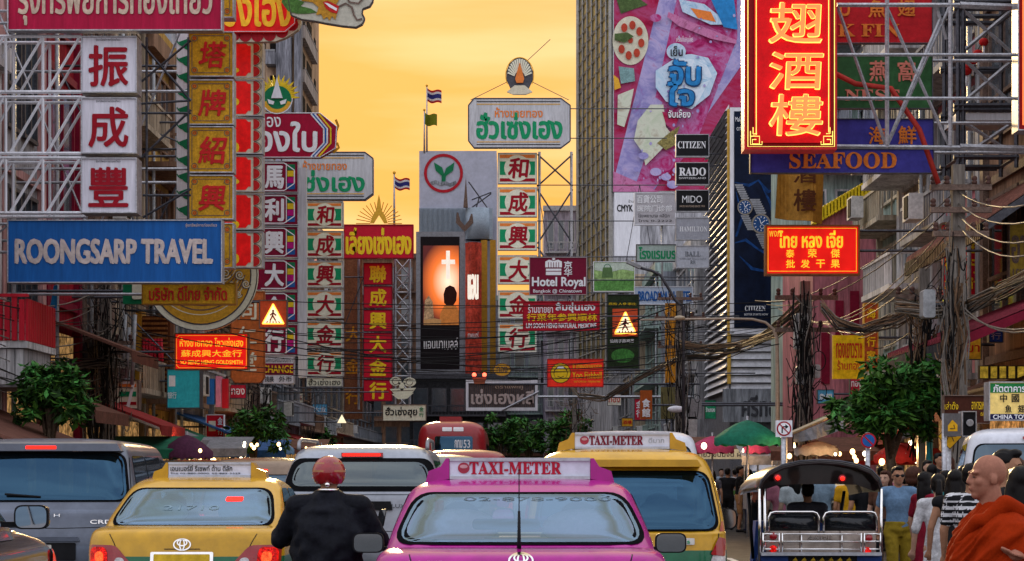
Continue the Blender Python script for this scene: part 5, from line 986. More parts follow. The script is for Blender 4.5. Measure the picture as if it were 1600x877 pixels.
# ---------------------------------------------------------------- vehicles (local: rear at y = 0, nose towards +y)
def outline(y0, y1, hw, r, ns=20, nl=18, nc=5):
    pts = [(-hw+r+(2*hw-2*r)*i/ns, y0) for i in range(ns)]
    pts += [(hw-r+r*math.sin(PI/2*i/nc), y0+r-r*math.cos(PI/2*i/nc)) for i in range(nc)]
    pts += [(hw, y0+r+(y1-y0-2*r)*i/nl) for i in range(nl)]
    pts += [(hw-r+r*math.cos(PI/2*i/nc), y1-r+r*math.sin(PI/2*i/nc)) for i in range(nc)]
    pts += [(hw-r-(2*hw-2*r)*i/ns, y1) for i in range(ns)]
    pts += [(-hw+r-r*math.sin(PI/2*i/nc), y1-r+r*math.cos(PI/2*i/nc)) for i in range(nc)]
    pts += [(-hw, y1-r-(y1-y0-2*r)*i/nl) for i in range(nl)]
    pts += [(-hw+r-r*math.cos(PI/2*i/nc), y0+r-r*math.sin(PI/2*i/nc)) for i in range(nc)]
    return pts
def level_loft(levels, sub=4, bow=.05):
    lv = []
    for i in range(len(levels)-1):
        p0, p1, p2, p3 = (levels[max(i-1, 0)], levels[i], levels[i+1], levels[min(i+2, len(levels)-1)])
        for k in range(sub):
            t = k/sub; lv.append(tuple(.5*(2*b_+(c-a)*t+(2*a-5*b_+4*c-d_)*t*t+(3*b_-a-3*c+d_)*t**3) for a, b_, c, d_ in zip(p0, p1, p2, p3)))
    lv.append(levels[-1]); vs = []; n = 0
    for z, y0, y1, hw, r in lv:
        o = outline(y0, y1, hw, min(r, hw*.9)); n = len(o); yc, hl = (y0+y1)/2, (y1-y0)/2
        vs += [(x, y+(bow*(x/max(hw, .01))**2*(1 if y < yc else -1)*min(1, ((y-yc)/hl)**4)), z) for x, y in o]
    fs = [(i*n+k, i*n+(k+1) % n, (i+1)*n+(k+1) % n, (i+1)*n+k) for i in range(len(lv)-1) for k in range(n)]
    fs.append(tuple(range((len(lv)-1)*n, len(lv)*n)))
    return vs, fs
def rq(q, r, n=5):
    dense = 10 if len(q) == 4 else 1
    """polygon with rounded corners"""
    out = []; m = len(q); r = r if isinstance(r, (list, tuple)) else [r]*m
    for i in range(m):
        p, a, b_ = Vector(q[i]), Vector(q[i-1]), Vector(q[(i+1) % m]); u, v = (a-p), (b_-p); rr_ = min(r[i], u.length*.48, v.length*.48); u.normalize(); v.normalize()
        s0, s1 = p+u*rr_, p+v*rr_
        for k in range(n+1):
            t = k/n; w_ = s0*(1-t)**2+p*2*t*(1-t)+s1*t*t; out.append((w_.x, w_.y))
    if dense > 1:
        st = n+1; o2 = []
        for i in range(len(out)):
            o2.append(out[i])
            if i % st == n:
                a, b_ = out[i], out[(i+1) % len(out)]; o2 += [(a[0]+(b_[0]-a[0])*k/dense, a[1]+(b_[1]-a[1])*k/dense) for k in range(1, dense)]
        out = o2
    return out
def project(bvh, p, ax, off):
    a, b_ = p
    o, dr = {'+y': (Vector((a, -6, b_)), Vector((0, 1, 0))), '-y': (Vector((a, 12, b_)), Vector((0, -1, 0))), '-x': (Vector((6, a, b_)), Vector((-1, 0, 0))), '+x': (Vector((-6, a, b_)), Vector((1, 0, 0)))}[ax]
    h, nr, i, ds = bvh.ray_cast(o, dr)
    if h is None:
        q = o+dr*6; h, nr, i, ds = bvh.find_nearest(q)
    return h-dr*off
def patch(m, bvh, pts, ax, mat, off=.006, rings=9):
    n = len(pts); cx_, cz_ = sum(p[0] for p in pts)/n, sum(p[1] for p in pts)/n; vs = []
    for k in range(rings):
        q = 1-k/rings; vs += [project(bvh, (cx_+(p[0]-cx_)*q, cz_+(p[1]-cz_)*q), ax, off) for p in pts]
    vs.append(project(bvh, (cx_, cz_), ax, off))
    fs = [(k*n+i, k*n+(i+1) % n, (k+1)*n+(i+1) % n, (k+1)*n+i) for k in range(rings-1) for i in range(n)]+[((rings-1)*n+i, (rings-1)*n+(i+1) % n, rings*n) for i in range(n)]
    m.add(vs, fs, mat, True)
def ring(m, bvh, po, pi, ax, mat, off=.006):
    n = len(po); K = 8; vs = []
    for k in range(K+1): vs += [project(bvh, (p[0]+(q[0]-p[0])*k/K, p[1]+(q[1]-p[1])*k/K), ax, off) for p, q in zip(po, pi)]
    m.add(vs, [(k*n+i, k*n+(i+1) % n, (k+1)*n+(i+1) % n, (k+1)*n+i) for k in range(K) for i in range(n)], mat, True)
tyre_me = None
def wheel(t, x, y, r, wd=.2):
    m = MB(); m.lathe([(r*.62, -wd/2), (r*.93, -wd/2), (r, -wd*.32), (r, wd*.32), (r*.93, wd/2), (r*.62, wd/2)], (0, 0, 0), rubber, 24, 'x'); w_ = m.build('wheel', t, (x, y, r))
    m = MB(); s = 1 if x > 0 else -1; m.lathe([(r*.62, -s*wd*.2), (r*.62, s*wd*.42), (r*.55, s*wd*.44), (r*.5, s*wd*.3), (r*.12, s*wd*.36), (.01, s*wd*.36)], (0, 0, 0), M('alloy', (.55, .55, .57), .3, .8), 20, 'x'); m.build('rim', w_)
def split_mats(m, vs, fs, fn, drop=None):
    v = [Vector(p) for p in vs]
    for mt in set(fn.values()) if isinstance(fn, dict) else [None]: pass
    groups = {}
    for f in fs:
        c = sum((v[i] for i in f), Vector())/len(f)
        if drop and len(f) == 4:
            nr = (v[f[2]]-v[f[0]]).cross(v[f[3]]-v[f[1]])
            if nr.length > 0 and drop(c, nr.normalized()): continue
        groups.setdefault(fn(c).name, (fn(c), []))[1].append(f)
    b = len(m.v); m.v += [tuple(p) for p in vs]
    for mt, fl in groups.values():
        i = m.mi(mt)
        for f in fl: m.f.append(tuple(b+k for k in f)); m.m.append(i); m.sm.append(True)
glass_tint = G('tinted_glass', (.50, .58, .62), .27, .97, (.46, .68, .98)); glass_blue = G('blue_film_glass', (.05, .10, .13), .11, .8, (.22, .52, .85)); glass_dark = G('dark_film_glass', (.02, .025, .03), .10, .5)
mir = M('mirror_glass', (.55, .62, .68), .04, 1, var=.05); frit = M('black_glass_border', (.008, .008, .009), .6, spec=0)
brake = M('lit_brake_lamp', (1, .012, .006), .4, emis=3.0, var=.05); lens_red = M('red_lens', (.32, .008, .012), .12, var=.2, coat=1); lens_lit = M('lit_tail_lamp', (1, .012, .008), .2, emis=.55, var=.9, scale=22); lens_hot = M('tail_lamp_core', (1, .09, .02), .2, emis=2.0, var=.7, scale=30); lens_amber = M('lit_amber_lamp', (1, .28, .03), .2, emis=1.2); lens_clear = M('clear_lens', (.65, .62, .62), .1, var=.4, scale=9, coat=1)
seat_dark = M('seat_fabric', (.05, .05, .055), .8, var=.3); seat_white = M('seat_cover_white', (.72, .66, .70), .7, var=.2); plate_w = M('plate_white', (.62, .60, .55), .5, var=.2); plate_y = M('plate_yellow', (.70, .45, .03), .5, var=.3)
def paint(n, c, rough=.24, metal=.15): return M('car_paint_'+n, c, rough, metal, var=.18, scale=1.8, coat=.35, spec=.3)
def vehicle(name, label, cat, x, d, low, cab, colour, lower=None, zsplit=.85, Wb=(.77, 1.09, .63, 1.39), glass=None, hollow=True, rz=0, wheels=(.32, .95, 3.6), lights=None, group=None, sidewin=None, frame=.03, mirrors=None, top=None):
    t = thing(name, label, cat, (x, d, 0), rz, group)
    lv, lf = level_loft(low); cv, cf = level_loft(cab); allb = BVHTree.FromPolygons([Vector(p) for p in lv+cv], [tuple(f) for f in lf]+[tuple(len(lv)+i for i in f) for f in cf]); cb = BVHTree.FromPolygons([Vector(p) for p in cv], cf)
    wb, zb, wt, zt = Wb; yc = (cab[0][1]+cab[0][2])/2; ytop = cab[-3][1]
    m = MB(); split_mats(m, lv, lf, (lambda c: lower if lower and c.z < zsplit else colour)); m.build('body', t)
    def drop(c, n):
        if not hollow or not (zb+.02 < c.z < zt-.02): return False
        lim = (wb+(wt-wb)*(c.z-zb)/(zt-zb))-.05
        return abs(c.x) < lim and (c.y < min(yc, cab[0][1]+1.05) and n.y < -.25 or c.y > yc and n.y > .25)
    m = MB(); split_mats(m, cv, cf, (lambda c: (top or colour)), drop); cabo = m.build('cabin', t)
    po = rq([(-wb-frame, zb-frame*.6), (wb+frame, zb-frame*.6), (wt+frame*.7, zt+frame*.5), (-wt-frame*.7, zt+frame*.5)], .12); pi = rq([(-wb+.03, zb+.02), (wb-.03, zb+.02), (wt-.03, zt-.02), (-wt+.03, zt-.02)], .12); pg = rq([(-wb, zb), (wb, zb), (wt, zt), (-wt, zt)], .12)
    m = MB(); ring(m, cb, po, pi, '+y', frit, .013); m.build('window_seal', t)
    m = MB(); patch(m, cb, pg, '+y', glass or glass_tint, .017); rw = m.build('rear_window', t)
    if hollow:
        m = MB(); patch(m, cb, rq([(-wb+.02, zb+.03), (wb-.02, zb+.03), (wt, zt), (-wt, zt)], .1), '-y', G('windscreen', (.55, .62, .62), .06, .95), .008); m.build('windscreen', t)
    for s in (-1, 1):
        for q in sidewin or []:
            m = MB(); patch(m, cb, rq(q, .06), '-x' if s > 0 else '+x', glass_dark, .006); m.build('side_window', t)
        for (y_) in wheels[1:]: wheel(t, s*(low[2][3]-.11), y_, wheels[0])
    return t, allb, cb, rw
def seam(t, bvh, lines, ax='+y', wd=.007, off=.004):
    m = MB()
    for ln_ in lines:
        pts = []
        for i in range(len(ln_)-1): pts += [(ln_[i][0]+(ln_[i+1][0]-ln_[i][0])*k/8, ln_[i][1]+(ln_[i+1][1]-ln_[i][1])*k/8) for k in range(8)]
        pts.append(ln_[-1]); l_, r_ = [], []
        for i, p in enumerate(pts):
            a, b_ = pts[max(i-1, 0)], pts[min(i+1, len(pts)-1)]; dx, dz = b_[0]-a[0], b_[1]-a[1]; q = math.hypot(dx, dz) or 1
            l_.append(project(bvh, (p[0]-dz/q*wd/2, p[1]+dx/q*wd/2), ax, off)); r_.append(project(bvh, (p[0]+dz/q*wd/2, p[1]-dx/q*wd/2), ax, off))
        n = len(pts); m.add(l_+r_, [(n+i, n+i+1, i+1, i) for i in range(n-1)], black)
    m.build('panel_gap', t)
def side_mirror(t, x, y, z, w_, h_, colour):
    m = MB(); o = rq([(-w_/2, -h_/2), (w_/2, -h_/2), (w_/2, h_/2), (-w_/2, h_/2)], h_*.35); s = 1 if x > 0 else -1
    m.prism([(x+a, z+b_) for a, b_ in o], y, y+.03, black); m.prism([(x+a*.96, z+b_*.96) for a, b_ in o], y+.031, y+.09, colour, True); m.prism([(x+a*.75, z+b_*.75) for a, b_ in o], y+.091, y+.14, colour, True); m.box(min(x, x-s*.22), max(x, x-s*.22), y+.03, y+.09, z-h_*.42, z-h_*.2, black); a_ = m.build('side_mirror', t)
    m = MB(); m.poly([(x+a*.9, z+b_*.88) for a, b_ in o], y-.004, mir); m.build('mirror_glass', a_)
def emblem_rings(m, bvh, cx, cz, w_, h_, mat):
    for (ox, oz, rx, rz_) in ((0, 0, w_/2, h_/2), (0, h_*.16, w_*.30, h_*.30), (0, 0, w_*.16, h_*.48)):
        ring(m, bvh, [(cx+ox+rx*math.cos(a*PI/12), cz+oz+rz_*math.sin(a*PI/12)) for a in range(24)], [(cx+ox+(rx-w_*.07)*math.cos(a*PI/12), cz+oz+(rz_-w_*.07)*math.sin(a*PI/12)) for a in range(24)], '+y', mat, .012)
def decal(t, bvh, parts, name='lettering', parent=None, off=.021):
    m = MB()
    for st, x0, x1, z0, z1, mat, bold in parts: m.text(st, x0, x1, z0, z1, 0, mat, bold, 0, .0008)
    m.v = [tuple(project(bvh, (v[0], v[2]), '+y', off-v[1]*.9)) for v in m.v]
    return m.build(name, parent or t)
def taxi_sign(t, y, z, w_, h_, face, colour, parts, emblem=True, tilt=.0):
    m = MB(); q = [(-w_/2, z), (w_/2, z), (w_/2, z+h_), (-w_/2, z+h_)]
    m.prism(q, y, y+.16, face); o = m.build('taxi_sign', t)
    m = MB()
    for s in (-1, 1):
        m.prism([(s*w_/2+s*.002, z-.01), (s*(w_/2+.16), z-.035), (s*(w_/2+.14), z+h_*.35), (s*(w_/2+.06), z+h_*.6), (s*(w_/2+.025), z+h_*1.05), (s*w_/2+s*.002, z+h_*1.05)], y-.01, y+.2, colour, False)
    m.box(-w_/2-.02, w_/2+.02, y+.161, y+.2, z-.02, z+h_*1.02, colour); m.build('sign_cheek', o)
    m = MB(); 
    for zz in (z-.012, z+h_-.012): m.box(-w_/2+.001, w_/2-.001, y-.018, y-.002, zz, zz+.022, M('aluminium', (.55, .57, .62), .35, .6))
    m.build('edge_strip', o); m = MB()
    for st, x0, x1, z0, z1, mt, bo in parts: m.text(st, x0, x1, z0, z1, y-.006, mt, bo, 0, .0008)
    if emblem: m.disc(-w_*.40, z+h_*.52, h_*.30, y-.006, M('crest_red', (.42, .05, .08), .5), 20); m.disc(-w_*.40, z+h_*.60, h_*.2, y-.008, M('crest_pale', (.62, .35, .36), .5), 16, rz=h_*.1)
    m.build('lettering', o); return o
sedan_low = [(.22, .15, 4.35, .80, .2), (.40, .03, 4.47, .86, .25), (.60, 0, 4.5, .885, .28), (.76, .03, 4.46, .89, .28), (.90, .06, 4.36, .885, .27), (.98, .08, 4.2, .87, .26), (1.025, .12, 4.0, .845, .25), (1.05, .24, 3.8, .80, .25), (1.062, .42, 3.7, .70, .2), (1.065, 1.2, 3, .3, .1)]
sedan_cab = [(1.0, .46, 3.60, .835, .26), (1.09, .57, 3.45, .82, .26), (1.20, .80, 3.15, .79, .26), (1.32, 1.06, 2.8, .75, .26), (1.41, 1.26, 2.55, .715, .26), (1.465, 1.42, 2.35, .65, .24), (1.495, 1.6, 2.2, .54, .2), (1.51, 1.8, 2.05, .30, .1)]
sedan_side = [[(1.0, 1.10), (1.9, 1.08), (1.9, 1.40), (1.5, 1.40)], [(1.95, 1.08), (2.9, 1.09), (2.5, 1.38), (1.95, 1.40)]]
def cabin_interior(t, seatmat, z=1.0, cover=None, y=1.25):
    m = MB()
    for s in (-1, 1): m.bbox(s*.40-.26, s*.40+.26, 2.0, 2.15, .6, 1.16, .06, seat_dark)
    m.bbox(-.70, .70, y, y+.16, .55, 1.10, .08, seat_dark); m.box(-.72, .72, .7, y, .92, 1.02, seat_dark); m.box(-.72, .72, 2.9, 3.3, .85, 1.08, seat_dark); m.box(-.78, .78, .6, 3.4, .5, .55, seat_dark); m.build('seat', t)
    for s in (-1, 1):
        m = MB(); m.ball((s*.40, y+.04, 1.17), (.26, .08, .13), cover or seat_dark, 18, 10); m.build('headrest', t)
        m = MB(); m.ball((s*.40, 2.02, 1.24), (.13, .05, .10), seat_dark, 14, 8); m.build('headrest', t)
mag = paint('magenta', (.42, .004, .24)); yel = paint('taxi_yellow', (.58, .31, .008)); grn = paint('taxi_green', (.006, .12, .05))
rdl = M('taxi_letter_red', (.45, .015, .04), .5, var=.15); sgn = M('taxi_sign_face', (.62, .64, .74), .4, var=.15, emis=.05)
# 1 pink taxi
t, ab, cb, rw = vehicle('taxi', 'magenta pink taxi sedan with a lit roof board in the centre of the road', 'taxi', X(814, 12.8), 12.8, sedan_low, sedan_cab, mag, sidewin=sedan_side, Wb=(.77, 1.095, .655, 1.40), wheels=(.31, .85, 3.6))
t.scale = (1.07, 1, 1); cabin_interior(t, seat_dark, cover=seat_white); seam(t, ab, [[(-.66, 1.03), (-.64, .96), (-.58, .80)], [(.66, 1.03), (.64, .96), (.58, .80)], [(-.58, .80), (.58, .80)]])
taxi_sign(t, 1.72, 1.512, .93, .130, sgn, mag, [('𝐓𝐀𝐗𝐈-𝐌𝐄𝐓𝐄𝐑', -.335, .275, 1.535, 1.625, rdl, .022)])
m = MB(); m.tube([(-.01, .33, 1.06), (-.01, .33, 1.12), (-.01, .34, 1.30)], [.014, .011, .008], black, 8); m.tube([(-.01, .34, 1.30), (-.01, .35, 1.56)], .0035, black, 5); m.ball((-.01, .35, 1.565), .006, black, 8, 6); m.build('aerial', t)
m = MB(); emblem_rings(m, ab, -.0, .995, .15, .10, chrome); m.build('emblem', t)
decal(t, ab, [('COROLLA', .32, .55, .955, .978, chrome, .02), ('1.6', -.66, -.58, .965, .99, chrome, .02), ('CNG', -.56, -.46, .965, .99, chrome, .02)], 'badge')
decal(t, cb, [('02-878-9000', -.36, .58, 1.355, 1.380, M('faint_decal', (.12, .17, .21), .5), 0)], 'window_lettering', rw)
m = MB(); patch(m, cb, rq([(-.30, 1.17), (.12, 1.17), (.12, 1.24), (-.30, 1.24)], .035), '+y', frit, .006, 2); m.build('high_brake_lamp', t)
for s in (-1, 1):
    m = MB(); patch(m, ab, rq([(s*.60, .78), (s*.80, .76), (s*.84, .96), (s*.66, .985)], .03), '+y', lens_red, .012); patch(m, ab, rq([(s*.66, .84), (s*.78, .83), (s*.79, .92), (s*.69, .93)], .03), '+y', lens_lit, .018); m.build('tail_light', t)
    side_mirror(t, s*1.06, 2.55, 1.02, .22, .15, mag)
m = MB(); patch(m, ab, rq([(-.26, .80), (.26, .80), (.26, .92), (-.26, .92)], .01), '+y', plate_y, .02); pl_ = m.build('number_plate', t)
# 2 yellow green sedan taxi
t, ab, cb, rw = vehicle('taxi', 'yellow and green taxi sedan with a white Thai roof board on the left', 'taxi', X(283, 18.2), 18.2, sedan_low, sedan_cab, yel, grn, .80, sidewin=sedan_side, Wb=(.74, 1.07, .64, 1.39), wheels=(.31, .85, 3.6))
cabin_interior(t, seat_dark, cover=M('seat_cover_teal', (.25, .50, .55), .7)); seam(t, ab, [[(-.66, 1.0), (-.62, .93), (-.52, .72)], [(.66, 1.0), (.62, .93), (.52, .72)], [(-.16, .865), (.16, .865)]])
taxi_sign(t, 1.72, 1.512, .80, .125, sgn, yel, [('เอนเนอร์ยี่ รีเซพท์ ด้าน ดีลัก', -.38, .22, 1.56, 1.62, klet, .012), ('โทร 02-880-0000, 02-882-5529', -.38, .30, 1.53, 1.548, klet, .02)], False)
m = MB(); emblem_rings(m, ab, -.0, .905, .16, .11, chrome); m.build('emblem', t)
decal(t, cb, [('21710', -.30, .22, 1.20, 1.24, M('pale_decal', (.20, .30, .36), .5), .01)], 'window_lettering', rw)
m = MB(); patch(m, cb, rq([(.26, 1.28), (.42, 1.28), (.42, 1.32), (.26, 1.32)], .015), '+y', brake, .024, 2); m.build('high_brake_lamp', t)
m = MB(); patch(m, ab, rq([(-.28, .68), (.28, .68), (.28, .84), (-.28, .84)], .015), '+y', chrome, .014); patch(m, ab, rq([(-.25, .70), (.25, .70), (.25, .82), (-.25, .82)], .01), '+y', plate_y, .02); m.build('number_plate', t)
for s in (-1, 1):
    m = MB(); patch(m, ab, rq([(s*.42, .70), (s*.86, .68), (s*.87, .90), (s*.60, .90)], .05), '+y', lens_red, .012); patch(m, ab, rq([(s*.66, .70), (s*.84, .69), (s*.85, .88), (s*.68, .885)], .06), '+y', lens_lit, .018); patch(m, ab, rq([(s*.70, .75), (s*.79, .745), (s*.795, .84), (s*.71, .845)], .04), '+y', lens_hot, .024); patch(m, ab, rq([(s*.50, .70), (s*.60, .70), (s*.60, .79), (s*.52, .79)], .04), '+y', lens_clear, .018); m.build('tail_light', t)
    side_mirror(t, s*1.04, 2.55, 1.0, .20, .14, yel)
# 3 yellow people carrier taxi
mpv_low = [(.25, .10, 4.4, .80, .2), (.45, 0, 4.5, .86, .25), (.70, 0, 4.5, .885, .25), (.95, .03, 4.35, .88, .25), (1.0, .05, 4.2, .87, .22), (1.04, .15, 4.0, .82, .2), (1.05, .5, 3.5, .4, .1)]
mpv_cab = [(.96, .05, 3.7, .875, .24), (1.10, .09, 3.5, .865, .24), (1.30, .18, 3.2, .835, .24), (1.48, .27, 2.9, .795, .24), (1.61, .35, 2.7, .755, .24), (1.69, .43, 2.55, .70, .22), (1.745, .58, 2.4, .58, .2), (1.775, .9, 2.2, .3, .1)]
mpv_side = [[(.45, 1.10), (1.3, 1.08), (1.3, 1.52), (.6, 1.52)], [(1.36, 1.08), (2.2, 1.08), (2.2, 1.53), (1.36, 1.53)], [(2.26, 1.08), (3.2, 1.10), (2.75, 1.50), (2.26, 1.53)]]
t, ab, cb, rw = vehicle('taxi', 'tall yellow people carrier taxi with a roof board right of the pink taxi', 'taxi', X(981, 18.6), 18.6, mpv_low, mpv_cab, yel, grn, .86, sidewin=mpv_side, Wb=(.79, 1.03, .71, 1.55), glass=glass_blue, wheels=(.32, .85, 3.6), frame=.03)
t.scale = (1.05, 1, 1); cabin_interior(t, seat_dark, y=1.0); seam(t, ab, [[(-.80, .99), (-.78, .6)], [(.80, .99), (.78, .6)]]); seam(t, cb, [[(.835, 1.02), (.81, 1.25), (.765, 1.5)]])
m = MB(); m.prism([(-.66, 1.60), (.66, 1.60), (.62, 1.665), (-.62, 1.665)], .20, .52, yel); m.build('spoiler', t)
taxi_sign(t, .95, 1.785, .86, .135, sgn, yel, [('𝐓𝐀𝐗𝐈-𝐌𝐄𝐓𝐄𝐑', -.30, .19, 1.81, 1.90, M('taxi_letter_maroon', (.20, .012, .03), .5), .025), ('ดีมาก', .24, .38, 1.83, 1.88, slate, 0)])
m = MB(); patch(m, ab, rq([(.36, .89), (.58, .89), (.58, .95), (.36, .95)], .01), '+y', plate_w, .014, 2); st_ = m.build('sticker', t); decal(t, ab, [('Vios', .40, .54, .90, .94, glet, .02)], 'lettering', st_, .02)
for s in (-1, 1):
    m = MB(); patch(m, ab, rq([(s*.68, .62), (s*.86, .62), (s*.87, .94), (s*.80, .96)], .03), '+y', lens_clear, .012); m.build('tail_light', t)
    m = MB(); patch(m, cb, rq([(s*.80, .97), (s*.86, .97), (s*.85, 1.10), (s*.83, 1.10)], .01), '+y', lens_red, .014, 2); patch(m, ab, rq([(s*.72, .80), (s*.86, .78), (s*.87, .94), (s*.80, .96)], .02), '+y', lens_red, .02); m.build('tail_lens', t)
    side_mirror(t, s*1.09, 2.5, 1.07, .23, .22, black)
# 4 silver blue van, left
van_low = [(.25, .10, 5.0, .86, .2), (.45, 0, 5.1, .93, .25), (.75, -.01, 5.1, .96, .22), (1.05, .02, 4.9, .955, .2), (1.17, .04, 4.7, .945, .2), (1.21, .15, 4.5, .90, .2), (1.22, .8, 4, .4, .1)]
van_cab = [(1.12, .03, 4.3, .945, .18), (1.3, .07, 4.1, .935, .18), (1.5, .13, 3.85, .905, .18), (1.68, .19, 3.6, .87, .18), (1.78, .23, 3.45, .84, .18), (1.84, .30, 3.35, .78, .18), (1.885, .5, 3.2, .62, .15), (1.905, .9, 2.9, .3, .1)]
van_side = [[(.30, 1.24), (1.45, 1.22), (1.45, 1.72), (.42, 1.72)], [(1.52, 1.22), (2.9, 1.22), (2.9, 1.72), (1.52, 1.72)], [(2.97, 1.22), (3.95, 1.24), (3.6, 1.66), (2.97, 1.70)]]
slv = paint('silver_blue', (.135, .155, .20), .3, .5)
t, ab, cb, rw = vehicle('van', 'silver blue van with a lit brake strip at its roof on the left', 'van', X(62, 20.6), 20.6, van_low, van_cab, slv, rz=R(3.5), sidewin=van_side, Wb=(.86, 1.27, .80, 1.74), glass=glass_blue, wheels=(.34, .9, 4.0), frame=.03)
cabin_interior(t, seat_dark, y=1.3); seam(t, ab, [[(-.90, 1.2), (-.88, .55)], [(.90, 1.2), (.88, .55)], [(-.86, 1.0), (.2, .985), (.86, 1.0)]]); seam(t, cb, [[(.90, 1.2), (.885, 1.4), (.85, 1.7)]])
m = MB(); m.prism([(-.80, 1.765), (.80, 1.765), (.76, 1.84), (-.76, 1.84)], .08, .42, slv); m.build('spoiler', t)
m = MB(); m.box(-.15, .15, .068, .078, 1.785, 1.815, brake); m.build('high_brake_lamp', t)
decal(t, cb, [('LSS', .30, .40, 1.76, 1.79, wlet, .02)], 'badge'); m = MB(); m.tube([(-.35, .02, 1.33), (0, .05, 1.30)], .012, black, 6); m.build('wiper', t)
decal(t, ab, [('CRDi', .50, .74, 1.03, 1.07, chrome, .02), ('H', .14, .20, 1.10, 1.13, chrome, .03)], 'badge')
m = MB(); patch(m, ab, rq([(-.30, .66), (.36, .66), (.36, .84), (-.30, .84)], .02), '+y', black, .014); patch(m, ab, rq([(-.22, .68), (.12, .68), (.12, .82), (-.22, .82)], .01), '+y', plate_w, .02); np_ = m.build('number_plate', t); decal(t, ab, [('89', -.02, .10, .70, .80, klet, .02)], 'lettering', np_, .028)
m = MB(); m.prism([(-.40, .855), (.40, .855), (.38, .90), (-.38, .90)], -.05, .02, slv); m.build('plate_trim', t)
for s in (-1, 1):
    m = MB(); patch(m, ab, rq([(s*.80, .90), (s*.93, .88), (s*.95, 1.15), (s*.85, 1.16)], .03), '+y', lens_red, .012); patch(m, ab, rq([(s*.82, .94), (s*.93, .93), (s*.935, 1.14), (s*.85, 1.15)], .03), '+y', lens_lit, .02); patch(m, ab, rq([(s*.86, 1.04), (s*.91, 1.035), (s*.915, 1.11), (s*.87, 1.115)], .02), '+y', lens_hot, .026); patch(m, cb, rq([(s*.87, 1.18), (s*.935, 1.18), (s*.925, 1.36), (s*.885, 1.36)], .02), '+y', lens_amber, .012, 3); m.build('tail_light', t)
    side_mirror(t, s*1.10, 3.7, 1.25, .2, .25, slv)
# 5 silver pick-up with canopy
pk_low = [(.35, .12, 5.0, .80, .2), (.55, 0, 5.1, .87, .2), (.85, 0, 5.1, .90, .15), (1.15, .03, 4.9, .90, .15), (1.31, .05, 4.7, .885, .15), (1.35, .12, 4.5, .84, .15), (1.36, .6, 4, .4, .1)]
pk_cab = [(1.30, .05, 3.9, .87, .16), (1.42, .10, 3.7, .845, .16), (1.56, .20, 3.45, .80, .16), (1.68, .30, 3.2, .755, .16), (1.76, .37, 3.0, .72, .16), (1.81, .46, 2.9, .65, .16), (1.845, .7, 2.7, .5, .12), (1.855, 1.0, 2.5, .25, .1)]
sil = paint('silver', (.30, .32, .36), .3, .4)
t, ab, cb, rw = vehicle('pickup', 'silver pick-up with a canopy and a lit red brake strip behind the motorcyclist', 'pickup', X(562, 21.8), 21.8, pk_low, pk_cab, sil, sidewin=[[(.4, 1.42), (1.7, 1.42), (1.7, 1.68), (.6, 1.68)], [(1.8, 1.40), (2.7, 1.40), (2.6, 1.68), (1.8, 1.68)]], Wb=(.76, 1.40, .69, 1.66), glass=G('grey_film_glass', (.10, .11, .10), .10, .8, (.75, .85, .85)), wheels=(.37, .95, 3.9), frame=.085)
cabin_interior(t, seat_dark, y=1.6); seam(t, ab, [[(-.80, 1.31), (-.79, .7)], [(.80, 1.31), (.79, .7)], [(-.80, 1.31), (.80, 1.31)], [(-.7, .92), (.7, .92)]])
m = MB(); [m.box(-.20+.027*k, -.18+.027*k, .27, .285, 1.725, 1.75, brake) for k in range(15)]; m.box(-.22, .23, .286, .4, 1.715, 1.76, lens_red); m.build('high_brake_lamp', t)
decal(t, ab, [('HILUX VIGO', .26, .70, 1.17, 1.21, M('badge_grey', (.10, .11, .12), .4), .02)], 'badge')
m = MB(); m.box(-.10, .62, -.02, .02, .80, .815, black); m.prism([(.05, 1.15), (.35, 1.15), (.33, 1.24), (.07, 1.24)], -.03, .02, black); m.build('tailgate_handle', t)
for s in (-1, 1):
    m = MB(); m.tube([(s*.70, .5, 1.80), (s*.70, .55, 1.875), (s*.70, .75, 1.905), (s*.68, 2.4, 1.91), (s*.68, 2.6, 1.83)], .022, M('roof_rail', (.28, .28, .30), .4, .6), 8); m.build('roof_rail', t)
    m = MB(); patch(m, ab, rq([(s*.78, .85), (s*.89, .85), (s*.89, 1.25), (s*.80, 1.25)], .02), '+y', lens_red, .012); m.build('tail_light', t); side_mirror(t, s*1.10, 3.3, 1.30, .2, .22, sil)
# 6 dark car, left corner
mrd = paint('dark_maroon', (.035, .010, .014), .2, .3)
suv_low = [(.3, .1, 4.4, .80, .25), (.5, 0, 4.55, .88, .3), (.8, 0, 4.55, .91, .35), (.95, .05, 4.45, .90, .4), (1.03, .1, 4.25, .87, .45), (1.10, .2, 3.7, .83, .4), (1.13, .4, 3.5, .75, .3), (1.14, 1, 3, .3, .1)]
suv_cab = [(1.06, .15, 3.35, .87, .3), (1.2, .22, 3.15, .845, .3), (1.38, .35, 2.8, .79, .28), (1.52, .5, 2.5, .74, .26), (1.61, .65, 2.3, .68, .25), (1.66, .9, 2.1, .5, .2), (1.675, 1.2, 1.9, .3, .1)]
suv_side = [[(.5, 1.16), (1.2, 1.15), (1.2, 1.48), (.75, 1.48)], [(1.28, 1.15), (2.05, 1.15), (2.05, 1.50), (1.28, 1.50)], [(2.12, 1.15), (2.95, 1.17), (2.5, 1.46), (2.12, 1.50)]]
t, ab, cb, rw = vehicle('car', 'dark maroon car cut off by the lower left corner, its mirror turned to us', 'car', -4.50, 11.9, suv_low, suv_cab, mrd, sidewin=suv_side, Wb=(.78, 1.16, .68, 1.48), wheels=(.34, .85, 3.7))
cabin_interior(t, seat_dark); side_mirror(t, 1.13, 2.45, 1.235, .24, .17, mrd)
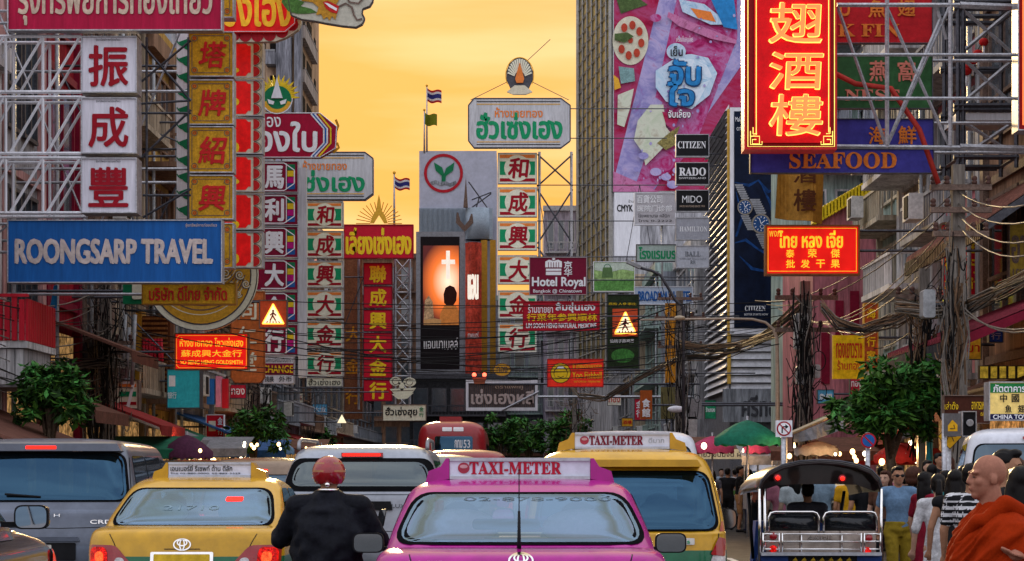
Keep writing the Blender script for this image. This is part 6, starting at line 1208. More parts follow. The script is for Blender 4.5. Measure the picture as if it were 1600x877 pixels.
for s in (-1, 1):
    m = MB(); patch(m, ab, rq([(4.05, .84), (4.42, .80), (4.40, .92), (4.1, .96)], .03), '-x' if s > 0 else '+x', lens_clear, .012); patch(m, ab, rq([(4.02, .85), (4.14, .84), (4.16, .94), (4.08, .96)], .02), '-x' if s > 0 else '+x', lens_lit, .02); m.build('headlight_and_reflection', t)  # clear headlight lens; the red glowing patch imitates reflections on the fender
# 7 other traffic
def far_car(name, label, cat, px, d, col, low=mpv_low, cab=mpv_cab, side=mpv_side, Wb=(.79, 1.03, .71, 1.50), lit=True, rz=0, dz=0, glass=glass_dark, hollow=False, sc_=1):
    t, ab, cb, rw = vehicle(name, label, cat, X(px, d), d, low, cab, col, sidewin=side, Wb=Wb, glass=glass, hollow=hollow, rz=rz, wheels=(.32, .85, 3.6)); t.scale = (1, 1, sc_)
    zt = Wb[3]+.06; m = MB(); patch(m, cb, rq([(-.18, zt), (.18, zt), (.18, zt+.035), (-.18, zt+.035)], .01), '+y', brake if lit else lens_red, .03, 2); m.build('high_brake_lamp', t)
    for s in (-1, 1):
        m = MB(); patch(m, ab, rq([(s*.70, .68), (s*.86, .68), (s*.87, .92), (s*.76, .92)], .03), '+y', lens_lit if lit else lens_red, .012); m.build('tail_light', t)
        side_mirror(t, s*1.05, 2.5, 1.07, .2, .17, col)
    m = MB(); patch(m, ab, rq([(-.25, .62), (.25, .62), (.25, .75), (-.25, .75)], .01), '+y', plate_w, .02, 2); m.build('number_plate', t); return t
dk = paint('black', (.015, .013, .014)); brz = paint('bronze', (.20, .13, .08)); wht = paint('white', (.62, .63, .68), .25, 0); drd = paint('deep_red', (.22, .01, .015)); gry = paint('grey', (.16, .16, .17))
far_car('car', 'black people carrier just right of the silver blue van', 'car', 285, 36, dk)
far_car('car', 'grey brown estate with a lit brake lamp behind the yellow sedan taxi', 'car', 396, 31, brz)
far_car('car', 'dark red people carrier with a lit brake strip in front of the red bus', 'car', 724, 36, drd, sc_=1.1)
far_car('car', 'grey estate half hidden right behind the silver pick-up', 'car', 668, 29, gry, lit=False, sc_=1.02)
far_car('van', 'white van whose rounded roof shows behind the yellow people carrier taxi', 'van', 992, 28, wht, low=van_low, cab=van_cab, side=van_side, Wb=(.82, 1.27, .76, 1.70), sc_=1.12)
far_car('car', 'white estate car standing behind the black tuk-tuk', 'car', 1216, 57, wht, lit=False, sc_=1.05)
far_car('van', 'white van parked behind the monk at the right edge', 'van', 1622, 26, wht, low=van_low, cab=van_cab, side=van_side, Wb=(.82, 1.27, .76, 1.70), lit=False, rz=R(-11), sc_=1.12)
far_car('car', 'dark sedan far ahead in the left lane between the trees', 'car', 470, 62, dk, sedan_low, sedan_cab, sedan_side, (.74, 1.07, .64, 1.38))
far_car('car', 'pale sedan far ahead under the median trees', 'car', 790, 58, wht, sedan_low, sedan_cab, sedan_side, (.74, 1.07, .64, 1.38))
# red bus
busr = paint('bus_red', (.36, .012, .018), .35, 0)
t = thing('bus', 'red city bus seen from behind far down the road', 'bus', (X(706, 74), 74, 0)); lv, lf = level_loft([(.35, .05, 10.4, 1.15, .15), (.6, 0, 10.5, 1.22, .2), (1.5, 0, 10.5, 1.24, .2), (2.6, .03, 10.4, 1.23, .25), (3.0, .08, 10.3, 1.19, .3), (3.22, .2, 10.2, 1.08, .3), (3.36, .5, 10, .8, .3), (3.42, 1.2, 9, .4, .1)]); bb = BVHTree.FromPolygons([Vector(p) for p in lv], lf)
m = MB(); split_mats(m, lv, lf, lambda c: busr); m.build('body', t); m = MB(); patch(m, bb, rq([(-.62, 2.35), (.75, 2.35), (.75, 2.85), (-.62, 2.85)], .08), '+y', glass_blue, .015); rw = m.build('rear_window', t); decal(t, bb, [('กทม', .1, .38, 2.42, 2.72, wlet, .02), ('53', .42, .66, 2.42, 2.72, wlet, .02)], 'lettering', rw, .03)
m = MB(); patch(m, bb, rq([(-.35, 3.03), (.0, 3.03), (.0, 3.18), (-.35, 3.18)], .03), '+y', wlet, .015, 2); patch(m, bb, rq([(.05, 3.03), (.42, 3.03), (.42, 3.18), (.05, 3.18)], .03), '+y', wlet, .015, 2); m.build('destination_board', t)
m = MB(); m.box(-.5, .3, 1.5, 3.5, 3.40, 3.6, busr); m.build('roof_vent', t)
for s in (-1, 1):
    for k in range(6): m = MB(); patch(m, bb, rq([(1+k*1.5, 1.7), (2.3+k*1.5, 1.7), (2.3+k*1.5, 2.6), (1+k*1.5, 2.6)], .08), '-x' if s > 0 else '+x', glass_dark, .012, 3); m.build('side_window', t)
    m = MB(); patch(m, bb, rq([(s*.9, .9), (s*1.12, .9), (s*1.12, 1.3), (s*.9, 1.3)], .05), '+y', lens_lit, .015, 3); m.build('tail_light', t)
    for y_ in (2.5, 8): wheel(t, s*1.08, y_, .48, .28)
# ---------------------------------------------------------------- tuk-tuk
D7 = 22.9; t = thing('tuk_tuk', 'black roofed tuk-tuk with chrome rails and two padded seat backs', 'tuk-tuk', (X(1281, D7), D7, 0)); kk = D7/F
def ux(px): return (px-1281)*kk
def uz(py): return Z(py, D7)
vinyl = M('black_vinyl', (.022, .012, .012), .28, var=.4, scale=5, coat=.4); beige_p = M('beige_panel', (.42, .35, .30), .5, var=.3); bluet = M('tuk_blue', (.02, .05, .20), .4)
arch = [(1186, 762), (1190, 750), (1202, 737), (1222, 727), (1250, 721), (1281, 719), (1312, 721), (1340, 726), (1362, 735), (1374, 748), (1378, 762)]
m = MB(); A = [(ux(a), uz(b_)) for a, b_ in arch]; n = len(A); vs = []; st = [0, .04, .6, 1.2, 1.8, 2.1]
for y_ in st:
    sag = -.06*(y_/2.1)**2 - (.02 if y_ in (0, 2.1) else 0)
    vs += [(x*(1 if y_ else .99), y_, z+sag) for x, z in A]
vs += [(x*.97, y_, z-.05) for y_ in st for x, z in [(a, b_-.06*(y_/2.1)**2) for a, b_ in A]]
N_ = n*len(st); fs = [(i*n+k, i*n+k+1, (i+1)*n+k+1, (i+1)*n+k) for i in range(len(st)-1) for k in range(n-1)]; fs += [tuple(N_+q for q in reversed(f)) for f in fs]; fs += [(k+1, k, N_+k, N_+k+1) for k in range(n-1)]
m.add(vs, [tuple(reversed(f)) for f in fs], vinyl, True); rf = m.build('roof', t)
m = MB(); m.poly([(ux(a)*.98, uz(b_)-.03) for a, b_ in arch]+[(ux(1372), uz(768)), (ux(1345), uz(758)), (ux(1318), uz(757)), (ux(1250), uz(757)), (ux(1218), uz(759)), (ux(1192), uz(768))], .25, vinyl); m.build('rear_valance', rf)
m = MB(); m.tube([(a*1.0, -.005, b_+.003) for a, b_ in A], .012, dsteel, 6); m.build('roof_rim', rf)
for px, py in ((1215, 747), (1316, 748)): m = MB(); m.lathe([(.045, 0), (.045, -.03), (.02, -.045)], (ux(px), .02, uz(py)), lens_red, 16, 'y'); m.lathe([(.024, -.046), (.01, -.055)], (ux(px), .02, uz(py)), brake, 12, 'y'); m.build('roof_lamp', t)
for px, q in ((1187, .0), (1196, .05), (1377, .0)): m = MB(); m.tube([(ux(px), q, uz(764)), (ux(px), q, .5)], .018, chrome, 8); m.build('post', t)
for s in (-1, 1): m = MB(); m.tube([(s*.58, 1.9, uz(770)), (s*.5, 2.1, .5)], .02, black, 8); m.build('post', t)
for a, c_ in ((1203, 1279), (1289, 1370)):
    m = MB(); m.prism(rq([(ux(a), uz(832)), (ux(c_), uz(832)), (ux(c_), uz(803)), (ux(a), uz(803))], .07), .06, .18, M('seat_vinyl', (.010, .012, .016), .25, coat=.5), True); sb = m.build('seat_back', t)
    m = MB(); m.tube([(ux(a-1), .04, uz(832)), (ux(a-1), .04, uz(808)), (ux(a+2), .04, uz(802)), (ux(a+8), .04, uz(800)), (ux(c_-8), .04, uz(800)), (ux(c_-2), .04, uz(802)), (ux(c_+1), .04, uz(808)), (ux(c_+1), .04, uz(832))], .014, chrome, 8); m.build('seat_frame', sb)
m = MB(); m.box(ux(1198), ux(1370), .05, .08, uz(866), uz(830), beige_p); [m.box(ux(q), ux(q+1.2), .04, .049, uz(866), uz(830), rust) for q in (1250, 1313)]; m.build('rear_panel', t)
m = MB(); m.box(ux(1198), ux(1370), .2, 1.0, .45, .55, black); m.box(ux(1200), ux(1368), .25, .8, .55, .85, seat_dark); m.box(ux(1195), ux(1372), .1, 2.6, .32, .449, black); m.build('floor', t)
m = MB()
for (a, c_) in ((1222, 1345), (1192, 1217), (1350, 1375)):
    for py in (834.5, 846, 858): m.tube([(ux(a), -.03, uz(py)), (ux(c_), -.03, uz(py))], .010, chrome, 6)
    for q in (a, c_): m.tube([(ux(q), -.03, uz(833)), (ux(q), -.03, uz(862))], .010, chrome, 6)
for q in (1252, 1315): m.tube([(ux(q), -.028, uz(834)), (ux(q), -.028, uz(862))], .008, chrome, 6)
m.build('luggage_rail', t)
decal_m = MB(); decal_m.text('A&DR', ux(1262), ux(1302), uz(844), uz(837), .035, chrome, .02); decal_m.build('badge', t)
m = MB(); m.prism(rq([(ux(1188), uz(868)), (ux(1376), uz(868)), (ux(1376), uz(863)), (ux(1188), uz(863))], .01), -.08, 0, M('aluminium', (.55, .57, .62), .35, .6)); m.build('bumper', t)
for a, c_ in ((1189, 1231), (1339, 1377)): m = MB(); m.box(ux(a), ux(c_), -.02, .35, uz(920), uz(869), bluet); m.build('mudguard', t)
m = MB(); m.box(ux(1230), ux(1340), -.01, .02, uz(905), uz(869), black); [m.poly([(ux(1238+k*14), uz(876)), (ux(1246+k*14), uz(876)), (ux(1243+k*14), uz(871))], -.015, plate_y) for k in range(7)]; m.box(ux(1262), ux(1312), -.03, -.012, uz(893), uz(877), plate_y); m.build('number_plate', t)
for px, py in ((1208, 838), (1208, 858), (1357, 841), (1355, 861)): m = MB(); m.lathe([(.042, .02), (.042, -.03), (.025, -.042)], (ux(px), 0, uz(py)), lens_lit if py > 850 else lens_red, 16, 'y'); m.build('tail_light', t)
m = MB(); m.prism([(-.5, .35), (.5, .35), (.45, .95), (-.45, .95)], 2.2, 2.5, bluet); m.prism([(-.3, .35), (.3, .35), (.22, .9), (-.22, .9)], 2.5, 2.9, bluet); m.build('nose', t)
m = MB(); m.add([(-.5, 2.25, .96), (.5, 2.25, .96), (.5, 2.05, 1.5), (-.5, 2.05, 1.5)], [(0, 1, 2, 3)], G('windscreen')); m.build('windscreen', t); m = MB(); m.tube([(-.35, 1.75, 1.0), (0, 2.0, .95), (.35, 1.75, 1.0)], .015, black, 6); m.build('handlebar', t)
for x_, y_ in ((-.58, .45), (.58, .45), (0, 2.7)): wheel(t, x_, y_, .24, .13)
# ---------------------------------------------------------------- motorcycle under the rider
t = thing('motorcycle', 'dark motorcycle under the rider in the red helmet', 'motorcycle', (X(514, 15.6), 15.6, 0)); 
m = MB(); m.prism([(-.12, .45), (.12, .45), (.14, .74), (-.14, .74)], -.55, .55, black); m.ball((0, .35, .72), (.16, .35, .12), dk, 14, 8); m.build('body', t)
m = MB(); m.ball((0, -.1, .78), (.15, .42, .06), vinyl, 14, 8); m.build('seat', t); m = MB(); m.ball((0, -.62, .70), (.08, .05, .05), lens_lit, 12, 8); m.build('tail_light', t)
m = MB(); m.tube([(-.36, .50, 1.04), (-.15, .62, 1.02), (.15, .62, 1.02), (.36, .50, 1.04)], .014, black, 6); m.tube([(0, .62, 1.0), (0, .8, .3)], .035, chrome, 6); m.build('handlebar', t)
m = MB(); m.box(.05, .22, .75, .80, 1.18, 1.30, black); m.bar((.1, .62, 1.02), (.12, .76, 1.2), .012, black); m.build('phone_mount', t)
for s in (-1, 1):
    m = MB(); m.tube([(s*.30, .56, 1.04), (s*.36, .52, 1.16)], .007, black, 6); m.prism(rq([(s*.36-.035, 1.12), (s*.36+.025, 1.12), (s*.36+.05, 1.26), (s*.36-.005, 1.26)], .015), .48, .52, black); a_ = m.build('rear_mirror', t); m = MB(); m.poly(rq([(s*.36-.03, 1.125), (s*.36+.02, 1.125), (s*.36+.045, 1.255), (s*.36, 1.255)], .012), .475, mir); m.build('mirror_glass', a_)
for y_ in (-.62, .72): wheel(t, .001, y_, .28, .10)
# ---------------------------------------------------------------- people
class Vol(MB):
    def cap(s, a, b_, ra, rb, n=12):
        a, b_ = Vector(a), Vector(b_); d_ = (b_-a); l_ = d_.length or 1e-4; u = d_/l_; pts, rs = [], []
        for k in (90, 60, 30, 0): pts.append(a-u*ra*math.sin(R(k))); rs.append(max(ra*math.cos(R(k)), .001))
        for k in (0, 30, 60, 90): pts.append(b_+u*rb*math.sin(R(k))); rs.append(max(rb*math.cos(R(k)), .001))
        return s.tube(pts, rs, None, n)
    def chain(s, pts, rs):
        for i in range(len(pts)-1): s.cap(pts[i], pts[i+1], rs[i], rs[i+1])
    def loft(s, rings, n=20):
        vs = []
        for (cx_, cy_, cz_, rx, ry) in rings: vs += [(cx_+rx*math.cos(2*PI*k/n), cy_+ry*math.sin(2*PI*k/n), cz_) for k in range(n)]
        m_ = len(rings); fs = [(i*n+k, i*n+(k+1) % n, (i+1)*n+(k+1) % n, (i+1)*n+k) for i in range(m_-1) for k in range(n)]+[tuple(range(n-1, -1, -1)), tuple(range((m_-1)*n, m_*n))]
        return s.add(vs, fs, None)
    def skin(s, vox, smooth=3):
        me = bpy.data.meshes.new('v'); me.from_pydata(s.v, [], s.f); o = bpy.data.objects.new('v', me); COL.objects.link(o)
        r = o.modifiers.new('r', 'REMESH'); r.mode = 'VOXEL'; r.voxel_size = vox
        if smooth: q = o.modifiers.new('s', 'SMOOTH'); q.iterations = smooth; q.factor = .5
        bpy.context.view_layer.update(); ev = o.evaluated_get(bpy.context.evaluated_depsgraph_get()); m2 = bpy.data.meshes.new_from_object(ev)
        vs = [v.co.copy() for v in m2.vertices]; fs = [tuple(p.vertices) for p in m2.polygons]
        bpy.data.objects.remove(o); bpy.data.meshes.remove(me); bpy.data.meshes.remove(m2); return vs, fs
def skinm(n, c): return M('skin_'+n, c, .5, var=.15, scale=12)
def fold(v, sc=7., amp=.014, k=2.2):
    q = noise.noise(Vector((v.x*sc, v.y*sc, v.z*sc/k)))+.5*noise.noise(Vector((v.x*sc*2.3+7, v.y*sc*2.3, v.z*sc*1.1)))
    return amp*q
sk1, sk2 = skinm('tan', (.34, .17, .10)), skinm('light', (.46, .27, .19)); hairm = M('black_hair', (.010, .008, .008), .4, var=.5, scale=40); hairb = M('brown_hair', (.07, .025, .015), .5, var=.5, scale=40)
eyew = M('eye_white', (.7, .68, .65), .3); lipm = M('lips', (.34, .09, .07), .5)
def cloth(n, c=None, var=.25): return M('cloth_'+n, c, .85, var=var, scale=7, bump=.25)
STAND = dict(pel=(0, 0, .93), chest=(0, -.01, 1.22), neck=(0, .005, 1.42), head=(0, -.015, 1.575), sh=(.185, 0, 1.365), hip=(.09, 0, .88),
             elR=(-.25, .02, 1.10), wrR=(-.27, -.05, .86), elL=(.25, .02, 1.10), wrL=(.27, -.05, .86), knR=(-.10, -.02, .48), anR=(-.105, .03, .08), knL=(.10, -.02, .48), anL=(.105, .03, .08))
def person(label, x, y, rz, h=1.65, z0=0, skin=None, hair=hairm, hairstyle='short', top=None, sleeve=.55, bottom=None, leg=1.0, skirt=None, pose=None, vox=.018, yaw=0, build=1.0, group=None, glasses=False, shoe=None, mask=None, stripes=None):
    P_ = dict(STAND); P_.update(pose or {}); V = {k: (Vector(v) if isinstance(v, tuple) else v) for k, v in P_.items()}
    t = thing('person', label, 'person', (x, y, z0), rz, group); t.scale = (h/1.70,)*3; skin = skin or sk1; B = build
    H = V['head']; cyw, syw = math.cos(R(yaw)), math.sin(R(yaw))
    def hp(a, b_, c): return (H.x+a*cyw-b_*syw, H.y+a*syw+b_*cyw, H.z+c)
    b = Vol()
    def blob(c, r): b.ball(hp(*c), r, None, 16, 12)
    blob((0, .012, .035), (.076, .094, .090)); blob((0, -.026, -.035), (.064, .066, .080)); blob((0, -.058, -.088), (.034, .030, .026)); blob((0, -.012, -.06), (.056, .06, .05)); b.cap(hp(-.016, -.088, -.048), hp(.016, -.088, -.048), .009, .009, 8); b.cap(hp(-.014, -.086, -.062), hp(.014, -.086, -.062), .0095, .0095, 8); b.cap(hp(0, -.090, .020), hp(0, -.104, -.020), .009, .0135, 8); b.cap(hp(-.012, -.096, -.024), hp(.012, -.096, -.024), .009, .009, 8); blob((0, -.088, -.055), (.026, .014, .014))
    for s in (-1, 1): blob((s*.078, .012, -.01), (.012, .02, .030)); blob((s*.035, -.075, .030), (.026, .018, .012)); blob((s*.042, -.06, -.02), (.026, .024, .024))
    b.cap(V['neck']-Vector((0, 0, .06)), hp(0, .01, -.06), .058*B, .052*B)
    sh = V['sh']; shR = Vector((V['chest'].x*.3-sh.x*B, sh.y, sh.z)); shL = Vector((V['chest'].x*.3+sh.x*B, sh.y, sh.z)); pel, ch, nk = V['pel'], V['chest'], V['neck']
    hR = Vector((pel.x-V['hip'].x, pel.y+V['hip'].y, V['hip'].z)); hL = Vector((pel.x+V['hip'].x, pel.y+V['hip'].y, V['hip'].z))
    def torso(v, e):
        md = pel.lerp(ch, .5)
        v.loft([(pel.x, pel.y, pel.z-.10, .10*B+e, .085*B+e), (pel.x, pel.y, pel.z-.02, .155*B+e, .115*B+e), (pel.x, pel.y, pel.z+.06, .150*B+e, .110*B+e), (md.x, md.y, md.z+.02, .132*B+e, .10*B+e), (ch.x, ch.y, ch.z-.03, .155*B+e, .112*B+e), (ch.x, ch.y, ch.z+.06, .165*B+e, .112*B+e), (ch.x*.5+nk.x*.5, (ch.y+nk.y)/2, sh.z-.01, .160*B+e, .085*B+e), (nk.x, nk.y, sh.z+.045, .09*B+e, .065*B+e), (nk.x, nk.y, sh.z+.06, .06*B+e*.6, .055*B+e*.6)])
        for q in (shR, shL): v.cap(q, Vector((nk.x, nk.y, sh.z+.02)), .062*B+e, .055*B+e)
    torso(b, 0)
    for s, S_ in (('R', shR), ('L', shL)):
        E_, W_2 = V['el'+s], V['wr'+s]; b.chain([S_, E_, W_2], [.052*B, .042*B, .028]); dr_ = (W_2-E_).normalized(); hc = W_2+dr_*.05
        b.cap(W_2, hc, .024, .032, 8); sd = Vector((1, 0, 0)) if abs(dr_.x) < .8 else Vector((0, 1, 0)); sd = (sd-dr_*sd.dot(dr_)).normalized()
        for k in range(4):
            f0 = hc+sd*(-.024+.016*k)+dr_*.015; l_ = (.055, .065, .062, .048)[k]; bend = dr_.cross(sd)*(.35*l_); b.chain([f0, f0+dr_*l_*.55+bend*.3, f0+dr_*l_+bend], [.0105, .0095, .0085])
        b.chain([W_2+sd*.02+dr_*.01, hc+sd*.045, hc+sd*.05+dr_*.03], [.013, .012, .010])
    for s, S_ in (('R', hR), ('L', hL)):
        K_, A_ = V['kn'+s], V['an'+s]; b.chain([S_, K_, A_], [.085*B, .058*B, .040]); b.cap(A_-Vector((0, -.02, .035)), A_+Vector((0, -.13, -.045)), .038, .032)
    vs, fs = b.skin(vox); m = MB(); m.add(vs, fs, skin, True)
    # face details
    if not glasses:
        for s in (-1, 1): m.ball(hp(s*.031, -.084, .006), (.0105, .005, .0042), klet, 8, 6); m.tube([hp(s*.018, -.094, .027), hp(s*.034, -.092, .031), hp(s*.05, -.082, .026)], .0035, hairm if hairstyle else skin, 5)
    m.tube([hp(-.022, -.088, -.055), hp(0, -.098, -.054), hp(.022, -.088, -.055)], .0045, lipm, 5)
    m.build('body', t)
    if glasses:
        m = MB()
        for s in (-1, 1): m.ball(hp(s*.034, -.094, .006), (.028, .010, .020), black, 12, 8); m.tube([hp(s*.06, -.088, .01), hp(s*.083, .01, .0)], .004, black, 5)
        m.tube([hp(-.012, -.104, .012), hp(.012, -.104, .012)], .004, black, 5); m.build('sunglasses', t)
    if hairstyle:
        hv = Vol()
        def hb(c, r): hv.ball(hp(*c), r, None, 16, 12)
        hb((0, .030, .052), (.084, .096, .086)); 
        if hairstyle == 'short': hb((0, .045, .0), (.080, .07, .07)); hb((0, -.045, .105), (.055, .05, .03))
        elif hairstyle == 'curly': hb((0, .03, .02), (.125, .115, .12)); hb((0, .05, -.06), (.11, .09, .08))
        else:
            hb((0, .04, .0), (.088, .075, .09)); hb((0, -.035, .095), (.06, .055, .03))
            if hairstyle == 'pony': hb((0, .125, .03), (.035, .035, .04)); hv.chain([hp(0, .135, .03), hp(0, .15, -.08), hp(0, .145, -.22), hp(.0, .125, -.33)], [.032, .042, .038, .014])
            if hairstyle == 'long': hv.chain([hp(0, .05, -.02), hp(0, .065, -.12), hp(0, .075, -.22), hp(0, .08, -.30)], [.075, .072, .062, .03]); [hv.chain([hp(s*.07, .02, .02), hp(s*.085, .03, -.10), hp(s*.085, .04, -.22)], [.03, .035, .025]) for s in (-1, 1)]
        if hairstyle == 'bun': hv.ball(hp(0, .12, .07), (.045, .04, .04), None)
        hvs, hfs = hv.skin(max(vox*.8, .012), 2); m = MB(); keep = []
        m.add([Vector(v)+Vector((0, 0, .004*math.sin(v.x*180+v.z*60))) for v in hvs], hfs, hair, True); m.build('hair', t)
    if top:
        c = Vol(); torso(c, .016)
        for s, S_ in (('R', shR), ('L', shL)):
            E_, W_2 = V['el'+s], V['wr'+s]
            if sleeve <= .02: continue
            if sleeve <= 1: c.cap(S_, S_.lerp(E_, sleeve), .066*B, .060*B)
            else: c.chain([S_, E_, E_.lerp(W_2, min(sleeve-1, .95))], [.068*B, .058*B, .046])
        if skirt: c.loft([(pel.x, pel.y, skirt, .23*B, .20*B), (pel.x, pel.y, pel.z-.25, .20*B, .16*B), (pel.x, pel.y, pel.z-.05, .175*B, .135*B), (pel.x, pel.y, pel.z+.1, .15*B, .115*B)])
        vs, fs = c.skin(vox*.9, 3); m = MB()
        vs = [v+Vector((0, 0, 0))+Vector((v.x-pel.x, v.y-pel.y, 0)).normalized()*(fold(v)+(.018*math.sin(math.atan2(v.y-pel.y, v.x-pel.x)*9)*max(0, (pel.z-.05-v.z)) if skirt else 0)) for v in vs]
        if stripes:
            i0 = []; i1 = []
            for f in fs: (i0 if int(vs[f[0]].z*stripes[1]) % 2 else i1).append(f)
            m.add(vs, i0, top, True); b0 = 0; k_ = m.mi(stripes[0])
            for f in i1: m.f.append(f); m.m.append(k_); m.sm.append(True)
        else: m.add(vs, fs, top, True)
        m.build('dress' if skirt else 'shirt', t)
    if bottom:
        c = Vol(); c.loft([(pel.x, pel.y, pel.z-.14, .12*B, .11*B), (pel.x, pel.y, pel.z-.06, .178*B, .140*B), (pel.x, pel.y, pel.z+.06, .165*B, .125*B)])
        for s, S_ in (('R', hR), ('L', hL)):
            K_, A_ = V['kn'+s], V['an'+s]
            if leg <= .5: c.cap(S_, S_.lerp(K_, leg*2), .105*B, .092*B)
            else: c.chain([S_, K_, K_.lerp(A_, (leg-.5)*2*.95)], [.104*B, .078*B, .062])
        vs, fs = c.skin(vox*.9, 2); m = MB(); m.add([v+Vector((v.x, v.y, 0)).normalized()*fold(v, 9., .012, .6) for v in vs], fs, bottom, True); m.build('trousers' if leg > .5 else 'shorts', t)
    for s in ('R', 'L'):
        c = Vol(); A_ = V['an'+s]; c.cap(A_-Vector((0, -.03, .035)), A_+Vector((0, -.14, -.045)), .046, .040); vs, fs = c.skin(.012, 1); m = MB(); m.add([Vector((v.x, v.y, max(v.z, A_.z-.08+.002))) for v in vs], fs, shoe or black, True); m.build('shoe', t)
    t['_b'] = 0; del t['_b']
    return t, hp, V
gP = 'shoppers crowding the roadside'
WALK = dict(knR=(-.10, -.12, .49), anR=(-.10, -.16, .08), knL=(.10, -.02, .48), anL=(.10, .22, .12), elR=(-.25, .08, 1.11), wrR=(-.25, .05, .87), elL=(.25, -.05, 1.11), wrL=(.25, -.17, .89))
PHONE = dict(elR=(-.24, -.04, 1.10), wrR=(-.12, -.27, 1.22), elL=(.24, -.04, 1.10), wrL=(.08, -.26, 1.22))
def at(px, d): return X(px, d), d
# monk
robe = M('saffron_robe', (.29, .022, .002), .85, var=.14, scale=14, bump=.3, spec=.05); robe2 = M('saffron_robe_fold', (.62, .13, .012), .8, var=.3, scale=5)
MP = dict(head=(0, -.03, 1.585), elR=(-.26, .0, 1.08), wrR=(-.10, -.24, 1.06), elL=(.29, .18, 1.14), wrL=(.315, .02, 1.175), sh=(.205, 0, 1.37))
mx_, my_ = at(1551, 10.5)
t, hp, V = person('Buddhist monk with shaved head in an orange robe, seen in profile at the right edge', mx_, my_, R(-78), 1.63, skin=skinm('monk', (.34, .145, .095)), hairstyle=None, pose=MP, vox=.0075, build=1.16, yaw=-8)
c = Vol(); c.loft([(0, 0, .12, .27, .22), (0, 0, .5, .285, .225), (0, -.01, .85, .30, .225), (0, -.015, 1.02, .315, .225), (0, -.005, 1.16, .32, .21), (0, 0, 1.28, .315, .175), (0, .01, 1.35, .285, .14), (0, .012, 1.395, .21, .115), (0, .014, 1.43, .125, .095), (0, .014, 1.46, .09, .08)], 32)
c.chain([(.27, .16, 1.15), (.30, .06, 1.17)], [.085, .060]); c.cap((-.27, .01, 1.08), (-.15, -.18, 1.05), .09, .06)
vs, fs = c.skin(.010, 3); m = MB(); q = []
for v in vs:
    a_ = math.atan2(v.x, -v.y); w1 = noise.noise(Vector((a_*.9, v.z*1.4, 3.1))); dg_ = v.z*1.0-.22*a_+.10*w1
    f1 = 1-2*abs(noise.noise(Vector((dg_*11, a_*.55, 0)))); f2 = 1-2*abs(noise.noise(Vector((dg_*24+5, a_*1.0, 2)))); f3 = noise.noise(Vector((a_*4.5, v.z*1.2, 9)))
    rad = Vector((v.x, v.y, 0)); rad = rad.normalized() if rad.length > .02 else Vector((0, 0, 1)); am = min(1, max(.25, (1.47-v.z)*5))
    q.append(v+rad*am*(.026*f1+.012*f2+.012*f3-.018))
m.add(q, fs, robe, True); m.build('robe', t)
bo = [o for o in t.children if o.name.startswith('body')][0]; rb = BVHTree.FromPolygons(q, fs)
for v_ in bo.data.vertices:
    c_ = v_.co
    if (c_.z > 1.39 and abs(c_.x) < .115) or c_.z > 1.47 or (c_-Vector(MP['wrL'])-Vector((0, -.07, 0))).length < .115: continue
    l_, n_, i_, d_ = rb.find_nearest(c_)
    if -.03 < (c_-l_).dot(n_) < .25: v_.co = l_-n_*.03
m = MB(); pts = []
for k in range(15):
    u = k/14; a = R(215-u*235); pts.append((.215*math.cos(a)*(1-.35*u), .165*math.sin(a)*(1-.25*u), 1.12+.36*u))
c = Vol(); c.chain([(.13, -.10, 1.36), (.15, .0, 1.45), (.13, .10, 1.40), (.05, .17, 1.22)], [.04, .05, .05, .04]); c.chain([(-.17, -.13, 1.12), (-.02, -.18, 1.24), (.10, -.13, 1.36)], [.03, .035, .04]); vs, fs = c.skin(.012, 3); m.add(vs, fs, robe, True); m.build('robe_fold', t)
c = Vol(); c.chain([(-.21, -.06, .98), (-.22, -.07, .80), (-.22, -.06, .6)], [.022, .024, .026]); vs, fs = c.skin(.01, 2); m = MB(); m.add(vs, fs, M('ochre_strap', (.50, .22, .02), .8), True); m.build('strap', t)
# man in blue tee
x_, y_ = at(1403, 25.4); person('man in sunglasses, blue tee shirt and olive trousers walking towards us', x_, y_, R(4), 1.62, skin=sk1, top=cloth('denim_blue', (.13, .22, .34)), sleeve=.62, bottom=cloth('olive', (.25, .17, .015)), pose=WALK, vox=.013, glasses=True, group=gP)
x_, y_ = at(1466, 20.4); person('woman with a long ponytail in a white lace dress seen from behind', x_, y_, R(172), 1.53, skin=sk2, hairstyle='pony', top=cloth('white_lace', (.62, .62, .64), .4), sleeve=1.1, skirt=.35, vox=.013, build=.88, hair=hairm, group=gP)
x_, y_ = at(1446, 23); person('woman in a maroon dress turned away beside the white lace dress', x_, y_, R(120), 1.55, skin=sk2, hairstyle='long', top=cloth('maroon', (.20, .008, .022)), sleeve=.7, skirt=.4, build=.9, group=gP)
x_, y_ = at(1493, 19.6); person('woman in a black sleeveless top and white shorts between the lace dress and the monk', x_, y_, R(165), 1.57, skin=sk1, hairstyle='long', top=cloth('black', (.012, .012, .014)), sleeve=0, bottom=cloth('white', (.60, .60, .62)), leg=.36, build=.92, group=gP)
x_, y_ = at(1518, 17.6); person('person in a black and white striped tee just left of the monk', x_, y_, R(150), 1.62, skin=sk1, hairstyle='short', top=cloth('black'), stripes=(cloth('white'), 34), sleeve=.7, bottom=cloth('black'), group=gP)
x_, y_ = at(1573, 14.2); person('dark haired person whose head shows behind the monk', x_, y_, R(60), 1.70, skin=sk1, hairstyle='short', top=cloth('black'), bottom=cloth('black'), group=gP)
x_, y_ = at(1594, 12.2); person('dark haired woman at the right edge beside the monk', x_, y_, R(190), 1.58, skin=sk1, hairstyle='long', top=cloth('black'), bottom=cloth('black'), group=gP)
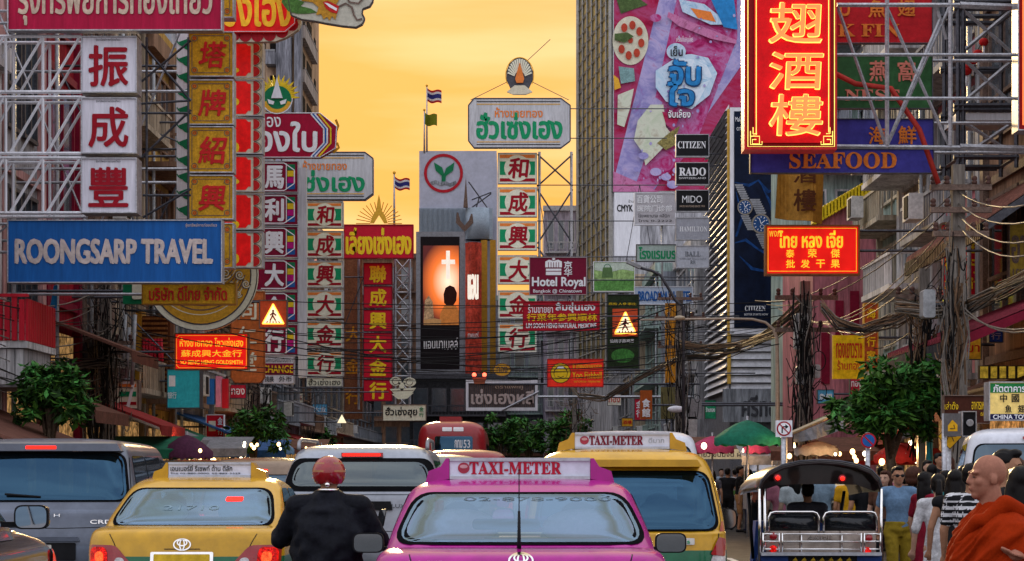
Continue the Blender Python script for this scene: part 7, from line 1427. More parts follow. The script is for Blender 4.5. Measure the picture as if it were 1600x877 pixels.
x_, y_ = at(1428, 27); person('person with a big brown curly mop of hair behind the man in blue', x_, y_, R(140), 1.62, skin=sk2, hair=hairb, hairstyle='curly', top=cloth('black'), bottom=cloth('black'), group=gP)
x_, y_ = at(1383, 28.5); person('woman in brown half hidden behind the man in blue', x_, y_, R(-30), 1.57, skin=sk2, hair=hairb, hairstyle='long', top=cloth('brown', (.09, .04, .025)), bottom=cloth('black'), group=gP)
x_, y_ = at(1467, 36); person('tall man in black standing on the footpath under the warning signs', x_, y_, R(30), 1.74, .14, skin=sk1, top=cloth('black'), bottom=cloth('black'), group=gP)
x_, y_ = at(1483, 35); person('woman with brown hair facing left under the warning signs', x_, y_, R(-50), 1.66, .14, skin=sk2, hair=hairb, hairstyle='long', top=cloth('plum', (.10, .02, .04)), bottom=cloth('black'), group=gP)
x_, y_ = at(1449, 33); person('short haired woman in grey under the teal drain pipe', x_, y_, R(20), 1.60, .14, skin=sk2, hairstyle='bun', top=cloth('grey', (.16, .16, .18)), bottom=cloth('black'), group=gP)
# crowd left of the tuk-tuk
for px, d, rz, h, top_, bot, hs, sk_, ps, lb in (
    (1113, 54, 175, 1.60, cloth('grey_check', (.15, .15, .19), .6), cloth('black'), 'long', sk2, None, 'woman in a grey checked blouse seen from behind near the mirror of the tall taxi'),
    (1137, 55, 160, 1.66, cloth('black'), cloth('black'), 'short', sk1, None, 'man all in black with his back to us next to the grey checked blouse'),
    (1156, 53, 80, 1.70, cloth('black'), cloth('tan', (.34, .18, .08)), 'short', sk1, PHONE, 'man in a black tee and tan shorts holding up a phone'),
    (1171, 52, 170, 1.62, cloth('black'), cloth('navy', (.02, .025, .06)), 'long', sk2, None, 'long haired woman in black and navy beside the man with the phone'),
    (1184, 49, 150, 1.55, cloth('rust', (.22, .07, .05)), cloth('black'), 'short', sk1, PHONE, 'shopper in rust brown bending an arm at the left post of the tuk-tuk'),
    (1098, 60, 20, 1.62, cloth('charcoal', (.05, .05, .06)), cloth('black'), 'short', sk1, WALK, 'man in charcoal walking towards us at the back of the crowd'),
    (1127, 64, 10, 1.66, cloth('pale_blue', (.30, .38, .48)), cloth('black'), 'short', sk2, WALK, 'man in a pale blue shirt walking at the back of the crowd'),
    (1148, 66, 185, 1.64, cloth('white'), cloth('black'), 'short', sk2, None, 'person in a white shirt standing at the back of the crowd'),
    (1177, 60, 0, 1.58, cloth('plum'), cloth('black'), 'long', sk2, WALK, 'woman in plum walking towards us near the pink umbrellas'),
    (1222, 31, 185, 1.60, cloth('rose_pink', (.50, .16, .22)), cloth('black'), 'long', sk2, None, 'woman in a rose pink top glimpsed through the tuk-tuk'),
    (1243, 30, 190, 1.58, cloth('white'), cloth('grey'), 'long', sk2, None, 'woman in a white top glimpsed through the tuk-tuk'),
    (1284, 32, 170, 1.62, cloth('pale_blue'), cloth('navy'), 'short', sk1, None, 'person in a pale blue shirt glimpsed through the tuk-tuk'),
    (1330, 30, 160, 1.60, cloth('mustard', (.55, .28, .01)), cloth('black'), 'short', sk1, None, 'person in a mustard yellow top glimpsed through the tuk-tuk'),
    (1352, 29, 200, 1.64, cloth('black'), cloth('black'), 'short', sk1, None, 'person in black just inside the right post of the tuk-tuk')):
    x_, y_ = at(px, d); person(lb, x_, y_, R(rz), h, 0, skin=sk_, hairstyle=hs, top=top_, bottom=bot, leg=.42 if 'shorts' in lb else 1, pose=ps, vox=.024, group=gP)
# tuk-tuk driver
x_, y_ = at(1262, 24.5); person('tuk-tuk driver in a dark shirt seen from behind under the black roof', x_, y_, R(180), 1.60, .0, skin=sk1, top=cloth('slate', (.05, .05, .065)), bottom=cloth('black'), sleeve=.7, vox=.018,
    pose=dict(pel=(0, 0, .72), chest=(0, -.03, 1.04), neck=(0, 0, 1.25), head=(0, -.015, 1.40), sh=(.19, 0, 1.19), hip=(.10, 0, .70), elR=(-.26, -.14, .98), wrR=(-.28, -.42, 1.0), elL=(.26, -.14, .98), wrL=(.28, -.42, 1.0), knR=(-.14, -.40, .72), anR=(-.14, -.40, .42), knL=(.14, -.40, .72), anL=(.14, -.40, .42)))
# motorcyclist
x_, y_ = at(513, 15.65); jk = M('black_jacket', (.010, .011, .016), .75, var=.4, scale=6, bump=.5)
t, hp, V = person('motorcyclist in a bulky black jacket and red helmet seen from behind', x_, y_, R(180), 1.70, 0, skin=sk1, hairstyle=None, top=jk, bottom=cloth('black'), sleeve=1.9, vox=.014, build=1.22,
    pose=dict(pel=(0, .08, .86), chest=(0, .02, 1.13), neck=(0, -.03, 1.34), head=(0, -.06, 1.50), sh=(.20, 0, 1.29), hip=(.12, 0, .84), elR=(-.365, -.10, 1.05), wrR=(-.34, -.44, 1.05), elL=(.365, -.10, 1.05), wrL=(.36, -.44, 1.06), knR=(-.22, -.36, .74), anR=(-.2, -.22, .34), knL=(.22, -.36, .74), anL=(.2, -.22, .34)))
c = Vol(); c.loft([(0, .06, .78, .25, .20), (0, .06, .9, .275, .22), (0, .04, 1.1, .27, .20), (0, .0, 1.25, .26, .16), (0, -.02, 1.36, .16, .11), (0, -.03, 1.42, .09, .085)]); 
for s in (-1, 1): c.chain([(s*.24, 0, 1.28), (s*.375, -.08, 1.04), (s*.35, -.36, 1.05)], [.09, .085, .065])
vs, fs = c.skin(.016, 4); m = MB(); m.add([v+Vector((v.x, v.y, 0)).normalized()*(fold(v, 8., .030, .7)) for v in vs], fs, jk, True); m.build('jacket', t)
hel = M('helmet_red', (.30, .012, .015), .15, var=.3, coat=1); hs_ = M('helmet_stripe', (.36, .16, .08), .2, .2); m = MB(); vs = []; n1, n2 = 28, 18
def hz(i, k):
    a, e = 2*PI*k/n1, PI*(.02+.70*i/n2); r_ = 1+.02*math.sin(a*2); return hp(.128*math.sin(e)*math.cos(a)*r_, .012+.150*math.sin(e)*math.sin(a), .045+.132*math.cos(e))
vs = [hz(i, k) for i in range(n2+1) for k in range(n1)]; fs = [(i*n1+k, (i+1)*n1+k, (i+1)*n1+(k+1) % n1, i*n1+(k+1) % n1) for i in range(n2) for k in range(n1)]
for i in (0, 1):
    fl = [f for j, f in enumerate(fs) if ((j//n1) in (7, 11) and (j % n1) not in (6, 7, 8)) == bool(i)]
    if not i: m.add(vs, fl, hel, True)
    else: m.add([Vector(v)*1.0 for v in vs], fl, hs_, True)
h_ = m.build('helmet', t); m = MB(); m.ball(hp(0, .145, -.045), (.02, .02, .02), chrome, 10, 8); m.tube([hp(.075*math.cos(R(a)), .035+.115*math.sin(R(a)), -.085) for a in range(10, 171, 16)], .012, chrome, 6); m.build('helmet_rim', h_)
# people by the left stalls
for px, d, rz, h, top_, lb in ((365, 52, 160, 1.62, cloth('grey'), 'stall keeper in grey among the bulbs of the left stalls'), (425, 60, 20, 1.6, cloth('white'), 'person in white by the left stalls beyond the trees'), (318, 50, 200, 1.6, cloth('plum'), 'person in plum under the purple umbrella')):
    x_, y_ = at(px, d); person(lb, x_, y_, R(rz), h, .14, skin=sk1, hairstyle='short', top=top_, bottom=cloth('black'), vox=.026, group=gP)

# more of the crowd, farther back
tops = [cloth('black'), cloth('grey'), cloth('pale_blue'), cloth('white'), cloth('plum'), cloth('rust'), cloth('mustard'), cloth('rose_pink'), cloth('charcoal'), cloth('navy'), cloth('teal', (.03, .16, .16)), cloth('sand', (.40, .30, .18))]
nm = ['black', 'grey', 'pale blue', 'white', 'plum', 'rust', 'mustard', 'rose pink', 'charcoal', 'navy', 'teal', 'sand']
for i, (px, d, ti, rz, hs) in enumerate(((1415, 31, 8, 160, 'short'), (1432, 36, 3, 200, 'long'), (1456, 29, 9, 170, 'short'), (1478, 27, 10, 150, 'short'), (1506, 25, 0, 190, 'long'), (1530, 22, 8, 170, 'short'), (1398, 38, 7, 20, 'long'), (1376, 40, 11, 190, 'short'), (1362, 44, 4, 170, 'long'), (1340, 46, 1, 15, 'short'), (1310, 44, 2, 175, 'short'), (1205, 52, 9, 190, 'long'), (1195, 64, 6, 180, 'short'), (1160, 70, 7, 0, 'long'), (1108, 72, 5, 185, 'short'), (1138, 74, 10, 180, 'short'), (1090, 68, 0, 170, 'short'), (1586, 15.5, 9, 175, 'short'))):
    x_, y_ = at(px, d); zz = .14 if x_ > 8.2 else 0
    where = 'left of the tuk-tuk' if px < 1210 else ('behind the tuk-tuk' if px < 1370 else ('beside the man in blue' if px < 1440 else ('by the lace dress' if px < 1490 else 'close to the monk')))
    person('%s haired shopper in a %s top in the crowd %s' % ('long' if hs == 'long' else 'short', nm[ti], where), x_, y_, R(rz), 1.54+.03*(i*7 % 5), zz, skin=sk1 if i % 2 else sk2, hair=hairb if i % 4 == 1 else hairm, hairstyle=hs, top=tops[ti], bottom=cloth('black') if i % 3 else cloth('navy'), pose=WALK if i % 3 == 0 else None, vox=.028, group=gP)
# ---------------------------------------------------------------- poles, cables, trees, umbrellas, stalls, bulbs
conc = M('pole_concrete', (.26, .23, .20), .85, var=.5, scale=3, streak=True); wirem = M('cable_black', (.014, .013, .013), .6, var=.3); wireg = M('cable_weathered_grey', (.20, .175, .15), .5, var=.4); wireb = M('cable_brown', (.20, .12, .07), .7, var=.4)
rr = random.Random(11)
def sag(a, b_, s, n=10): return [Vector(a).lerp(Vector(b_), i/n)-Vector((0, 0, s*4*(i/n)*(1-i/n))) for i in range(n+1)]
def cable(a, b_, s, r, mat, label, group): 
    m = MB(); c = Vector(a); m.tube([p-c for p in sag(a, b_, s)], r, mat, 5); o = m.build('cable', None, tuple(c)); tag(o, label, 'cable', group); return o
def pole(label, px, pyt, d, r=.16, arms=(), boxes=(), coils=0, box_label=None, spread=.7):
    x = X(px, d); zt = Z(pyt, d); t = thing('utility_pole', label, 'pole', (x, d, .1))
    m = MB(); H_ = zt-.1; q = [(-r, -r*.8), (r, -r*.8), (r, r*.8), (-r, r*.8)]
    vs = [(a*(1 if z == 0 else .62), b_*(1 if z == 0 else .62), z) for z in (0, H_) for a, b_ in q]; m.add(vs, [(0, 3, 2, 1), (4, 5, 6, 7)]+[(i, (i+1) % 4, 4+(i+1) % 4, 4+i) for i in range(4)], conc); m.build('shaft', t)
    for py, w_ in arms:
        m = MB(); z = Z(py, d)-.1; m.box(-w_, w_, -r-.1, -r+.0, z, z+.1, rust); ca = m.build('cross_arm', t)
        for k in (-.9, -.45, .45, .9): m = MB(); m.lathe([(.02, 0), (.05, .02), (.05, .06), (.03, .07), (.05, .09), (.05, .13), (.02, .16)], (k*w_, -r-.05, z+.10), M('insulator', (.10, .05, .04), .3), 10); m.build('insulator', ca)
    for (bx, by, w_, h_, mt) in boxes:
        m = MB(); xx, zz = X(bx, d)-x, Z(by, d)-.1; m.bbox(xx-w_/2, xx+w_/2, -r-.36, -r-.02, zz-h_/2, zz+h_/2, .03, mt); m.bar((xx, -r-.05, zz), (0, -r*.5, zz), .04, dsteel); m.build('junction_box', t)
    return t
def tangle(label, px, py0, py1, d, wpx, n, mats, seed):
    """a knot of cable loops, slack coils and stubs strapped to a pole"""
    r_ = random.Random(seed); c = P(px, py1, d-.35); m = MB(); k = d/F
    for i in range(n):
        u = r_.random(); z = (py1-py0)*k*u; w_ = wpx*k; mt = mats[i % len(mats)]; x0, x1 = r_.uniform(-w_, w_), r_.uniform(-w_, w_); z1 = z+r_.uniform(-1, 1)*(py1-py0)*k*.28
        mode = r_.random(); y0 = r_.uniform(-.25, .25)
        if mode < .45: pts = sag((x0, y0, z), (x1, r_.uniform(-.25, .25), z1), r_.uniform(.1, .55), 8)
        elif mode < .49:
            R_ = r_.uniform(.10, .24); pts = [(x0+R_*math.cos(a*.5)*.7, y0, z+R_*math.sin(a*.5)) for a in range(14)]
        else: pts = [(x0*.6, y0, z), (x0*.6+r_.uniform(-.06, .06), y0, z-.5), (x0*.5+r_.uniform(-.12, .12), y0, z-1.1), (x0*.4+r_.uniform(-.15, .15), y0, z-1.9)]
        m.tube([tuple(p) for p in pts], r_.uniform(.007, .020) if mode > .5 else r_.uniform(.006, .014), mt, 4)
    o = m.build('cable_tangle', None, tuple(c)); return tag(o, label, 'cables')
greyb = M('box_grey', (.36, .37, .38), .5, .2, var=.3)
pole('tall concrete pole with cross arms right of the pink gable house', 1497, 258, 37, .17, ((300, .55), (335, .55), (372, .5)), ((1443, 478, .22, .5, greyb),))
pole('square concrete pole behind the roadside tree with a teal pipe', 1444, 420, 40, .15, ((470, .6),))
pole('dark pole wrapped in black cables at the left under the blue board', 166, 430, 50, .17, ((445, .8), (540, .7)), ((150, 560, .4, .7, dsteel),))
pole('dark pole wrapped in black cables left of the louvred building', 1062, 455, 72, .18, ((470, .8), (500, .9), (545, .8)), ((1083, 640, .5, .7, greyb), (1078, 670, .4, .8, acm), (1066, 598, .3, .6, greyb), (1063, 685, .5, .5, greyb)))
pole('pole with a grey transformer box above the tuk-tuk', 1258, 440, 46, .17, ((470, .7), (520, .7)), ((1253, 588, .36, .42, greyb), (1268, 582, .24, .3, acm), (1248, 520, .3, .8, acm)))
pole('slim pole beyond the pale green board far down the right side', 898, 560, 110, .17, ((590, .8),))
pole('slim pole beside the left roadside tree', 330, 588, 66, .13, ((600, .6),))
tangle('matted black cable knot on the left pole under the blue board', 160, 440, 660, 49.5, 46, 110, [wirem, wirem, wirem, wireg], 1)
tangle('dense black cable knot on the pole left of the louvred building', 1060, 465, 660, 71, 32, 95, [wirem, wirem, wireg], 2)
tangle('hanging cable knot on the pole above the tuk-tuk', 1255, 440, 640, 45.5, 28, 80, [wirem, wirem, wirem, wireg], 3)
tangle('tangled brown and grey cables on the tall concrete pole', 1490, 380, 560, 36.6, 26, 80, [wirem, wireb, wireg], 4)
tangle('tangled cables on the square pole behind the roadside tree', 1440, 460, 570, 39.5, 24, 70, [wirem, wirem, wireb], 5)
tangle('cable knot behind the red board with a round yellow badge', 900, 590, 680, 108, 40, 70, [wirem, wireb], 6)
tangle('dark cable knot in front of the far house at the bend', 480, 585, 690, 104, 60, 90, [wirem, wirem, rust], 7)
tangle('dark cable knot hanging behind the left roadside tree', 395, 590, 660, 74, 40, 60, [wirem, wirem], 8)
tangle('dark cable knot behind the teal box sign', 240, 500, 690, 62, 26, 60, [wirem, wirem], 9)
# cables strung across and along the road
gX, gA, gB, gC = 'thin black cables crossing the road between the signs', 'pale sagging cables from the tall concrete pole', 'cables along the left shop fronts', 'thick brown cable bundles over the right footpath'
for k in range(26):
    d = rr.uniform(44, 90); ya = rr.uniform(455, 560); cable(P(rr.uniform(150, 420), ya, d), P(rr.uniform(980, 1250), ya+rr.uniform(-50, 40), d+rr.uniform(-4, 12)), rr.uniform(.2, .9), rr.uniform(.009, .015), wirem, 'thin black cable sagging across the whole road between signs', gX)
for k in range(14):
    d0 = 37; y0 = (300, 318, 335, 352, 372, 390, 410, 440, 300, 318, 335, 352, 470, 480)[k]
    if k < 8: cable(P(1492, y0, d0), P(1180+k*18, 470+k*6, 60), rr.uniform(.5, 1.1), .012, wirem if k % 2 else wireg, 'pale sagging cable running from the tall concrete pole back along the road', gA)
    else: cable(P(1497, y0, d0), P(1720, y0-60+k*3, 24), rr.uniform(.3, .6), .014, wireg, 'pale cable running from the tall concrete pole out past the right edge', 'cables running past the right edge')
for k in range(16):
    d = 38+rr.uniform(0, 3); cable(P(-60, 440+k*9+rr.uniform(-6, 6), d-4), P(160+rr.uniform(-8, 8), 452+k*11+rr.uniform(-8, 8), 49.5), rr.uniform(.15, .5), rr.uniform(.009, .016), wireg if k % 3 == 0 else wirem, 'cable sagging from the left edge to the matted cable pole', gB)
for k in range(12): cable(P(166, 450+k*14, 49.5), P(440+rr.uniform(-30, 60), 560+rr.uniform(-40, 60), 92), rr.uniform(.3, 1.0), .013, wirem, 'black cable running from the matted pole along the left shop fronts', 'cables leading away along the left side')
def bundle(label, pts, n, mats, spread, rad=(.012, .022), seed=0):
    r_ = random.Random(seed); m = MB(); c = pts[0]
    for i in range(n):
        off = Vector((0, r_.uniform(-spread, spread), r_.uniform(-spread, spread))); q = []
        for j in range(len(pts)-1):
            for s_ in range(6): q.append(pts[j].lerp(pts[j+1], s_/6)+off*(1+.5*math.sin(j*2.1+i))-c)
        q.append(pts[-1]+off-c); w_ = r_.uniform(.3, 1.2); q = [p+Vector((0, 0, .04*math.sin(k*.5*w_+i))) for k, p in enumerate(q)]
        m.tube(q, r_.uniform(*rad), mats[i % len(mats)], 4)
    o = m.build('cable_bundle', None, tuple(c)); tag(o, label, 'cables')
bundle('thick tawny cable bundle draped between the two right poles in front of the yellow board', [P(1283, 478, 45), P(1310, 508, 44), P(1350, 516, 43), P(1400, 500, 41), P(1440, 480, 39.5)], 26, [wireb, wireg, wirem], .10, seed=1)
bundle('tawny cable bundle rising from the concrete pole to the right edge', [P(1400, 480, 39.5), P(1450, 488, 38), P(1510, 482, 36.5), P(1560, 455, 33), P(1640, 415, 29)], 26, [wireb, wireg, wirem], .10, seed=2)
bundle('brown cable bundle looped in front of the louvred building', [P(1062, 540, 71), P(1110, 546, 66), P(1160, 540, 60), P(1215, 520, 53), P(1262, 480, 46)], 16, [wireb, wirem], .10, seed=3)
bundle('sagging cable bundle under the red board with a round yellow badge', [P(880, 590, 100), P(905, 618, 96), P(945, 622, 90), P(1000, 590, 82), P(1058, 560, 71)], 14, [wireb, wireg, wirem], .12, seed=4)
bundle('black cable bundle crossing low from the left pole to the timber screen', [P(60, 572, 44), P(110, 570, 46), P(166, 566, 49), P(215, 572, 53), P(260, 590, 60)], 14, [wirem, wireg], .10, seed=5)
bundle('long dark cable bundle along the right shop fronts', [P(1258, 470, 46), P(1190, 530, 58), P(1120, 560, 66), P(1062, 560, 72)], 12, [wirem, wirem, wireb], .15, seed=6)
# street lamp with curved arm, lamp gantry
t = thing('street_lamp', 'pale curved mast reaching left over the road in front of the watch poster', 'lamp post', (X(1215, 52), 52, .1)); k = 52/F
def gx(px): return X(px, 52)-X(1215, 52)
def gz(py): return Z(py, 52)-.1
m = MB(); m.tube([(0, 0, 0), (0, 0, gz(600)), (gx(1214), 0, gz(530)), (gx(1208), 0, gz(514)), (gx(1196), 0, gz(504)), (gx(1176), 0, gz(499)), (gx(1140), 0, gz(498)), (gx(1000), 0, gz(500))], [.07, .055, .045, .04, .035, .032, .03, .025], M('mast_tan', (.42, .34, .27), .5, .2), 10); m.build('mast', t)
m = MB(); m.ball((gx(1062), -.02, gz(497)), (.14, .08, .06), M('lamp_cream', (.60, .50, .36), .4), 14, 8); m.build('lamp_head', t)
t = thing('street_lamp', 'dark street lamp arm with a flat head left of the pale blue hotel board', 'lamp post', (X(1063, 68), 68, .1)); m = MB()
def gx(px): return X(px, 68)-X(1063, 68)
def gz(py): return Z(py, 68)-.1
m.tube([(.1, 0, 0), (.1, 0, gz(480)), (gx(1056), 0, gz(470)), (gx(1044), 0, gz(450)), (gx(1032), 0, gz(430)), (gx(1018), 0, gz(423)), (gx(998), 0, gz(418))], .05, dsteel, 8); m.build('mast', t); m = MB(); m.prism(rq([(gx(978), gz(411)), (gx(980), gz(407)), (gx(1002), gz(416)), (gx(1000), gz(421))], .03), -.12, .12, greyb); m.build('lamp_head', t)
t = thing('security_camera', 'white street camera on a bracket below the ochre pillar', 'camera', P(1060, 640, 70)); k = 70/F; m = MB(); m.ball((-.1, -.3, 0), (.30, .12, .12), white, 14, 8); m.tube([(0, -.2, -.1), (.2, .1, -.4), (.25, .3, -.6)], .03, dsteel, 6); m.build('housing', t)
t = thing('pillar_sign', 'ochre orange pillar board beside the black cable pole', 'sign', (X(1050, 78), 78, .1)); m = MB(); k = 78/F; m.box(-5*k*2, 7*k, 0, .3, Z(602, 78), Z(478, 78), M('ochre_orange', (.62, .25, .02), .5, var=.3)); m.build('panel', t); m = MB(); m.tube([(0, .15, 0), (0, .15, Z(602, 78))], .07, dsteel); m.build('post', t)
t = thing('box_sign', 'orange box sign with white characters left of the olive board', 'sign', P(1010, 655, 74)); k = 74/F; m = MB(); m.box(-9*k, 9*k, 0, .5, 0, 45*k, M('box_orange', (.45, .10, .02), .5, var=.3)); p = m.build('panel', t); m = MB(); m.text('食', -7*k, 6*k, 18*k, 32*k, -.01, wlet, .03); m.text('館', -7*k, 6*k, 3*k, 17*k, -.01, wlet, .03); m.build('lettering', p); m = MB(); m.bar((0, .2, 22*k), (10-t.location.x, .2, 22*k), .04, dsteel); m.build('support_arm', t)
t = thing('board_sign', 'plain olive board behind the white street camera', 'sign', P(1045, 655, 75)); k = 75/F; m = MB(); m.box(-12*k, 14*k, 0, .2, 0, 50*k, M('olive_board', (.17, .15, .06), .6, var=.3)); m.build('panel', t); m = MB(); m.bar((0, .2, 25*k), (10-t.location.x, .2, 25*k), .04, dsteel); m.build('support_arm', t)
t = thing('drain_pipe', 'teal plastic drain pipe beside the square pole', 'pipe', (X(1452, 39), 39, .1)); m = MB()
def gz(py): return Z(py, 39)-.1
m.tube([(0, 0, 0), (0, 0, gz(612)), (.05, 0, gz(602)), (.12, .1, gz(598)), (.12, .3, gz(580))], .065, M('teal_pipe', (.05, .34, .36), .4, var=.3), 10); m.build('tube', t)
# trees
barkm = M('bark', (.13, .09, .06), .9, var=.5, scale=5, bump=.6)
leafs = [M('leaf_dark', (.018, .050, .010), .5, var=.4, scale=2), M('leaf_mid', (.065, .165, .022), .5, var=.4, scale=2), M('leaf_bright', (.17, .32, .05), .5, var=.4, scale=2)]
def tree(label, px, d, pyt, pyb, wpx, zb=.12, n=2400, leaf=.20, seed=1, dark=0):
    r_ = random.Random(seed); x = X(px, d); t = thing('tree', label, 'tree', (x, d, zb)); k = d/F; z1, z0 = Z(pyt, d)-zb, Z(pyb, d)-zb; w_ = wpx*k/2; zc, rz_ = (z0+z1)/2, (z1-z0)/2
    m = MB(); m.tube([(0, 0, 0), (.05, 0, z0*.6), (-.04, .05, z0), (0, 0, zc)], [.13, .10, .085, .05], barkm, 8)
    cl = []
    for i in range(44):
        a, e = r_.uniform(0, 2*PI), r_.uniform(-.75, .85); q = r_.uniform(.3, 1.2); c = Vector((w_*q*math.cos(a)*math.cos(e), w_*.8*q*math.sin(a)*math.cos(e), zc+rz_*q*math.sin(e))); cl.append((c, r_.uniform(.10, .34)*min(w_, rz_*1.2)))
        if i < 12: m.tube([(0, 0, z0*r_.uniform(.7, 1)), c*.5+Vector((0, 0, zc*.5)), c], [.05, .03, .012], barkm, 5)
    m.build('trunk', t); vs = [[], [], []]; fs = [[], [], []]
    for i in range(n):
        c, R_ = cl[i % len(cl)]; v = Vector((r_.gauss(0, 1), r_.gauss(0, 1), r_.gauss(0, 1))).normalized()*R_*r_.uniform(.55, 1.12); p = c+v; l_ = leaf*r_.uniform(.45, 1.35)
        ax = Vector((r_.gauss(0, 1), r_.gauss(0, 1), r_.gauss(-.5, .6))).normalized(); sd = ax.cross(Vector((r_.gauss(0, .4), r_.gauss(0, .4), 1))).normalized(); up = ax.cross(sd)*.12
        g = 2 if (v.z > R_*.35 and r_.random() < .75) else (0 if r_.random() < .45+dark else 1); b0 = len(vs[g]); vs[g] += [p, p+ax*l_*.45+sd*l_*.22+up*l_, p+ax*l_, p+ax*l_*.45-sd*l_*.22+up*l_]; fs[g].append((b0, b0+1, b0+2, b0+3))  # brighter leaves on cluster tops: light from above put into the leaf colour
    m = MB(); [m.add(vs[g], fs[g], leafs[g]) for g in range(3)]; m.build('crown', t); return t
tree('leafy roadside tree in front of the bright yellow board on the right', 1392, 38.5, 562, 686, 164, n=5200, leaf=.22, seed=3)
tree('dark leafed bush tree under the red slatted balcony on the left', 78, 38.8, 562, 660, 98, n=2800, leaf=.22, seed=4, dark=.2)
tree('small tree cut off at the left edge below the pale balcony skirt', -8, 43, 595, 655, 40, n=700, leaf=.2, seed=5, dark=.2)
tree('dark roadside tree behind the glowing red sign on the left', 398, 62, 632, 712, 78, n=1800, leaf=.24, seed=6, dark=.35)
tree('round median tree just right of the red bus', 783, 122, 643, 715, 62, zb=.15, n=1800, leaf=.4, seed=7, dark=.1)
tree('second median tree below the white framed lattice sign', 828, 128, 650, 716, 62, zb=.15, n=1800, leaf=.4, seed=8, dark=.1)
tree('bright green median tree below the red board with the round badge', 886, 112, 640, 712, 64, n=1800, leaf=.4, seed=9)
tree('dusty street tree far along the left pavement', 505, 120, 660, 712, 40, n=800, leaf=.4, seed=10, dark=.4)
# umbrellas and stalls
def umbrella(label, px, d, pyt, pye, wpx, mat, z0=.14):
    t = thing('market_umbrella', label, 'umbrella', (X(px, d), d, z0)); k = d/F; r_ = wpx*k/2; zt, ze = Z(pyt, d)-z0, Z(pye, d)-z0; n = 10; vs = [(0, 0, zt)]
    for q in (.35, .7, 1):
        for i in range(n*2):
            a = PI*i/n; f = 1 if i % 2 == 0 else .955; vs.append((r_*q*f*math.cos(a), r_*q*f*math.sin(a), zt-(zt-ze)*q**1.5-(.05*q if i % 2 else 0)))
    for i in range(n*2): a = PI*i/n; v = vs[1+2*n*2+i]; vs.append((v[0]*1.01, v[1]*1.01, v[2]-.14))
    N2 = n*2; fs = [(0, 1+i, 1+(i+1) % N2) for i in range(N2)]+[(1+j*N2+i, 1+(j+1)*N2+i, 1+(j+1)*N2+(i+1) % N2, 1+j*N2+(i+1) % N2) for j in range(3) for i in range(N2)]
    m = MB(); m.add(vs, fs, mat, True); m.build('canopy', t); m = MB(); m.tube([(0, 0, 0), (0, 0, zt+.08)], .025, steel, 8); m.build('pole', t); m = MB(); [m.tube([(0, 0, zt-.05), (r_*.9*math.cos(PI*i/n*2), r_*.9*math.sin(PI*i/n*2), ze+.04)], .008, steel, 4) for i in range(n)]; m.build('ribs', t)
purpc = M('umbrella_purple', (.10, .03, .07), .8, var=.3); grnc = M('umbrella_green', (.015, .17, .10), .7, var=.3); pkc = M('umbrella_pink', (.48, .06, .14), .8, var=.25); redc = M('umbrella_red', (.42, .03, .03), .8, var=.25)
umbrella('dusky purple market umbrella beyond the silver blue van', 292, 50, 679, 706, 82, purpc); umbrella('grey market umbrella half hidden left of the purple one', 238, 55, 688, 702, 50, M('umbrella_grey', (.25, .24, .25), .8)); umbrella('wide green market umbrella left of the no right turn sign', 1168, 44, 656, 684, 104, grnc)
umbrella('pink market umbrella left of the wide green umbrella', 1113, 52, 681, 698, 68, pkc); umbrella('small pink market umbrella under the wide green umbrella', 1184, 50, 684, 698, 46, pkc); umbrella('red market umbrella right of the no parking sign', 1400, 46, 692, 712, 70, redc); umbrella('pale blue market umbrella by the left stalls', 440, 66, 690, 702, 40, M('umbrella_blue', (.15, .25, .36), .8))
umbrella('faded white market umbrella above the right stall lights', 1276, 45, 688, 700, 70, M('umbrella_white', (.5, .5, .52), .8))
# slanted awning right
t = thing('slant_awning', 'slanting dark red awning with a grey hanging flap beside the right tree', 'awning', P(1290, 680, 42)); m = MB()
def wp(px, py, d=42): return P(px, py, d)-t.location
aw = [wp(1228, 682), wp(1348, 630), wp(1348, 628, 45.5), wp(1228, 680, 45.5)]; m.add(aw+[p-Vector((0, 0, .05)) for p in aw], [(0, 1, 2, 3), (7, 6, 5, 4), (0, 4, 5, 1), (3, 2, 6, 7), (0, 3, 7, 4), (1, 5, 6, 2)], canvas['red']); m.build('canopy', t)
m = MB(); n = 12; vs = []
for i in range(n+1): u = i/n; vs += [wp(1240+108*u, 677-46*u, 41.95)+Vector((0, .04*math.sin(i*1.7), -.03)), wp(1240+108*u, 692-40*u+8*math.sin(u*3), 41.95)+Vector((0, .10*math.sin(i*1.3), 0))]
m.add(vs, [(2*i, 2*i+1, 2*i+3, 2*i+2) for i in range(n)], canvas['grey']); m.build('flap', t); m = MB(); m.bar(aw[0]+Vector((0, -.02, .02)), aw[1]+Vector((0, -.02, .02)), .04, M('awning_edge', (.55, .45, .30), .6)); [m.bar(q, Vector((q.x, q.y, -(t.location.z-.14))), .03, steel) for q in (aw[0], aw[3])]; m.build('frame', t)
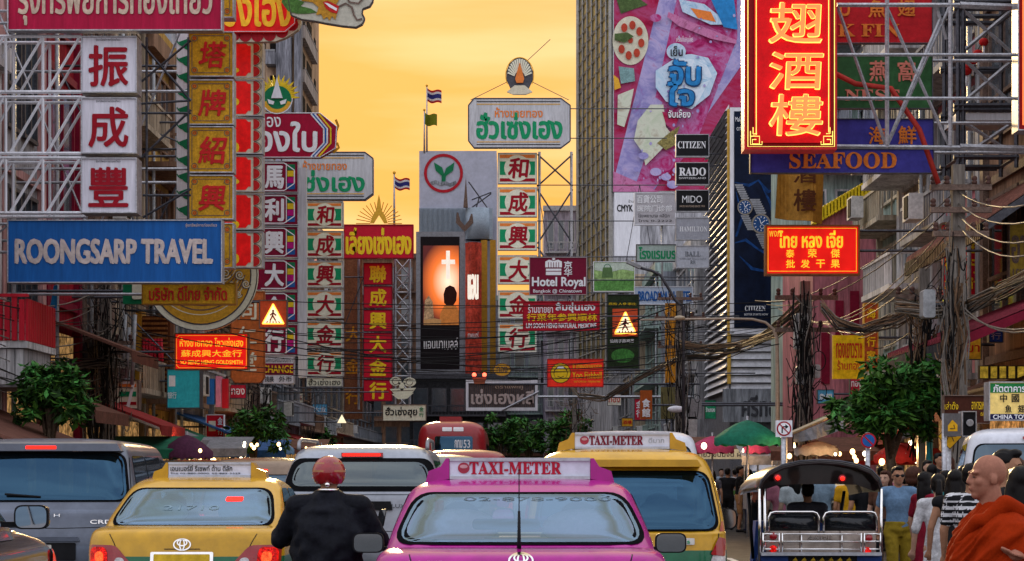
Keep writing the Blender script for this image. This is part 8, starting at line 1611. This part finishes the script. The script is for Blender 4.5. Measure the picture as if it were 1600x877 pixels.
# food stalls
goods = [M('goods_'+str(i), c, .7, var=.5, scale=12) for i, c in enumerate(((.5, .2, .04), (.45, .05, .03), (.5, .42, .2), (.12, .25, .06), (.45, .43, .42)))]
lamp_w = M('bulb_warm', (1, .62, .25), .4, emis=4.5, var=.02); lamp_c = M('bulb_cool', (1, .86, .60), .4, emis=4, var=.02)
def stall(label, px, d, w_, canopy, top_py, z0=.14, sign=None):
    t = thing('food_stall', label, 'stall', (X(px, d), d, z0)); h_ = Z(top_py, d)-z0; m = MB(); m.box(-w_/2, w_/2, 0, 1.0, .5, .9, steel); [m.box(a, a+.05, b_, b_+.05, 0, .5, dsteel) for a in (-w_/2, w_/2-.05) for b_ in (0, .95)]; m.build('counter', t)
    m = MB(); [m.tube([(a, b_, .9), (a, b_, h_)], .02, steel, 6) for a in (-w_/2+.03, w_/2-.03) for b_ in (.05, .95)]; m.build('post', t)
    m = MB(); m.add([(-w_/2-.2, -.5, h_-.2), (w_/2+.2, -.5, h_-.2), (w_/2+.2, 1.2, h_+.15), (-w_/2-.2, 1.2, h_+.15), (-w_/2-.2, -.5, h_-.42), (w_/2+.2, -.5, h_-.42)], [(0, 1, 2, 3), (4, 5, 1, 0)], canopy); m.build('canopy', t)
    m = MB()
    for i in range(int(w_/.17)):
        m.ball((-w_/2+.1+i*.17, .1+.3*rr.random(), .95), (.075, .075, .09), goods[rr.randrange(5)], 8, 6); m.box(-w_/2+.04+i*.17, -w_/2+.16+i*.17, .55, .8, .902, .902+rr.uniform(.15, .5), goods[rr.randrange(5)])
    m.build('wares', t, k='stuff'); 
    if sign: m = MB(); m.box(-w_*.4, w_*.4, -.56, -.53, h_-.5, h_-.22, sign[1]); q = m.build('price_board', t); m = MB(); m.text(sign[0], -w_*.34, w_*.34, h_-.44, h_-.28, -.565, sign[2], .02); m.build('lettering', q)
stall('food stall with a cream board under the pink umbrellas', 1122, 58, 3.0, canvas['brown'], 690, 0, ('ก๋วยเตี๋ยว ขนมจีน ผัดไทย', M('board_cream_lit', (.75, .60, .35), .5, emis=.25), rust)); stall('food stall with a bright red canopy behind the no parking sign', 1398, 50, 2.6, redc, 700); stall('food stall with a brown canopy beside the slanting awning', 1300, 48, 2.6, canvas['brown'], 692); stall('food stall with a white canopy left of the slanting awning', 1245, 50, 2.4, canvas['grey'], 700)
stall('food stall with a grey canopy behind the purple umbrella', 305, 57, 2.6, canvas['grey'], 690); stall('food stall with a blue canopy beyond the purple umbrella', 375, 64, 2.6, canvas['blue'], 694); stall('food stall with a brown canopy near the left roadside tree', 440, 76, 3, canvas['brown'], 692); stall('food stall with a green canopy at the left behind the silver blue van', 225, 50, 2.2, canvas['green'], 690)
# bulbs
gL_ = 'bare bulbs over the left stalls'; gR_ = 'bare bulbs over the right stalls'
proto = {}
def bulb(px, py, d, mt, lab, g, r_=.07):
    if mt not in proto: m = MB(); m.ball((0, 0, 0), (1, 1, 1.2), mt, 10, 8); o = m.build('bulb'); proto[mt] = o; first = True
    else: o = proto[mt].copy(); COL.objects.link(o)
    o.location = P(px, py, d); o.scale = (r_,)*3; tag(o, lab, 'light bulb', g)
for k in range(40): bulb(rr.uniform(230, 480), rr.uniform(692, 722), rr.uniform(48, 74), lamp_w if k % 3 else lamp_c, 'small bare bulb glowing over the left stalls', gL_, rr.uniform(.03, .06))
for k in range(44): bulb(rr.uniform(1225, 1450), rr.uniform(690, 724), rr.uniform(43, 58), lamp_w if k % 3 else lamp_c, 'small bare bulb glowing over the right stalls', gR_, rr.uniform(.03, .055))
for px, py, r_ in ((1332, 706, .055), (1338, 720, .05), (1378, 722, .065), (1335, 714, .045)): bulb(px, py, 44, lamp_w, 'large warm bulb glowing beside the no parking sign', 'large warm bulbs by the no parking sign', r_)
for px, py in ((1164, 705), (1100, 697), (1216, 684), (1212, 712)): bulb(px, py, 50, lamp_c, 'large white bulb under the market umbrellas', 'white bulbs under the umbrellas', .07)
# clutter: pipes and rack on the facade behind the left pole, hanging washing
t = thing('conduit_rack', 'bundle of pale conduits on the wall behind the left cable pole', 'conduits', (X(190, 52), 51.5, .14)); m = MB()
for px, y0, y1 in ((130, 505, 560), (136, 500, 560), (190, 500, 600), (196, 520, 600), (205, 500, 610), (143, 520, 600)): m.tube([(X(px, 51.5)-t.location.x, .1, Z(y1, 51.5)), (X(px+5, 51.5)-t.location.x, .1, Z(y0, 51.5))], .05, greyb, 6)
m.build('conduits', t); 

# small shop signs low over the footpaths
sg = {'amber': (.75, .38, .03), 'crimson': (.55, .02, .05), 'emerald': (.02, .26, .12), 'sky blue': (.10, .36, .60), 'ivory': (.75, .70, .58), 'orange': (.72, .20, .02), 'violet': (.22, .05, .32), 'navy': (.02, .05, .22)}
words = ['金行', 'ทอง', '酒樓', 'ร้านทอง', '魚翅', 'อาหาร', '大金', 'ยา']
for i, (px, py, d, w_, h_, c) in enumerate(((215, 655, 60, 22, 30, 'ivory'), (372, 612, 70, 26, 22, 'crimson'), (352, 660, 76, 26, 20, 'amber'), (402, 660, 88, 16, 34, 'emerald'), (440, 640, 98, 18, 30, 'orange'), (462, 622, 104, 24, 16, 'ivory'), (500, 640, 120, 24, 18, 'sky blue'), (240, 600, 66, 18, 30, 'violet'),
        (1000, 640, 100, 18, 34, 'crimson'), (960, 625, 112, 22, 18, 'ivory'), (980, 660, 116, 18, 14, 'amber'), (1110, 640, 92, 18, 30, 'emerald'), (1290, 620, 62, 26, 22, 'sky blue'), (1272, 655, 66, 22, 26, 'orange'), (1420, 610, 47, 24, 40, 'violet'), (1520, 545, 44, 26, 34, 'amber'), (1556, 520, 43, 22, 30, 'navy'), (1338, 600, 56, 20, 34, 'crimson'))):
    sd_ = -1 if px < 800 else 1; near = {0: 'the left stalls', 1: 'the right stalls'}[int(px > 800)]
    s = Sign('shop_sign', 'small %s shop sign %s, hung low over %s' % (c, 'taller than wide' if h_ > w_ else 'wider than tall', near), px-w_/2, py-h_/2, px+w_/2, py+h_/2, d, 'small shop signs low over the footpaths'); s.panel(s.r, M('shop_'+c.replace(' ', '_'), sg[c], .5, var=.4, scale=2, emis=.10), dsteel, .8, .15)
    lt = wlet if c not in ('ivory', 'amber') else rlet; wd_ = words[i % 8]
    if h_ > w_ and ord(wd_[0]) > 0x3000: s.text([(q, px-w_*.35, py-h_*.42+j*h_*.42, px+w_*.35, py-h_*.06+j*h_*.42, lt, .02) for j, q in enumerate(wd_)])
    else: s.text([(wd_, px-w_*.4, py-min(h_, w_)*.22, px+w_*.4, py+min(h_, w_)*.22, lt, .02)])
    s.arms(sd_, sd_*min(10.4, abs(X(px, d))+3), rows=(.7,), brace=False)
# the light the stall bulbs give
for i, (px, py, d, e) in enumerate(((1332, 700, 43, 60), (1382, 712, 42, 60), (1262, 708, 43, 40), (1432, 704, 40, 55), (1140, 703, 49, 45), (300, 700, 51, 60), (380, 702, 58, 80), (440, 704, 68, 80))):
    l_ = bpy.data.lights.new('stall_lamp', 'POINT'); l_.energy = e; l_.color = (1, .58, .24); l_.shadow_soft_size = .12; o = bpy.data.objects.new('stall_lamp', l_); o.location = P(px, py, d); COL.objects.link(o)
